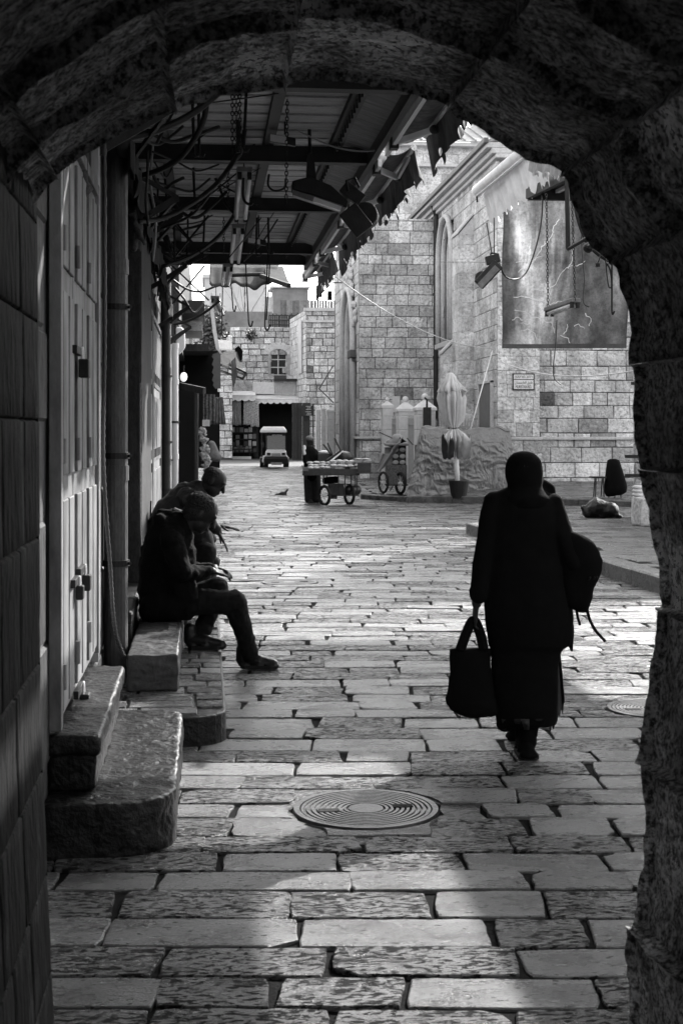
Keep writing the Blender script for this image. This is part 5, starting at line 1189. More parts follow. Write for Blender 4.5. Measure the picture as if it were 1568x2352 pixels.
def uv_of(x, y): v = (800 - y) / 360; u = (x - (1152 + 4 * v)) / (284 + 16 * v); return u, v
bolts = [[(1248, 555), (1240, 575), (1228, 590), (1222, 602), (1205, 615), (1190, 625)], [(1280, 505), (1268, 520), (1262, 545), (1250, 560), (1238, 568)],
         [(1178, 683), (1195, 680), (1215, 684), (1235, 690), (1262, 700), (1280, 692), (1320, 690)], [(1185, 602), (1215, 602), (1240, 590)], [(1250, 680), (1262, 660), (1275, 650), (1288, 625), (1300, 615), (1322, 612), (1340, 600)],
         [(1300, 618), (1310, 600), (1312, 570)], [(1225, 665), (1240, 668), (1256, 664)], [(1180, 712), (1205, 716), (1225, 730), (1240, 732), (1255, 740), (1268, 742), (1272, 765)], [(1195, 760), (1210, 755), (1228, 765), (1232, 780)],
         [(1225, 730), (1212, 745), (1195, 742)], [(1300, 745), (1298, 760), (1292, 768)], [(1315, 750), (1325, 745), (1338, 755)], [(1175, 735), (1188, 728), (1200, 735)], [(1285, 770), (1300, 776), (1306, 788)], [(1340, 720), (1352, 733), (1348, 750)]]
br = random.Random(2)
for bl in bolts:
    m = MB()
    for i in range(len(bl) - 1):
        pp = [bl[i]]; 
        for q_ in (1, 2, 3): t = q_ / 3; pp.append((bl[i][0] + (bl[i + 1][0] - bl[i][0]) * t + (br.uniform(-2.5, 2.5) if q_ < 3 else 0), bl[i][1] + (bl[i + 1][1] - bl[i][1]) * t + (br.uniform(-2.5, 2.5) if q_ < 3 else 0)))
        for (x0, y0), (x1, y1) in zip(pp, pp[1:]):
            wq = br.uniform(0.9, 1.8) * (2.2 if bl is bolts[2] and 1200 < x0 < 1262 else 1)
            L = math.hypot(x1 - x0, y1 - y0) or 1; nx, ny = -(y1 - y0) / L * wq / 2, (x1 - x0) / L * wq / 2
            m.poly([bfn(*uv_of(x0 - nx, y0 - ny), e=.03), bfn(*uv_of(x1 - nx, y1 - ny), e=.03), bfn(*uv_of(x1 + nx, y1 + ny), e=.03), bfn(*uv_of(x0 + nx, y0 + ny), e=.03)])
    m.build('pale_branch', mat('pale_lines', 0.85, .9, .1, 5), bn, fix=False)
m = MB(); m.tube([b01 + Vector((-.1, 0, .02)), b11 + Vector((1.5, 0, .05))], .03, 8); m.build('top_pole', M_iron, bn)
# rope across the wall
def line(name, pts, r, m_, label, cat='rope', k=5): 
    mb = MB(); mb.tube(pts, r, k); return tag(mb.build(name, m_, smooth=True), label, cat)
line('rope', sag(onwall(1148, 830, 34.0), P(1455, 852, 22.3), 0.2, 16), 0.012, M_white, 'thin pale rope sagging across the wall below the painted cloth')
line('rope', [onwall(1130, 805, 34.5), P(1080, 985, 32.3)], 0.014, M_white, 'pale rope running down to the tarpaulin beside the metal panel')
line('wire', sag(P(770, 635, 24), onwall(1130, 800, 34.6), 0.3, 14), 0.010, M_cablel, 'thin pale wire crossing in front of the church transept', 'wire')
line('wire', [onwall(1012, 602, 40), onwall(1230, 602, 30)], 0.008, M_cable, 'thin dark wire crossing before the tall church window', 'wire')
# draped stool / chair and low table, plastic bag
cvd = thing('covered_chair', 'chair hidden under a black cloth standing on the forecourt', 'chair', P(1410, 1142, 31))
def lev(z, rows, squash=0.8, k=24):
    r = []
    for (xl, xr, y) in rows: a = P(xl, y, z); b = P(xr, y, z); c = (a + b) / 2; hw = (b - a).length / 2; r.append([c + Vector((math.cos(t) * hw * ca, -math.cos(t) * hw * sa + math.sin(t) * hw * squash, 0)) for t in [2 * math.pi * i / k for i in range(k)]])
    return r
m = MB(); m.loft(lev(31, [(1400, 1414, 1054), (1394, 1421, 1057), (1391, 1427, 1075), (1389, 1433, 1095), (1387, 1439, 1118), (1387, 1437, 1130), (1389, 1428, 1136), (1392, 1405, 1140)])); m.build('black_cover', M_cloth, cvd, smooth=True)
for x_ in (1398, 1410, 1424): m = MB(); m.tube([P(x_, 1126, 31), P(x_ + (1 if x_ > 1405 else -1), 1143, 31)], .014, 6); m.build('leg', M_iron, cvd)
st = thing('small_table', 'thin legged dark stool beside the black covered chair', 'stool', P(1372, 1142, 31))
m = MB(); pbox(m, 1359, 1392, 1095, 1099, -.15, .25, 31); m.build('top', M_iron, st, bevel=.01)
for (x0, x1, dz) in ((1365, 1362, 0), (1382, 1379, 0), (1368, 1366, .25), (1385, 1386, .25)): m = MB(); m.tube([P(x0, 1099, 31 + dz), P(x1, 1141, 31 + dz)], .014, 6); m.build('leg', M_iron, st)
gb = MB(); zb_ = 26.5; gb.cap(P(1352, 1178, zb_), P(1395, 1178, zb_), .12, .12); gb.cap(P(1372, 1166, zb_), P(1400, 1172, zb_), .21, .17); gb.cap(P(1340, 1166, zb_), P(1352, 1180, zb_), .05, .09); gb.cap(P(1400, 1180, zb_), P(1425, 1186, zb_), .09, .04)
o = tag(gb.build('rubbish_bag', mat('black_plastic', 0.006, 0.35, 0.3, 10, 1.0, 14, bd=.03), voxel=.025, sm=2), 'slumped black plastic bag lying on the paving', 'bag'); displace(o, 0.18, 0.09)
o = MB(); o.ball(P(1358, 1157, zb_ + .1), (.05, .05, .035)); o = tag(o.build('crumpled_paper', M_white, voxel=.02), 'crumpled white scrap on top of the slumped black bag', 'scrap'); displace(o, .06, .06)
# pigeon
pg = MB(); zz_ = 36.0; c = P(650, 1134, zz_); pg.ball(c, (.10, .06, .06)); pg.cap(c + Vector((.06, 0, .03)), c + Vector((.11, 0, .10)), .04, .028); pg.cap(c + Vector((-.05, 0, 0)), c + Vector((-.2, 0, -.02)), .035, .015); pg.cap(c + Vector((.12, 0, .10)), c + Vector((.16, 0, .09)), .012, .005)
for s_ in (-.02, .03): pg.cap(c + Vector((s_, s_, -.04)), c + Vector((s_, s_, -.12)), .01, .008)
tag(pg.build('pigeon', mat('feathers', .03, .7, .3, 20), voxel=.01, sm=1), 'small dark pigeon standing on the street paving', 'bird')

# ------------------------------------------------------------------ canopy over the street
HB = CH + 2.16; YC0, YC1 = 7.6, 18.4; XR = 1.42
rfc = thing('street_canopy', 'dark corrugated metal canopy on black beams over the left half of the street', 'canopy', (0.3, 13, HB))
M_corr = mat('corrugated_sheet', 0.38, 0.5, 0.45, 3.5, 0.3, 20, stretch=(0.6, 4, 1), spk=0.3)
m = MB(); prof_c = []
y = YC0
while y < YC1:
    h = HB + 0.20
    for dy, dz in ((0, 0), (0.20, 0.0), (0.215, 0.035), (0.255, 0.035), (0.27, 0)): prof_c.append((y + dy, h + dz))
    y += 0.28
for (x0, x1) in ((-0.62, -0.08), (-0.10, 0.54), (0.52, 1.07)):
    k = len(m.v); m.tone = rnd(-.3, .1)
    for (yy, z) in prof_c: m.v += [Vector((x0, yy, z)), Vector((x1, yy, z))]
    for i in range(len(prof_c) - 1): m.tone = rnd(-.3, .35) if i % 5 == 0 else m.tone; a = k + 2 * i; m.face((a, a + 1, a + 3, a + 2))
m.build('corrugated_sheets', M_corr, rfc, solid=0.004)
m = MB(); m.box(XW, 2.7, 3.9, 7.58, HB + .22, HB + .24); m.build('added_jamb_shade', M_beam, rfc)  # unseen sheet added before the canopy to keep sun off the left jamb
for i, yb in enumerate((8.75, 11.15, 13.65, 16.9, 18.0)):
    m = MB(); m.box(XW, 1.30 - (0.0 if i < 3 else 0), yb, yb + 0.07, HB, HB + 0.125); m.box(XW, 1.3, yb - 0.02, yb + 0.09, HB - 0.006, HB); m.build('cross_beam', M_beam, rfc)
for (x, w_, t) in ((-0.35, .07, .07), (0.47, .08, .08), (1.0, .05, .06)): m = MB(); m.box(x, x + w_, YC0, YC1, HB + 0.127, HB + 0.127 + t - .01); m.build('purlin', M_beam, rfc)
m = MB()
y = YC0
while y < YC1: m.box(1.035, 1.05, y, y + .05, HB + .06, HB + .12); y += .16
m.box(1.03, 1.10, YC0, YC1, HB + .12, HB + .135); m.build('perforated_angle', M_iron, rfc)
m = MB(); m.prism([(1.10, YC0, HB + .16), (1.36, YC0, HB + .08), (1.36, YC0, HB + .105), (1.10, YC0, HB + .185)], (0, YC1 - YC0, 0)); m.build('fascia_board', M_board, rfc)
m = MB(); m.box(1.30, 1.345, YC0, YC1, HB - .03, HB + .075); m.build('edge_channel', M_beam, rfc)
# folding arm awnings along its edge
def tatter(name, p, q, drop, par, m_, seed, lean=0.05, n=150, teeth=0.5):
    r_ = random.Random(seed); m = MB(); p = Vector(p); q = Vector(q); L = (q - p).length; k = 0; lows = []
    tl = 0; cur = drop * r_.uniform(.8, 1.1)
    for i in range(n + 1):
        ph_ = (i * 0.105 + 1.2 * noise.noise(Vector((i * .03, seed * 3, 2)))) % 1.0; saw = ph_ ** 1.6 if ph_ < .85 else (1 - ph_) / .15 * .75
        lows.append(drop * (0.75 + 0.28 * noise.noise(Vector((i * .03, seed, 0)))) + drop * 0.34 * teeth * saw * 2 * (.6 + .8 * abs(noise.noise(Vector((i * .05, 7, seed))))) - r_.uniform(0, .008))
    for j in range(7):
        for i in range(n + 1):
            c = p.lerp(q, i / n); t = j / 6; f = 0.03 * math.sin(i * 0.36 + seed) * t + 0.02 * math.sin(i * .15) * t
            m.v.append(c + Vector((f + lean * t, 0, -lows[i] * t)))
    for j in range(6):
        for i in range(n): a = j * (n + 1) + i; m.face((a, a + 1, a + n + 2, a + n + 1))
    return m.build(name, m_, par, solid=0.004)
segs = [(7.7, 10.55, 'nearest', 1.68), (11.0, 13.6, 'second', 1.66), (14.0, 16.9, 'third', 1.62), (17.3, 19.6, 'farthest', 1.58)]
for i, (y0, y1, nm, xf) in enumerate(segs):
    o = thing('folding_awning', nm + ' half folded awning with torn valance along the canopy edge', 'awning', (1.38, y0, HB), 'folding awnings along the canopy edge')
    zf = HB + 0.10
    m = MB(); m.tube([(1.40, y0, HB + 0.03), (1.40, y1, HB + 0.03)], 0.045, 12); m.build('roller_tube', M_tubew, o, smooth=True)
    m = MB(); m.box(1.37, 1.40, y0 - .02, y1 + .02, HB - 0.06, HB + 0.0); m.build('front_rail', M_tubew, o)
    for yy, s_ in ((y0 + 0.25, 1), (y1 - 0.35, -1)):
        m = MB(); el_ = (1.62, yy + s_ * .42, zf - .12)
        m.bar((1.40, yy, HB - .03), el_, 0.028, 0.045); m.bar(el_, (xf, yy + s_ * -.02, zf - .02), 0.024, 0.04); m.build('folding_arm', M_tubew, o)
        m = MB(); m.ball(el_, .035, 8, 6); m.build('arm_joint', M_iron, o); m = MB(); m.box(1.36, 1.42, yy - .05, yy + .05, HB - .08, HB + .06); m.build('arm_bracket', M_iron, o)
    m = MB(); m.tube([(xf, y0, zf), (xf, y1, zf)], 0.024, 8); m.build('front_bar', M_tubew, o)
    m = MB(); m.sheet(lambda u, v: (1.40 + (xf - 1.40) * v, y0 + (y1 - y0) * u, HB + 0.06 + (zf - HB - .04) * v - 0.05 * math.sin(v * 3.14)), 12, 6); m.build('awning_cloth', M_fabricm, o, smooth=True, solid=.004)
    tatter('torn_valance', (xf, y0, zf), (xf, y1, zf), 0.30 + .02 * i, o, M_fabricm, 5 + i)
# rolled awning and torn cloth at right
o = thing('rolled_awning', 'rolled pale awning with a ragged white valance at the upper right', 'awning', P(1150, 380, 17))
ra, rb = P(1094, 438, 19.5), P(1232, 322, 16.0)
m = MB(); m.tube([ra, rb], 0.075, 16); m.build('roll', M_fabricl, o, smooth=True)
m = MB(); m.bar(ra + Vector((-.0, 0, -.07)), rb + Vector((0, 0, -.07)), .04, .03); m.build('front_rail', M_tubew, o)
tatter('ragged_valance', ra + Vector((.08, 0, -.02)), rb + Vector((.02, 0, -.02)), 0.56, o, M_fabricl, 12, lean=0.12, n=150, teeth=.35)
m = MB(); m.tube([ra, ra + Vector((0, 0, -.08)), ra + Vector((.01, 0, -.16))], .015, 6); m.build('end_hook', M_iron, o)
tt = thing('torn_cloth', 'torn grey cloth strip hanging from the arch side of the rolled awning', 'hanging cloth', P(1240, 330, 14))
tatter('cloth', P(1218, 345, 14.0), P(1305, 350, 12.5), 0.28, tt, mat('torn_pale', .33, .9, .3, 6, .4, 20), 23, lean=0, teeth=.5)

# ------------------------------------------------------------------ things hanging under the canopy
ZCN = 12.0
def Z(x, y, z=ZCN): return P(x, y, z)
def spl(pts, z, n=6): return spline([Z(x, y, z if not isinstance(z, tuple) else z[0] + (z[1] - z[0]) * i / (len(pts) - 1)) for i, (x, y) in enumerate(pts)], n)
cabs_extra = random.Random(19)
cabs = [
 ([(230, 335), (290, 318), (360, 300), (430, 268), (480, 232), (530, 188)], (8.2, 8.5), .022, 'thick black cable sweeping up along the arch edge at the upper left'),
 ([(308, 407), (360, 393), (410, 366), (445, 322), (470, 268), (476, 200)], (9.5, 9.0), .020, 'black cable curving up through the nearest bay of the canopy'),
 ([(318, 508), (375, 501), (440, 468), (495, 425), (530, 380), (550, 345)], (10.0, 11.0), .020, 'long black cable curving up to the second canopy beam'),
 ([(345, 532), (400, 514), (450, 486), (500, 420), (548, 352)], (12.5, 11.2), .012, 'thin black cable just below the long one reaching the second beam'),
 ([(375, 612), (440, 588), (500, 545), (535, 498), (560, 452)], (13.0, 14.0), .020, 'black cable sagging below the third canopy beam'),
 ([(400, 745), (430, 738), (470, 718), (505, 690)], (20, 19.5), .020, 'black cable drooping over the stalls beneath the last beam'),
 ([(508, 205), (530, 225), (545, 262), (548, 310), (546, 350)], (10.6, 10.6), .020, 'black cable bent down beside the hanging chains'),
 ([(575, 205), (572, 250), (562, 300), (552, 350), (540, 365)], (10.8, 11), .020, 'black cable dropping from the nearest beam to the chain hooks'),
 ([(400, 300), (440, 330), (500, 352), (550, 372), (585, 330)], (11.5, 11.5), .012, 'slack black wire between the wall brackets and the chains'),
 ([(390, 440), (410, 480), (450, 500), (490, 470), (520, 440)], (12.8, 12.8), .016, 'looped black wire behind the twin tube lamp'),
 ([(560, 400), (558, 440), (562, 462), (575, 470), (580, 465)], (11.6, 11.6), .012, 'short black flex curling beside the twin tube lamp'),
 ([(618, 400), (616, 425), (630, 438), (652, 432), (656, 410)], (12.2, 12.2), .010, 'small loop of black flex below the second beam'),
 ([(470, 380), (490, 400), (508, 440), (520, 470), (548, 500)], (13, 13), .014, 'crossing black wire among the fittings left of the tube lamps'),
 ([(560, 600), (600, 560), (640, 500)], (16, 15.5), .010, 'thin dark wire slanting up behind the farther lamps'),
]
ordw = ['first', 'second', 'third', 'fourth', 'fifth', 'sixth', 'seventh', 'eighth', 'ninth', 'tenth', 'eleventh', 'twelfth', 'thirteenth', 'fourteenth', 'fifteenth', 'sixteenth']
for k_ in range(16):
    y0_ = 300 + k_ * 24; x0_ = 335 + k_ * 4 + cabs_extra.uniform(-10, 10); x1_ = x0_ + cabs_extra.uniform(70, 190) * (1 - k_ * .03); y1_ = y0_ + cabs_extra.uniform(-60, 40)
    pts_ = [(x0_, y0_), ((x0_ * 2 + x1_) / 3, (y0_ * 2 + y1_) / 3 + cabs_extra.uniform(10, 45)), ((x0_ + x1_ * 2) / 3, (y0_ + y1_ * 2) / 3 + cabs_extra.uniform(0, 40)), (x1_, y1_)]
    zz_ = 9.2 + k_ * .62; cabs.append((pts_, (zz_, zz_ + .5), cabs_extra.choice((.008, .011, .015)), ordw[k_] + ' slack dark wire counted from the top along the left clutter'))
for pts, z, r, lb in cabs: line('cable', spl(pts, z), r, M_cable, lb, 'cable', 7)
line('cable', spl([(400, 285), (460, 298), (520, 300), (580, 292), (625, 283)], 10.8), .007, M_cablel, 'thin pale cable crossing above the chains in the nearest bay', 'cable')
line('cable', spl([(664, 288), (700, 308), (760, 335), (820, 347), (866, 345)], (10.9, 10.7)), .007, M_cablel, 'thin pale cable looping right to the torn awnings', 'cable')
lbl = random.Random(33)
for i, (x0, y0, x1, y1, z) in enumerate(((442, 214, 446, 352, 9.3), (456, 214, 458, 352, 9.5), (566, 206, 560, 340, 9.6), (444, 385, 448, 470, 11.6), (372, 320, 384, 470, 12.6), (400, 480, 402, 600, 13.6), (470, 495, 466, 590, 14.6), (616, 500, 617, 575, 14.2), (432, 500, 430, 600, 15.0), (590, 500, 588, 580, 15))):
    wh = ['first', 'second', 'third', 'fourth', 'fifth', 'sixth', 'seventh', 'eighth', 'ninth', 'tenth'][i]
    mb = MB(); mb.tube([Z(x0, y0, z), Z(x1, y1, z)], .012, 6); mb.tube([Z(x1, y1, z), Z(x1 + 3, y1 + 8, z), Z(x1 + 9, y1 + 8, z), Z(x1 + 12, y1 + 1, z)], .009, 6)
    tag(mb.build('hook_rod', M_iron), wh + ' hooked iron rod from the front, hanging under the canopy', 'hook', 'iron rods under the canopy')
for i, (x0, y0, x1, y1, z, r) in enumerate(((395, 500, 470, 590, 14, .02), (480, 495, 400, 592, 14.2, .02), (500, 420, 590, 470, 12.6, .012), (560, 385, 455, 470, 12.4, .012), (330, 440, 470, 590, 13, .014), (420, 215, 360, 330, 9.2, .018), (600, 500, 520, 600, 14.6, .010), (640, 470, 560, 600, 14.4, .008), (395, 610, 480, 690, 18, .02), (470, 610, 395, 700, 18.2, .02), (380, 380, 520, 345, 11.4, .01), (455, 240, 640, 215, 9.4, .008), (480, 300, 380, 380, 10.4, .012), (600, 385, 500, 440, 12.0, .007))):
    mb = MB(); mb.bar(Z(x0, y0, z), Z(x1, y1, z), r, r); tag(mb.build('thin_strut', M_iron), ordw[i] + ' thin dark strut crossing the tangle of wires under the canopy', 'strut', 'thin struts in the tangle under the canopy')
def chain(pts_a, pts_b, label, link=.035, r=.004, par=None):
    a, b = Vector(pts_a), Vector(pts_b); d = b - a; n = int(d.length / (link * .78)); m = MB()
    for i in range(n):
        c = a + d * (i + .5) / n; ax = Vector((1, 0, 0)) if i % 2 else Vector((0, 1, 0)); dn = d.normalized()
        m.tube([c + dn * (link * .5 * math.sin(t)) + ax * (link * .3 * math.cos(t)) for t in [2 * math.pi * j / 8 for j in range(9)]], r, 5)
    o = m.build('chain', M_iron, par)
    return o if par else tag(o, label, 'chain')
chain(Z(534, 208, 9.7), Z(534, 352, 9.7), 'left of three chains hanging from the nearest canopy beam')
chain(Z(543, 208, 9.7), Z(543, 352, 9.7), 'middle of three chains hanging from the nearest canopy beam')
chain(Z(551, 208, 9.8), Z(551, 352, 9.8), 'right of three chains hanging from the nearest canopy beam')
chain(Z(660, 206, 9.9), Z(657, 465, 9.9), 'long single chain hanging in the middle of the canopy')
chain(Z(524, 385, 12.0), Z(524, 480, 12.0), 'chain hanging left of the twin tube lamp')
chain(Z(514, 500, 13.6), Z(514, 590, 13.6), 'chain hanging beneath the third canopy beam')
def tubelamp(p0, p1, label, w_=.13, ends=True, group='tube lamps under the canopy', hang_=.25, ntube=2):
    p0, p1 = Vector(p0), Vector(p1); o = thing('tube_lamp', label, 'lamp', p0, group); d = (p1 - p0).normalized(); sx = d.cross(Vector((0, 0, 1))).normalized()
    m = MB(); m.bar(p0 + Vector((0, 0, .05)), p1 + Vector((0, 0, .05)), w_, .045); m.build('housing', mat('lamp_housing', .22, .5, .3, 8), o, bevel=.008)
    for i in range(ntube):
        s_ = (i - (ntube - 1) / 2) * w_ * .62; m = MB(); m.tube([p0 + sx * s_ + d * .06, p1 + sx * s_ - d * .06], .019, 10); m.build('tube', M_tubel, o, smooth=True)
        for e in (p0 + d * .03, p1 - d * .03): m = MB(); m.bar(e + sx * s_ - Vector((0, 0, .03)), e + sx * s_ + Vector((0, 0, .04)), .035, .035); m.build('lamp_holder', M_iron, o)
    for e in (p0.lerp(p1, .15), p0.lerp(p1, .85)): m = MB(); m.tube([e + Vector((0, 0, .06)), e + Vector((0, 0, .06 + hang_))], .006, 5); m.build('hanger', M_iron, o)
    return o
tubelamp(Z(562, 402, 11.4), Z(553, 505, 13.0), 'nearest twin tube lamp seen end on under the canopy')
tubelamp(Z(548, 530, 14.0), Z(540, 604, 16.6), 'second twin tube lamp beyond the third canopy beam')
tubelamp(Z(524, 618, 17.2), Z(518, 655, 19.6), 'third twin tube lamp near the end of the canopy')
tubelamp(Z(494, 690, 21), Z(508, 722, 23), 'farthest twin tube lamp over the dark stalls')
def spot(p, label):
    o = thing('work_lamp', label, 'lamp', p); m = MB(); m.frame(p + Vector((-.10, 0, -.03)), Vector((.2, 0, -.03)), Vector((0, .06, 0)), Vector((0, 0, .06))); m.build('housing', M_iron, o, bevel=.006)
    m = MB(); m.frame(p + Vector((-.095, -.012, -.028)), Vector((.13, 0, -.018)), Vector((0, .01, 0)), Vector((0, 0, .05))); m.build('diffuser', M_white, o)
    m = MB(); m.tube([p + Vector((0.02, .03, .03)), p + Vector((.02, .03, .28))], .008, 5); m.build('hanger', M_iron, o); return o
spot(Z(649, 316, 10.6), 'small boxed lamp with a pale face hanging in the nearest bay')
spot(Z(590, 551, 15.2), 'small boxed lamp with a pale face beyond the third beam')
# black bracket and big floodlights hanging at the right edge of the canopy
fl = thing('floodlight', 'large black floodlight with a drum shaped back hanging from the canopy edge', 'floodlight', Z(712, 350, 10.9))
m = MB(); m.tube([Z(707, 165, 10.9), Z(712, 352, 10.9)], .014, 8); m.build('hanging_rod', M_iron, fl)
m = MB(); m.prism([Z(706, 352, 10.9), Z(720, 352, 10.9), Z(727, 416, 10.9), Z(703, 416, 10.9)], (0, .06, 0)); m.build('drop_bracket', M_iron, fl)
m = MB(); m.prism([Z(671, 415, 10.8), Z(712, 405, 10.8), Z(760, 425, 10.8), Z(800, 462, 10.8), Z(796, 478, 10.8), Z(720, 448, 10.8), Z(672, 436, 10.8)], (0, .16, 0)); m.build('arm_cover', M_iron, fl, bevel=.01)
m = MB(); m.prism([Z(673, 436, 10.78), Z(719, 450, 10.78), Z(788, 472, 10.78), Z(782, 484, 10.78), Z(716, 462, 10.78), Z(674, 448, 10.78)], (0, .10, 0)); m.build('lamp_face', mat('dusty_lens', .16, .4, .4, 12), fl)
m = MB(); m.bar(Z(720, 458, 10.76), Z(783, 480, 10.76), .04, .035); m.build('tube', M_tubel, fl)
m = MB(); c = Z(838, 492, 10.8); m.tube([c, c + Vector((.03, .16, .0))], .098, 24); m.build('drum', M_iron, fl, bevel=.01)
m = MB(); m.bar(Z(797, 480, 10.75), Z(838, 532, 10.75), .05, .16); m.build('lamp_box', M_iron, fl, bevel=.008)
m = MB(); m.bar(Z(788, 428, 10.8), Z(830, 462, 10.8), .09, .10); m.tube([Z(800, 440, 10.75), Z(795, 415, 10.75), Z(815, 408, 10.75), Z(825, 430, 10.75)], .012, 6); m.build('mounting_clamp', M_iron, fl, bevel=.01)
f2 = thing('floodlight', 'black floodlight dangling on two wires before the church window', 'floodlight', Z(1118, 620, 15))
zf2 = 15.0
m = MB(); c = Z(1106, 638, zf2); m.tube([c, c + Vector((.03, .16, 0))], .075, 22); m.build('drum', M_iron, f2, bevel=.01)
m = MB(); m.bar(Z(1098, 655, zf2 - .05), Z(1144, 606, zf2 - .05), .07, .13); m.build('lamp_box', M_iron, f2, bevel=.01)
m = MB(); m.bar(Z(1100, 658, zf2 - .1), Z(1141, 614, zf2 - .1), .03, .07); m.build('lamp_face', MATS['dusty_lens'], f2)
m = MB(); m.bar(Z(1115, 600, zf2), Z(1146, 592, zf2), .10, .09); m.tube([Z(1124, 594, zf2), Z(1127, 581, zf2), Z(1140, 583, zf2), Z(1143, 592, zf2)], .013, 6); m.build('yoke', M_iron, f2, bevel=.01)
m = MB(); m.tube([Z(1129, 584, zf2), Z(1117, 512, zf2)], .007, 5); m.build('wire', M_cable, f2); m = MB(); m.tube([Z(1134, 583, zf2), Z(1134, 500, zf2)], .007, 5); m.build('wire', M_cable, f2)
line('cable', spl([(1146, 605), (1160, 635), (1185, 641), (1210, 622), (1232, 560), (1243, 500), (1245, 445)], (15.1, 16.6), 8), .010, M_cable, 'black cable swinging from the dangling floodlight up to the right shade', 'cable')
# tube lamp on chains before the painted cloth
t2 = tubelamp(Z(1258, 722, 15.3), Z(1322, 700, 14.7), 'bare tube lamp swinging on two chains before the painted cloth', .11, group=None, hang_=.02, ntube=2)
chain(Z(1258, 712, 15.3), Z(1254, 445, 15.3), 'left', .04, .0045, t2); chain(Z(1320, 690, 14.7), Z(1312, 445, 14.9), 'right', .04, .0045, t2)
line('wire', spl([(1336, 445), (1335, 560), (1341, 640), (1338, 685), (1342, 700), (1352, 705)], 15), .006, M_cable, 'thin wavy wire hanging right of the swinging tube lamp', 'wire')
line('wire', spl([(1278, 735), (1275, 790), (1270, 840), (1272, 868), (1288, 885)], 15.6), .006, M_cable, 'thin wire trailing down below the swinging tube lamp', 'wire')
mb = MB(); mb.tube([Z(1300, 380, 12.6), Z(1304, 572, 12.6)], .022, 8); mb.tube([Z(1304, 572, 12.6), Z(1350, 545, 12.2)], .018, 8); tag(mb.build('iron_bracket', M_iron), 'right angled iron bracket hanging beside the arch on the right', 'bracket')
mb = MB(); mb.tube(spl([(1318, 445), (1326, 500), (1350, 560), (1390, 595), (1440, 612)], 12.4, 8), .018, 8); tag(mb.build('bent_pipe', M_iron), 'long bent black pipe curving down to the right jamb', 'pipe')
mb = MB(); mb.tube([Z(1350, 568, 11.8), Z(1400, 545, 11.4)], .03, 8); mb.ball(Z(1350, 569, 11.8), .045); mb.tube([Z(1350, 569, 11.8), Z(1375, 548, 11.7), Z(1410, 530, 11.5)], .02, 6); tag(mb.build('iron_clamp', M_iron), 'knobbed iron clamp crossing the bent black pipe', 'clamp')
mb = MB(); mb.tube(spl([(1403, 590), (1398, 600), (1404, 606), (1410, 600)], 12, 6), .012, 6); mb.tube([Z(1404, 603, 12), Z(1404, 716, 12)], .008, 6); mb.tube(spl([(1404, 716), (1406, 722), (1410, 715)], 12), .008, 6); tag(mb.build('hook_rod', M_iron), 'long thin rod with a small hook hanging at the right jamb', 'hook')
line('wire', spl([(1385, 555), (1390, 600), (1394, 640), (1398, 660), (1404, 655), (1400, 620), (1392, 605)], 12), .007, M_cable, 'looped black flex beside the hooked rod on the right', 'wire')
mb = MB(); mb.tube(spl([(1378, 560), (1380, 580), (1375, 595), (1371, 605)], 12), .006, 6); mb.box(*[v for v in (Z(1371, 606, 12).x - .02, Z(1371, 606, 12).x + .02, Z(1371, 606, 12).y - .01, Z(1371, 606, 12).y + .02, Z(1371, 613, 12).z, Z(1371, 605, 12).z)]); tag(mb.build('plug', M_iron), 'small plug dangling on a short wire at the right', 'plug')

# clutter and brackets along the left wall under the canopy
M_junk = mat('wall_clutter', 0.06, 0.7, 0.7, 9, 0.8, 30, spk=.5)
jr_ = random.Random(77)
jl = ['first', 'second', 'third', 'fourth', 'fifth', 'sixth', 'seventh']
for i, (x, y, z, w_, h_) in enumerate(((308, 520, 10.0, .09, .26), (322, 560, 11.5, .08, .2), (352, 585, 15, .1, .3), (378, 640, 18, .12, .35), (190, 425, 6.7, .1, .3), (350, 690, 17, .1, .24), (372, 500, 14.5, .1, .3))):
    mb = MB(); c = Z(x, y, z)
    for k in range(7): d = Vector((jr_.gauss(0, .3) * w_, jr_.gauss(0, .6) * w_, jr_.gauss(0, .45) * h_)); mb.cap(c + d, c + d + Vector((jr_.gauss(0, .4) * w_, jr_.gauss(0, .4) * w_, -abs(jr_.gauss(0, .7)) * h_)), .025, .018, 8)
    mb.cap(c + Vector((0, 0, h_ * .5)), c - Vector((0, 0, h_ * .6)), .03)
    o = tag(mb.build('rolled_sacking', M_junk, voxel=.014, sm=1), jl[i] + ' crumpled sacking bundle from the front, tied to the left wall', 'bundle', 'bundles tied along the left wall')
for i, (z0, h0) in enumerate(((7.9, 3.2), (10.3, 3.1), (12.4, 3.3), (15.4, 3.2), (18.3, 3.0), (20.5, 2.9))):
    mb = MB(); mb.bar((XW, z0, h0), (XW + .42, z0 + .1, h0 + .28), .03, .05); mb.bar((XW, z0, h0 + .5), (XW + .42, z0 + .1, h0 + .28), .025, .03); mb.bar((XW + .42, z0 + .1, h0 + .28), (XW + .1, z0 + 1.1, h0 + .1), .02, .03)
    tag(mb.build('wall_bracket', M_iron), jl[i] + ' iron awning bracket from the front on the left wall', 'bracket', 'brackets along the left wall')
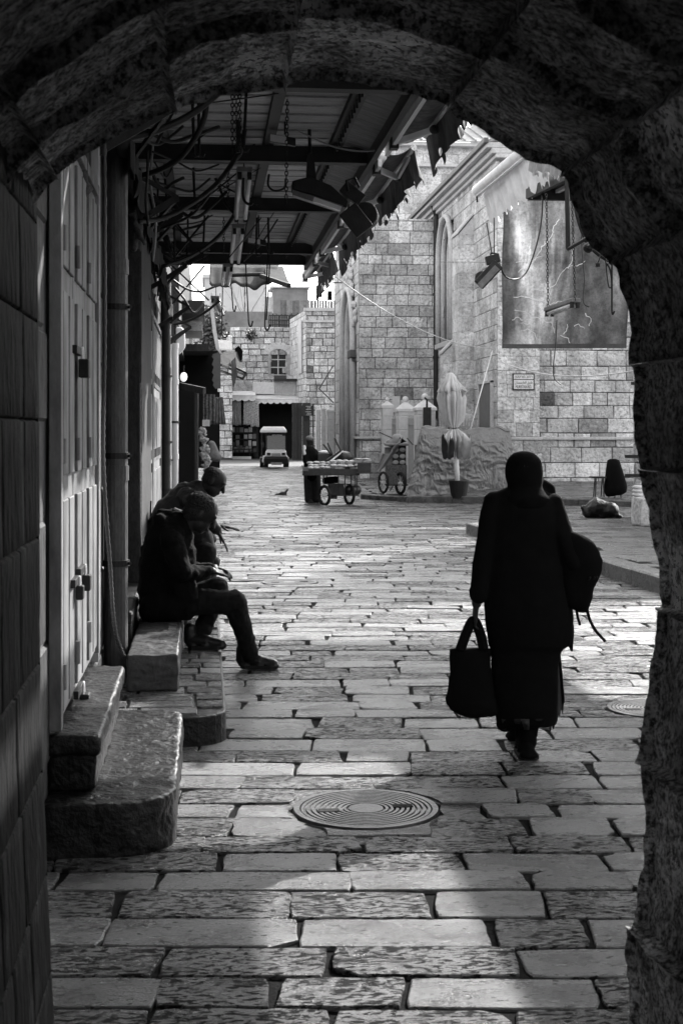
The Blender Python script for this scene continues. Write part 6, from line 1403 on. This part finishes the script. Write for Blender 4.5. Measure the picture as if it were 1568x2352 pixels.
for i, (y0, y1, h0) in enumerate(((8.2, 10.4, 3.35), (10.6, 13.0, 3.3), (13.2, 15.8, 3.4), (16.0, 18.6, 3.3))):
    o = thing('rolled_shop_awning', jl[i] + ' rolled up dark shop awning from the front on the left wall', 'awning', (XW, y0, h0), 'rolled awnings along the left wall')
    m = MB(); m.tube([(XW + .14, y0, h0), (XW + .14, y1, h0 + .02)], .055, 12); m.build('roll', M_fabricd, o, smooth=True)
    m = MB(); m.sheet(lambda u, v: (XW + .19 + .02 * math.sin(u * 30), y0 + (y1 - y0) * u, h0 - (.16 + .05 * math.sin(u * 22)) * v), 30, 3); m.build('valance', M_fabricd, o, solid=.005)
for i, (x, y0, y1, z) in enumerate(((340, 345, 520, 9.2), (352, 330, 600, 10.8), (362, 350, 560, 13), (330, 520, 700, 12.5), (345, 560, 760, 14.5))):
    line('cable', spl([(x, y0), (x + jr_.uniform(-6, 6), (y0 * 2 + y1) / 3), (x + jr_.uniform(-7, 7), (y0 + y1 * 2) / 3), (x + jr_.uniform(-4, 4), y1)], z), .010, M_cablel if i % 2 else M_cable, jl[i] + ' upright cable from the front, running down the left wall', 'cable')

# ------------------------------------------------------------------ dark stalls beyond the canopy on the left
sl = thing('wall_lantern', 'white plastic shaded wall lamp above the pale pipe', 'lamp', Z(413, 782, 25))
m = MB(); m.prism([Z(404, 751, 25), Z(418, 751, 25), Z(425, 760, 25), Z(426, 797, 25), Z(412, 814, 25), (Z(404, 814, 25))], (0, .22, 0)); m.build('shade', M_white, sl, bevel=.03)
m = MB(); m.tube([Z(404, 745, 25.1), Z(404, 820, 25.1)], .03, 8); m.build('bracket', M_iron, sl)
gl = thing('round_lamp', 'small glowing lamp in the dark stall', 'lamp', Z(422, 866, 29))
m = MB(); m.ball(Z(422, 866, 29), (.075, .075, .10)); m.build('bulb', glow('lamp_glow', 0.22), gl, smooth=True)
m = MB(); m.tube([Z(422, 855, 29), Z(422, 840, 29)], .02, 6); m.build('holder', M_iron, gl)
sta = thing('market_stall', 'dark wooden stall front beyond the wall lamp on the left', 'stall', (0, 29.5, 0))
def zbox(mb, x0, x1, y0, y1, z, dz):
    a = P(x0, y1, z); b = P(x1, y1, z); mb.frame(a, b - a, Vector((0, dz, 0)), Vector((0, 0, px_h(y1 - y0, z)))); return mb
m = MB(); zbox(m, 404, 455, 896, 1186, 29.6, .1); m.build('door', M_sky_dark, sta)  # near-black panel standing for the shade inside the door opening
m = MB(); m.bar(Z(404, 884, 29.4), Z(470, 898, 28.8), .08, .14); m.build('lintel', M_wood, sta, bevel=.01)
m = MB(); zbox(m, 446, 456, 900, 1186, 29.2, .12); m.build('post', M_wood, sta, bevel=.02)
m = MB(); zbox(m, 398, 404, 700, 1190, 29.5, .1); m.build('post', M_wood, sta)
for (x0, x1, y0, y1, z, mm, nm) in ((398, 470, 690, 720, 29, M_beam, 'overhead_board'), (400, 465, 740, 760, 30, M_corr, 'roof_sheet'), (400, 480, 790, 806, 31, M_wood, 'overhead_board')):
    m = MB(); zbox(m, x0, x1, y0, y1, z, 2.5); m.build(nm, mm, sta)
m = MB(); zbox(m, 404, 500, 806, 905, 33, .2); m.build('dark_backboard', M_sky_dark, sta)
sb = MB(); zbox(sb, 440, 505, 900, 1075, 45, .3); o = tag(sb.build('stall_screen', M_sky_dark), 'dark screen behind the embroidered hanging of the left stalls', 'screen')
hang('embroidered_hanging', 467, 493, 876, 974, 36, mat('embroidery', 0.14, .9, 1.0, 12, .6, 24, spk=.6), 'ornate embroidered hanging with dark round motifs at the left stalls', 3, 1.02)
for i, y_ in enumerate((890, 908, 925, 940, 955)):
    pass
hang('fringed_shawl', 494, 512, 912, 972, 38, M_sc2, 'grey fringed shawl hanging right of the embroidered hanging', 4, 1.7, fringe=-.04)
mb = MB(); zbox(mb, 465, 482, 964, 979, 35.5, .02); tag(mb.build('card', M_white), 'blank white card below the embroidered hanging', 'card')
mb = MB(); rq = random.Random(5)
for i in range(26):
    y_ = 985 + i * 3.8; mb.cap(Z(459 + 12 * (i / 26) + rq.uniform(-4, 7), y_, 33), Z(464 + 16 * (i / 26) + rq.uniform(-4, 8), y_ + 3, 33), rq.uniform(.03, .06), None, 8)
o = tag(mb.build('bead_strings', mat('pale_beads', .38, .6, .7, 25, .6, 40), voxel=.018), 'tangle of pale goods hanging down the front of the left stalls', 'goods'); displace(o, .05, .06)
mb = MB(); mb.cap(Z(486, 1022, 40), Z(492, 1044, 40), .13, .2); mb.cap(Z(480, 1048, 40), Z(498, 1050, 40), .15); o = tag(mb.build('sack', M_board, voxel=.04, sm=2), 'pale lumpy sack at the foot of the left stalls', 'sack')
hang('dark_garment', 438, 452, 960, 1062, 31, M_fabricm, 'long dark garment hanging on the stall post', 3, 1.3)
# torn pale strip, scalloped cloth, dark awning and arms over the stalls
hang('pale_cloth_strip', 484, 490, 672, 700, 28, M_fabricl, 'upper scrap of pale cloth over the stalls', 2, 1.2)
mb = MB(); a = [(484, 674), (488, 720), (493, 760), (500, 800), (508, 812)]
for i in range(4):
    (x0, y0), (x1, y1) = a[i], a[i + 1]; w0, w1 = (5, 8, 9, 8, 5)[i], (5, 8, 9, 8, 5)[i + 1]
    mb.prism([Z(x0 - w0 / 2, y0, 28), Z(x0 + w0 / 2, y0, 28), Z(x1 + w1 / 2, y1, 28), Z(x1 - w1 / 2, y1, 28)], (0, .03, 0))
tag(mb.build('torn_cloth', M_fabricl), 'long pale torn cloth strip hanging over the stalls', 'hanging cloth')
o = thing('stall_awning', 'grey awning end with a scalloped side over the stalls', 'awning', Z(500, 800, 30))
m = MB(); pts = [(487, 805), (507, 808), (507, 892), (497, 893)]
sca = [(507, 808), (507, 892), (495, 893)] + [(489 + 2.5 * math.sin(k * 2.1), 885 - k * 6) for k in range(13)]
m.prism([Z(x, y, 29) for x, y in sca], (0, .02, 0)); m.build('scalloped_side', mat('dim_grey_cloth', .12, .9, .2, 6), o)
m = MB(); m.prism([Z(497, 800, 30), Z(534, 803, 33), Z(532, 782, 34), Z(500, 780, 31)], (0, 0, -.03)); m.build('cloth', MATS['dim_grey_cloth'], o)
m = MB(); m.prism([Z(500, 806, 31), Z(545, 808, 33), Z(556, 845, 33), (Z(505, 840, 31))], (0, .05, 0)); m.build('shaded_valance', M_fabricd, o)
for (a_, b_2) in (((508, 838), (565, 862)), ((565, 856), (508, 828)), ((502, 850), (558, 870)), ((565, 856), (558, 870))): m = MB(); m.bar(Z(*a_, 31), Z(*b_2, 34), .035, .045); m.build('arm', M_iron, o)
mb = MB(); mb.prism([Z(540, 800, 33), Z(548, 794, 33), Z(558, 806, 33), Z(556, 825, 33), Z(550, 836, 33), Z(546, 822, 33), Z(538, 816, 33)], (0, .04, 0)); tag(mb.build('black_rag', M_cloth), 'torn black rag hanging over the awning arms', 'rag')
mb = MB(); mb.prism([Z(531, 830, 32), Z(541, 820, 32), Z(545, 860, 32), Z(536, 893, 32), Z(532, 870, 32)], (0, .04, 0)); tag(mb.build('pointed_rag', M_fabricm), 'long pointed grey rag hanging below the awning arms', 'rag')
o = thing('dark_awning', 'dark ragged awning crossing under the last canopy beam', 'awning', Z(590, 640, 22))
m = MB(); m.sheet(lambda u, v: Z(482 + (640 - 482) * u, 608 + (44 + 6 * math.sin(u * 12) + 3 * math.sin(u * 31)) * v + 8 * (1 - abs(2 * u - 1)) * v, 21 + .8 * v * -1), 40, 6); m.build('cloth', M_fabricd, o, smooth=True, solid=.01)
m = MB(); m.tube([Z(520, 632, 20.2), Z(605, 630, 20.2)], .03, 8); m.build('front_bar', M_iron, o)
m = MB(); m.bar(Z(600, 634, 20), Z(664, 656, 19), .05, .06); m.build('arm', M_wood, o); m = MB(); m.prism([Z(610, 612, 21), Z(650, 612, 21), Z(664, 652, 20), Z(610, 640, 20)], (0, .03, 0)); m.build('side_flap', M_fabricd, o)
for i, (x0, y0, x1, y1, z, hk) in enumerate(((564, 600, 571, 740, 17, 8), (616, 560, 608, 748, 16, 10), (622, 560, 612, 735, 16, 0), (530, 640, 535, 705, 19, 6), (512, 640, 509, 765, 20, 14))):
    mb = MB(); mb.tube([Z(x0, y0, z), Z(x1, y1, z)], .009, 6)
    if hk: mb.tube(spl([(x1, y1), (x1 + hk * .3, y1 + 9), (x1 + hk * .8, y1 + 9), (x1 + hk * 1.2, y1 - 3)], z), .010, 6)
    tag(mb.build('hook_rod', M_iron), ['left long hooked rod against the bright house wall', 'right long hooked rod with a wide hook against the house wall', 'straight rod beside the wide hook', 'short hooked rod near the ragged dark awning', 'thin curled wire hook over the stalls'][i], 'hook')
o = thing('laundry', 'dark clothes hung on a line beneath the canopy end', 'laundry', Z(740, 660, 40)); mb = MB(); mb.tube([onwall(640, 645, 50), onwall(800, 650, 48)], .02, 5); mb.build('line', M_iron, o)
hang('trousers', 726, 731, 655, 690, 49, M_cloth, None, 2, 1.1, par=o); hang('trousers', 733, 739, 653, 683, 49, M_cloth, None, 2, 1.1, par=o); hang('shirt', 752, 762, 668, 690, 49, M_cloth, None, 2, 1.1, par=o)
line('cable', [onwall(765, 840, 78), onwall(733, 893, 78), onwall(766, 925, 78)], .04, M_cable, 'dark cable zigzagging down the corner house wall', 'cable')

# ------------------------------------------------------------------ people
def hand(mb, wrist, d, palm_n, size=.19, curl=.35, spread=.12, side=1):
    """palm + four unequal bent fingers + thumb from the side of the palm. d: finger direction, palm_n: palm facing"""
    d = Vector(d).normalized(); n = Vector(palm_n); n = (n - d * n.dot(d)).normalized(); s = d.cross(n).normalized() * side; k = size / .19
    for t in (-.028, -.009, .01, .028): mb.cap(wrist + d * .015 * k + s * t * .7 * k, wrist + d * .088 * k + s * t * k, .014 * k, .0125 * k, 8)
    for i, (t, L) in enumerate(((-.033, .062), (-.011, .078), (.011, .083), (.033, .074))):
        p = wrist + d * .09 * k + s * t * k; dd = (d + s * spread * (t / .033)).normalized(); c = curl * (1 + .15 * i)
        for seg in (.42, .32, .26):
            q = p + dd * L * seg * k; mb.cap(p, q, .0085 * k * (1.05 - .1 * (1 - seg)), .0078 * k, 8); p = q; dd = (dd * math.cos(c) + n * math.sin(c)).normalized()
    p = wrist + d * .03 * k + s * .03 * k; q = p + (d * .6 + s * .7 + n * .3).normalized() * .045 * k; mb.cap(p, q, .012 * k, .010 * k, 8); mb.cap(q, q + (d * .9 + s * .25 + n * .3).normalized() * .035 * k, .0095 * k, .008 * k, 8)
def head(mb, c, fwd, up, s=1.0):
    """skull, jaw, nose, ears, brow; c = centre of the skull"""
    f = Vector(fwd).normalized(); u = Vector(up); u = (u - f * u.dot(f)).normalized(); r = f.cross(u).normalized(); c = Vector(c)
    rot = Matrix((r, f, u)).transposed()
    mb.ball(c + u * .015 * s, (.075 * s, .094 * s, .088 * s), 20, 14, rot); mb.ball(c - u * .055 * s + f * .025 * s, (.058 * s, .066 * s, .062 * s), 16, 10, rot); mb.ball(c - u * .088 * s + f * .055 * s, (.030 * s, .026 * s, .024 * s), 12, 8, rot)
    mb.cap(c + f * .09 * s + u * .005 * s, c + f * .110 * s - u * .035 * s, .010 * s, .015 * s, 8)
    mb.cap(c + f * .082 * s + u * .022 * s - r * .035 * s, c + f * .082 * s + u * .022 * s + r * .035 * s, .014 * s, None, 8)
    mb.cap(c + f * .085 * s - u * .065 * s - r * .018 * s, c + f * .085 * s - u * .065 * s + r * .018 * s, .010 * s, None, 8)
    for q in (-1, 1):
        mb.ball(c + r * q * .076 * s - u * .012 * s - f * .005 * s, (.010 * s, .020 * s, .032 * s), 8, 6, rot); mb.ball(c + f * .078 * s + r * q * .032 * s, (.013 * s,) * 3, 8, 6)
    return f, u, r, rot

# --- nearer seated man
zm = 9.45
def A(x, y, dz=0.0): return P(x, y, zm + dz)
pm = thing('person', 'seated man in a hooded dark coat leaning forward with one leg stretched into the street', 'person', A(400, 1420))
hc = A(462, 1176); fw = Vector((.78, .05, -.55)); upv = Vector((.5, 0, .86))
b = MB(); f, u, r, rot = head(b, hc, fw, upv, 1.16)
b.cap(hc - u * .07 - f * .02, A(418, 1222), .062, .068)
b.limb([A(372, 1380), A(376, 1310), A(398, 1235)], [.13, .13, .12])
b.limb([A(405, 1250, -.17), A(423, 1312, -.22), A(487, 1312, -.06)], [.05, .045, .03]); b.limb([A(405, 1250, .17), A(440, 1305, .2), A(492, 1305, .1)], [.05, .045, .03])
hand(b, A(484, 1310, -.05), Vector((.8, .35, -.25)), Vector((-.2, .3, -.9)), .19, .5, .1, 1); hand(b, A(488, 1304, .09), Vector((.8, -.35, -.2)), Vector((-.2, -.3, -.9)), .19, .5, .1, -1)
b.limb([A(385, 1385, -.05), A(543, 1381, 0), A(571, 1510, .22)], [.085, .06, .045]); b.limb([A(385, 1385, .15), A(500, 1347, .2), A(456, 1470, .06)], [.085, .06, .045])
b.build('body', M_skin, pm, voxel=.0065, sm=2)
m = MB()
for i in range(3): pass
m.ball(hc + u * .036 - f * .022, (.083 * 1.14, .098 * 1.14, .080 * 1.12), 20, 14, rot); m.ball(hc - u * .030 - f * .045, (.086, .070, .08), 16, 10, rot); m.ball(hc + r * .07 - u * .01 - f * .02, (.025, .05, .06), 10, 8, rot); m.ball(hc - r * .07 - u * .01 - f * .02, (.025, .05, .06), 10, 8, rot); o = m.build('hair', M_hairg, pm, voxel=.006, sm=1); displace(o, .02, .016)
c = MB()   # coat
c.limb([A(372, 1395), A(374, 1340), A(380, 1285), (A(390, 1240)), A(404, 1215)], [.16, .18, .185, .175, .12])
c.limb([A(400, 1385), A(405, 1330), A(410, 1275)], [.14, .13, .13])
c.limb([A(395, 1230, -.12), A(395, 1245, -.2), A(420, 1315, -.25), A(478, 1313, -.08)], [.09, .085, .068, .042])
c.limb([A(400, 1230, .12), A(402, 1250, .2), A(435, 1310, .22), A(480, 1306, .11)], [.09, .085, .068, .042])
for dz in (-.12, 0, .12): c.limb([A(352, 1395, dz), A(420, 1392, dz)], [.095, .105]); c.limb([A(405, 1300, dz), A(425, 1370, dz)], [.11, .10])
c.limb([A(350, 1370), A(342, 1400)], [.10, .07])
c.limb([A(376, 1190), A(398, 1196), A(416, 1212)], [.065, .085, .075])      # hood
c.limb([A(368, 1196, -.07), A(368, 1196, .07)], [.055, .055])
o = c.build('coat', M_coat, pm, voxel=.010, sm=2); displace(o, .12, .03); displace(o, .045, .014)
m = MB(); m.limb([A(402, 1170), A(420, 1180), A(433, 1200), A(441, 1218)], [.014, .022, .018, .010]); m.build('collar_lining', mat('pale_lining', .35, .9, .1, 8), pm, voxel=.006, sm=1)
t = MB()
t.limb([A(400, 1390, -.05), A(470, 1382, -.03), A(538, 1384, 0), A(553, 1432, .08), A(568, 1480, .17)], [.105, .095, .088, .076, .066]); t.cap(A(569, 1486, .17), A(573, 1499, .19), .070, .066)
t.limb([A(400, 1385, .15), A(497, 1352, .2), A(480, 1410, .14), A(460, 1462, .08)], [.105, .086, .072, .066])
o = t.build('trousers', M_jeans, pm, voxel=.010, sm=1); displace(o, .07, .022); displace(o, .03, .010)
def shoe(par, heel, toe, w_=.05, m_=M_leather, h_=.05):
    heel, toe = Vector(heel), Vector(toe); d = (toe - heel).normalized(); up = Vector((0, 0, 1)); m = MB()
    m.limb([heel + up * h_ * .9, heel.lerp(toe, .45) + up * h_ * .75, toe + up * h_ * .45 - d * .03], [w_ * .85, w_ * .9, w_ * .68]); m.cap(heel + up * h_ * 1.2, heel + up * (h_ + .06), w_ * .9, w_ * .85)
    for q in (.1, .5, .85): p = heel.lerp(toe, q); m.ball(p + up * .02, (w_ * 1.0, w_ * 1.0, .02), 10, 6)
    sh_ = m.build('shoe', m_, par, voxel=.008, sm=2)
    s_ = MB(); sx = d.cross(up).normalized(); k = []
    for q, ww in ((-.03, .6), (0.1, .95), (.5, .95), (.85, 1), (1.0, .55)): k.append((heel.lerp(toe, q), ww * w_))
    out_ = [p + sx * ww for p, ww in k] + [p - sx * ww for p, ww in k[::-1]]; zl = min(heel.z, toe.z); s_.prism([Vector((p.x, p.y, zl)) for p in out_], (0, 0, .022)); s_.build('sole', M_rubber, sh_)
    return sh_
hz = A(557, 1530, .24); hz.z = 0.004; tz = A(638, 1532, .2); tz.z = 0.004; shoe(pm, hz, tz, .056, h_=.065)
hz = A(437, 1486, .05); hz.z = .172; tz = A(516, 1486, 0); tz.z = .172; shoe(pm, hz, tz, .056, h_=.065)

# --- farther seated man
z2 = 11.4
def B(x, y, dz=0.0): return P(x, y, z2 + dz)
p2 = thing('person', 'seated man with cropped hair leaning out over his knees, hand stretched into the street', 'person', B(350, 1330))
hc = B(491, 1104); fw = Vector((.80, -.15, -.50)); upv = Vector((.50, 0, .86))
b = MB(); f, u, r, rot = head(b, hc, fw, upv, 1.06)
b.cap(hc - u * .07 - f * .03, B(455, 1128), .058, .062); b.limb([B(350, 1310), B(385, 1220), B(440, 1140)], [.13, .13, .11])
b.limb([B(445, 1140, -.16), B(478, 1190, -.18), B(502, 1222, -.2)], [.05, .042, .03]); hand(b, B(500, 1220, -.2), Vector((.42, -.1, -.75)), Vector((-.7, 0, -.4)), .20, .12, .35, 1)
b.limb([B(445, 1140, .16), B(470, 1210, .2), B(490, 1240, .2)], [.05, .042, .03]); hand(b, B(503, 1207, -.1), Vector((.8, -.1, -.15)), Vector((0, 0, -1)), .19, .12, .25, -1)
b.limb([B(350, 1318, -.1), B(480, 1268, -.12), B(455, 1400, -.1)], [.08, .06, .045]); b.limb([B(350, 1318, .12), B(490, 1290, .14), B(470, 1400, .14)], [.08, .06, .045])
b.build('body', M_skin, p2, voxel=.0065, sm=1)
m = MB(); m.ball(hc + u * .036 - f * .014, (.078, .095, .070), 20, 14, rot); m.ball(hc - u * .01 - f * .045, (.068, .055, .06), 14, 9, rot); o = m.build('hair', M_hair, p2, voxel=.006, sm=1); displace(o, .02, .016)
c = MB(); c.limb([B(352, 1300), B(362, 1240), B(392, 1182), B(425, 1148), B(448, 1132)], [.15, .15, .155, .145, .10])
c.limb([B(430, 1142, -.10), B(445, 1155, -.18), B(476, 1190, -.2), B(496, 1214, -.2)], [.09, .08, .062, .045]); c.limb([B(430, 1142, .10), B(440, 1160, .18), B(470, 1205, .22), B(486, 1235, .2)], [.09, .08, .062, .045])
c.limb([B(420, 1190), B(455, 1205)], [.14, .12]); c.limb([B(440, 1180), B(470, 1260)], [.14, .10]); c.limb([B(455, 1120), B(462, 1132)], [.07, .06])
o = c.build('jacket', mat('dark_jacket', .022, .5, .3, 12, .4, 24, spec=.4), p2, voxel=.010, sm=2); displace(o, .12, .025); displace(o, .045, .014)
t = MB(); t.limb([B(360, 1312, -.1), B(470, 1272, -.12), B(463, 1330, -.11), B(455, 1390, -.1)], [.11, .10, .08, .065]); t.limb([B(360, 1312, .12), B(472, 1285, .14), B(478, 1340, .14), B(470, 1392, .14)], [.10, .08, .065, .06])
t.build('trousers', M_jeans, p2, voxel=.012, sm=2)
for (x, dz) in ((450, -.1), (466, .14)):
    hz = B(x, 1400, dz); hz.z = .172; tz = B(x + 62, 1402, dz - .04); tz.z = .172; shoe(p2, hz, tz, .05)
# two-way radio at the back of his jacket
rd = MB(); rd.frame(B(343, 1222), B(352, 1222) - B(343, 1222), Vector((0, .05, 0)), Vector((0, 0, .12))); rd.tube([B(346, 1192), B(347, 1150)], .008, 6); tag(rd.build('radio', M_iron, bevel=.005), 'small black radio with aerial behind the farther seated man', 'radio')

# --- walking figure with the bags
zw = 7.1
def Wd(x, y, dz=0.0): return P(x, y, zw + dz)
pw = thing('person', 'dark figure in a headscarf and long black coat walking down the street with bags', 'person', Wd(1205, 1738))
b = MB(); hc = Wd(1203, 1082); head(b, hc, (0, 1, -.05), (0, 0, 1), 1.0)
b.cap(hc - Vector((0, -.01, .08)), Wd(1203, 1190), .050, .06); b.limb([Wd(1205, 1400), Wd(1205, 1280), Wd(1205, 1190)], [.11, .10, .10])
b.limb([Wd(1140, 1165), Wd(1108, 1290), Wd(1094, 1385)], [.05, .042, .028]); hand(b, Wd(1093, 1388), Vector((-.1, 0, -1)), Vector((1, 0, 0)), .18, 1.0, .04, -1)
b.limb([Wd(1268, 1165), Wd(1300, 1280), Wd(1325, 1300)], [.05, .042, .03]); hand(b, Wd(1318, 1300), Vector((.3, -.4, -.3)), Vector((0, -.3, 1)), .18, .6, .06, 1)
b.limb([Wd(1190, 1400, .04), Wd(1186, 1540, .1), Wd(1184, 1662, .35)], [.075, .05, .04]); b.limb([Wd(1216, 1400, 0), Wd(1212, 1560, 0), Wd(1211, 1700, -.02)], [.075, .05, .042])
b.build('body', mat('shaded_skin', .012, .6, .15, 14, .15, 80), pw, voxel=.0065, sm=1)
def loft_rows(rows, z, squash=.8, k=28, name='x', m_=M_cloth, par=None, vox=0, sm=0, **kw):
    m = MB(); m.loft(lev(z, rows, squash, k)); return m
m = loft_rows([(1192, 1212, 1036), (1178, 1226, 1041), (1168, 1236, 1050), (1162, 1243, 1062), (1159, 1246, 1082), (1161, 1245, 1100), (1166, 1243, 1116), (1160, 1250, 1128), (1145, 1262, 1142), (1150, 1258, 1165)], zw, 1.0)
m.limb([Wd(1250, 1112, .02), Wd(1262, 1122, .02), Wd(1266, 1132, .02)], [.025, .03, .025])
o = m.build('headscarf', M_cloth, pw, voxel=.012, sm=2)
c = loft_rows([(1168, 1240, 1118), (1142, 1262, 1130), (1128, 1277, 1148), (1116, 1286, 1180), (1112, 1292, 1220), (1113, 1296, 1280), (1112, 1306, 1330), (1111, 1314, 1372), (1113, 1315, 1410), (1117, 1314, 1450), (1121, 1308, 1480), (1124, 1288, 1492), (1126, 1280, 1530), (1127, 1280, 1570), (1131, 1279, 1610), (1136, 1278, 1640), (1142, 1277, 1664)], zw, .62)
c.limb([Wd(1212, 1640, 0), Wd(1212, 1680, 0)], [.07, .055]); c.limb([Wd(1134, 1158), Wd(1120, 1220, -.02), Wd(1106, 1300, -.04), Wd(1097, 1368, -.04)], [.068, .06, .052, .044]); c.limb([Wd(1270, 1160), Wd(1290, 1230, -.05), Wd(1318, 1295, -.08)], [.068, .06, .05]); c.ball(Wd(1086, 1357, -.04), (.022, .03, .014))
c.limb([Wd(1310, 1440), Wd(1312, 1494)], [.02, .012]); c.limb([Wd(1150, 1480), Wd(1160, 1660)], [.06, .05])
o = c.build('coat', M_cloth, pw, voxel=.012, sm=1); displace(o, .16, .02)
mb = MB()
def sheer(u, v): x = 1262 + 22 * u + 12 * v * u; y = 1480 + (1680 - 1480) * v - (60 * u * v) + (9 * math.sin(u * 31) + 5 * math.sin(u * 67)) * v; return Wd(x, y, .10 + .05 * math.sin(u * 9))
mb.sheet(sheer, 14, 20); mb.sheet(lambda u, v: Wd(1268 + 12 * u + 6 * v, 1485 + 125 * v, .2 + .03 * math.sin(u * 8)), 8, 14)
mb.build('loose_underskirt', mat('dark_gauze', .03, .9, .3, 10), pw, smooth=True, solid=.003)
hz = Wd(1210, 1722, -.02); hz.z = .004; tz = Wd(1205, 1738, -.02) - Vector((0.02, .10, 0)); tz.z = .004
tz = hz + Vector((-.015, -.22, 0)); shoe(pw, hz + Vector((0, .10, 0)), tz + Vector((0, .10, 0)), .052, M_cloth, h_=.06); h2 = Wd(1184, 1665, .35); shoe(pw, h2 - Vector((0, 0, .09)), h2 - Vector((0, -.2, .16)), .045, M_cloth)
mb = MB(); rgx = random.Random(3)
for q_ in range(10):
    x_ = 1150 + q_ * 12 + rgx.uniform(-4, 4); L_ = rgx.choice((4, 7, 10, 16, 24)); mb.sheet(lambda u, v: Wd(x_ + (u - .5) * (20 - 9 * v) + 2 * math.sin(v * 3 + q_), 1652 + L_ * v, rgx.uniform(-.02, .02) + (.14 * math.cos((x_ - 1210) / 60 * 1.5)) * (-1 if q_ % 2 else 1)), 2, 4)
mb.build('ragged_hem', MATS['dark_gauze'], pw, smooth=True, solid=.004)
mb = MB(); mb.limb([Wd(1211, 1640, 0), Wd(1211, 1702, -.02)], [.055, .05]); mb.limb([Wd(1186, 1630, .2), Wd(1185, 1658, .35)], [.05, .045]); mb.build('stockings', M_cloth, pw, voxel=.01)
tb_ = thing('tote_bag', 'large slouching black tote bag held in the walking figure hand', 'bag', Wd(1082, 1640))
m = loft_rows([(1032, 1126, 1491), (1033, 1126, 1510), (1034, 1128, 1545), (1029, 1133, 1575), (1021, 1140, 1603), (1024, 1145, 1616), (1036, 1147, 1632), (1056, 1142, 1642), (1080, 1126, 1647)], zw - .02, .38, 24)
o = m.build('bag_body', M_cloth, tb_, smooth=True); displace(o, .2, .03, 1)
for dz in (-.05, .05): m = MB(); m.tube(spline([Wd(1056, 1494, dz), Wd(1070, 1455, dz * .5), Wd(1083, 1428, 0), Wd(1092, 1430, 0), Wd(1104, 1462, dz * .5), Wd(1110, 1494, dz)], 5), .026, 8); m.build('handle', M_cloth, tb_)
jk = thing('carried_coat', 'bulky folded black coat with loose straps carried over the walking figure arm', 'coat', Wd(1335, 1400))
m = MB(); rows = [(1286, 1302, 1216), (1284, 1320, 1221), (1284, 1342, 1232), (1284, 1362, 1247), (1284, 1376, 1266), (1284, 1384, 1287), (1284, 1380, 1308), (1284, 1370, 1330), (1286, 1361, 1350), (1290, 1360, 1372), (1300, 1354, 1392), (1328, 1348, 1407)]
m.loft(lev(zw - .06, rows, .55, 28)); o = m.build('folded_cloth', M_cloth, jk, smooth=True); displace(o, .2, .03, 1)
m = MB(); m.tube(spline([Wd(1322, 1396, -.06), Wd(1326, 1418, -.06), Wd(1331, 1436, -.06)], 4), .007, 6); m.build('strap', M_cloth, jk); m = MB(); m.tube(spline([Wd(1347, 1400, -.06), Wd(1354, 1425, -.06), Wd(1368, 1450, -.06), Wd(1389, 1473, -.06)], 5), .008, 6); m.build('strap', M_cloth, jk)

# --- bread seller behind the cart
zs_ = 32.3
def S(x, y, dz=0.0): return P(x, y, zs_ + dz)
ps = thing('person', 'bread seller in baggy dark trousers standing behind the cart', 'person', S(717, 1153))
b = MB(); hc = S(711, 1012); head(b, hc, (.75, -.6, -.3), (0, 0, 1), 1.0); b.cap(hc - Vector((0, 0, .08)), S(710, 1030), .06); b.limb([S(716, 1085), S(714, 1060), S(711, 1038)], [.15, .14, .14])
b.limb([S(704, 1036, -.1), S(703, 1058, -.15), S(716, 1072, -.25)], [.05, .045, .03]); hand(b, S(716, 1072, -.25), Vector((.7, -.4, -.3)), Vector((0, 0, -1)), .19, .5); b.limb([S(722, 1036, .1), S(732, 1052, 0), S(742, 1060, -.2)], [.05, .045, .03]); hand(b, S(742, 1060, -.2), Vector((.8, -.3, -.3)), Vector((0, 0, -1)), .19, .6, .1, -1)
b.limb([S(708, 1088), S(709, 1120), S(709, 1148)], [.09, .07, .05]); b.limb([S(724, 1088), S(727, 1120), S(728, 1148)], [.09, .07, .05]); b.build('body', M_skin, ps, voxel=.012, sm=1)
m = MB(); m.limb([S(716, 1092), S(714, 1065), S(711, 1040)], [.18, .185, .17]); m.limb([S(702, 1038, -.1), S(702, 1058, -.15), S(713, 1070, -.22)], [.085, .075, .06]); m.limb([S(722, 1038, .1), S(732, 1052, 0), S(740, 1059, -.17)], [.085, .075, .06]); m.build('jacket', M_coat, ps, voxel=.018, sm=2)
m = MB(); m.limb([S(710, 1090), S(709, 1120), S(709, 1145)], [.15, .12, .11]); m.limb([S(723, 1090), S(726, 1120), S(727, 1146)], [.15, .12, .11]); m.build('trousers', mat('baggy_trousers', .03, .9, .3, 10), ps, voxel=.018, sm=2)
m = MB(); m.ball(hc + Vector((0, 0, .05)), (.095, .105, .07)); m.build('cap', M_card, ps, smooth=True)
m = MB(); m.limb([S(699, 1026, -.1), S(700, 1042, -.15)], [.04, .05]); m.build('shoulder_highlight', M_white, ps, voxel=.015)  # white piece standing for the light on the seller's shoulder
for x in (709, 727): hz = S(x, 1153); hz.z = .004; shoe(ps, hz, hz + Vector((.05, -.2, 0)), .05)
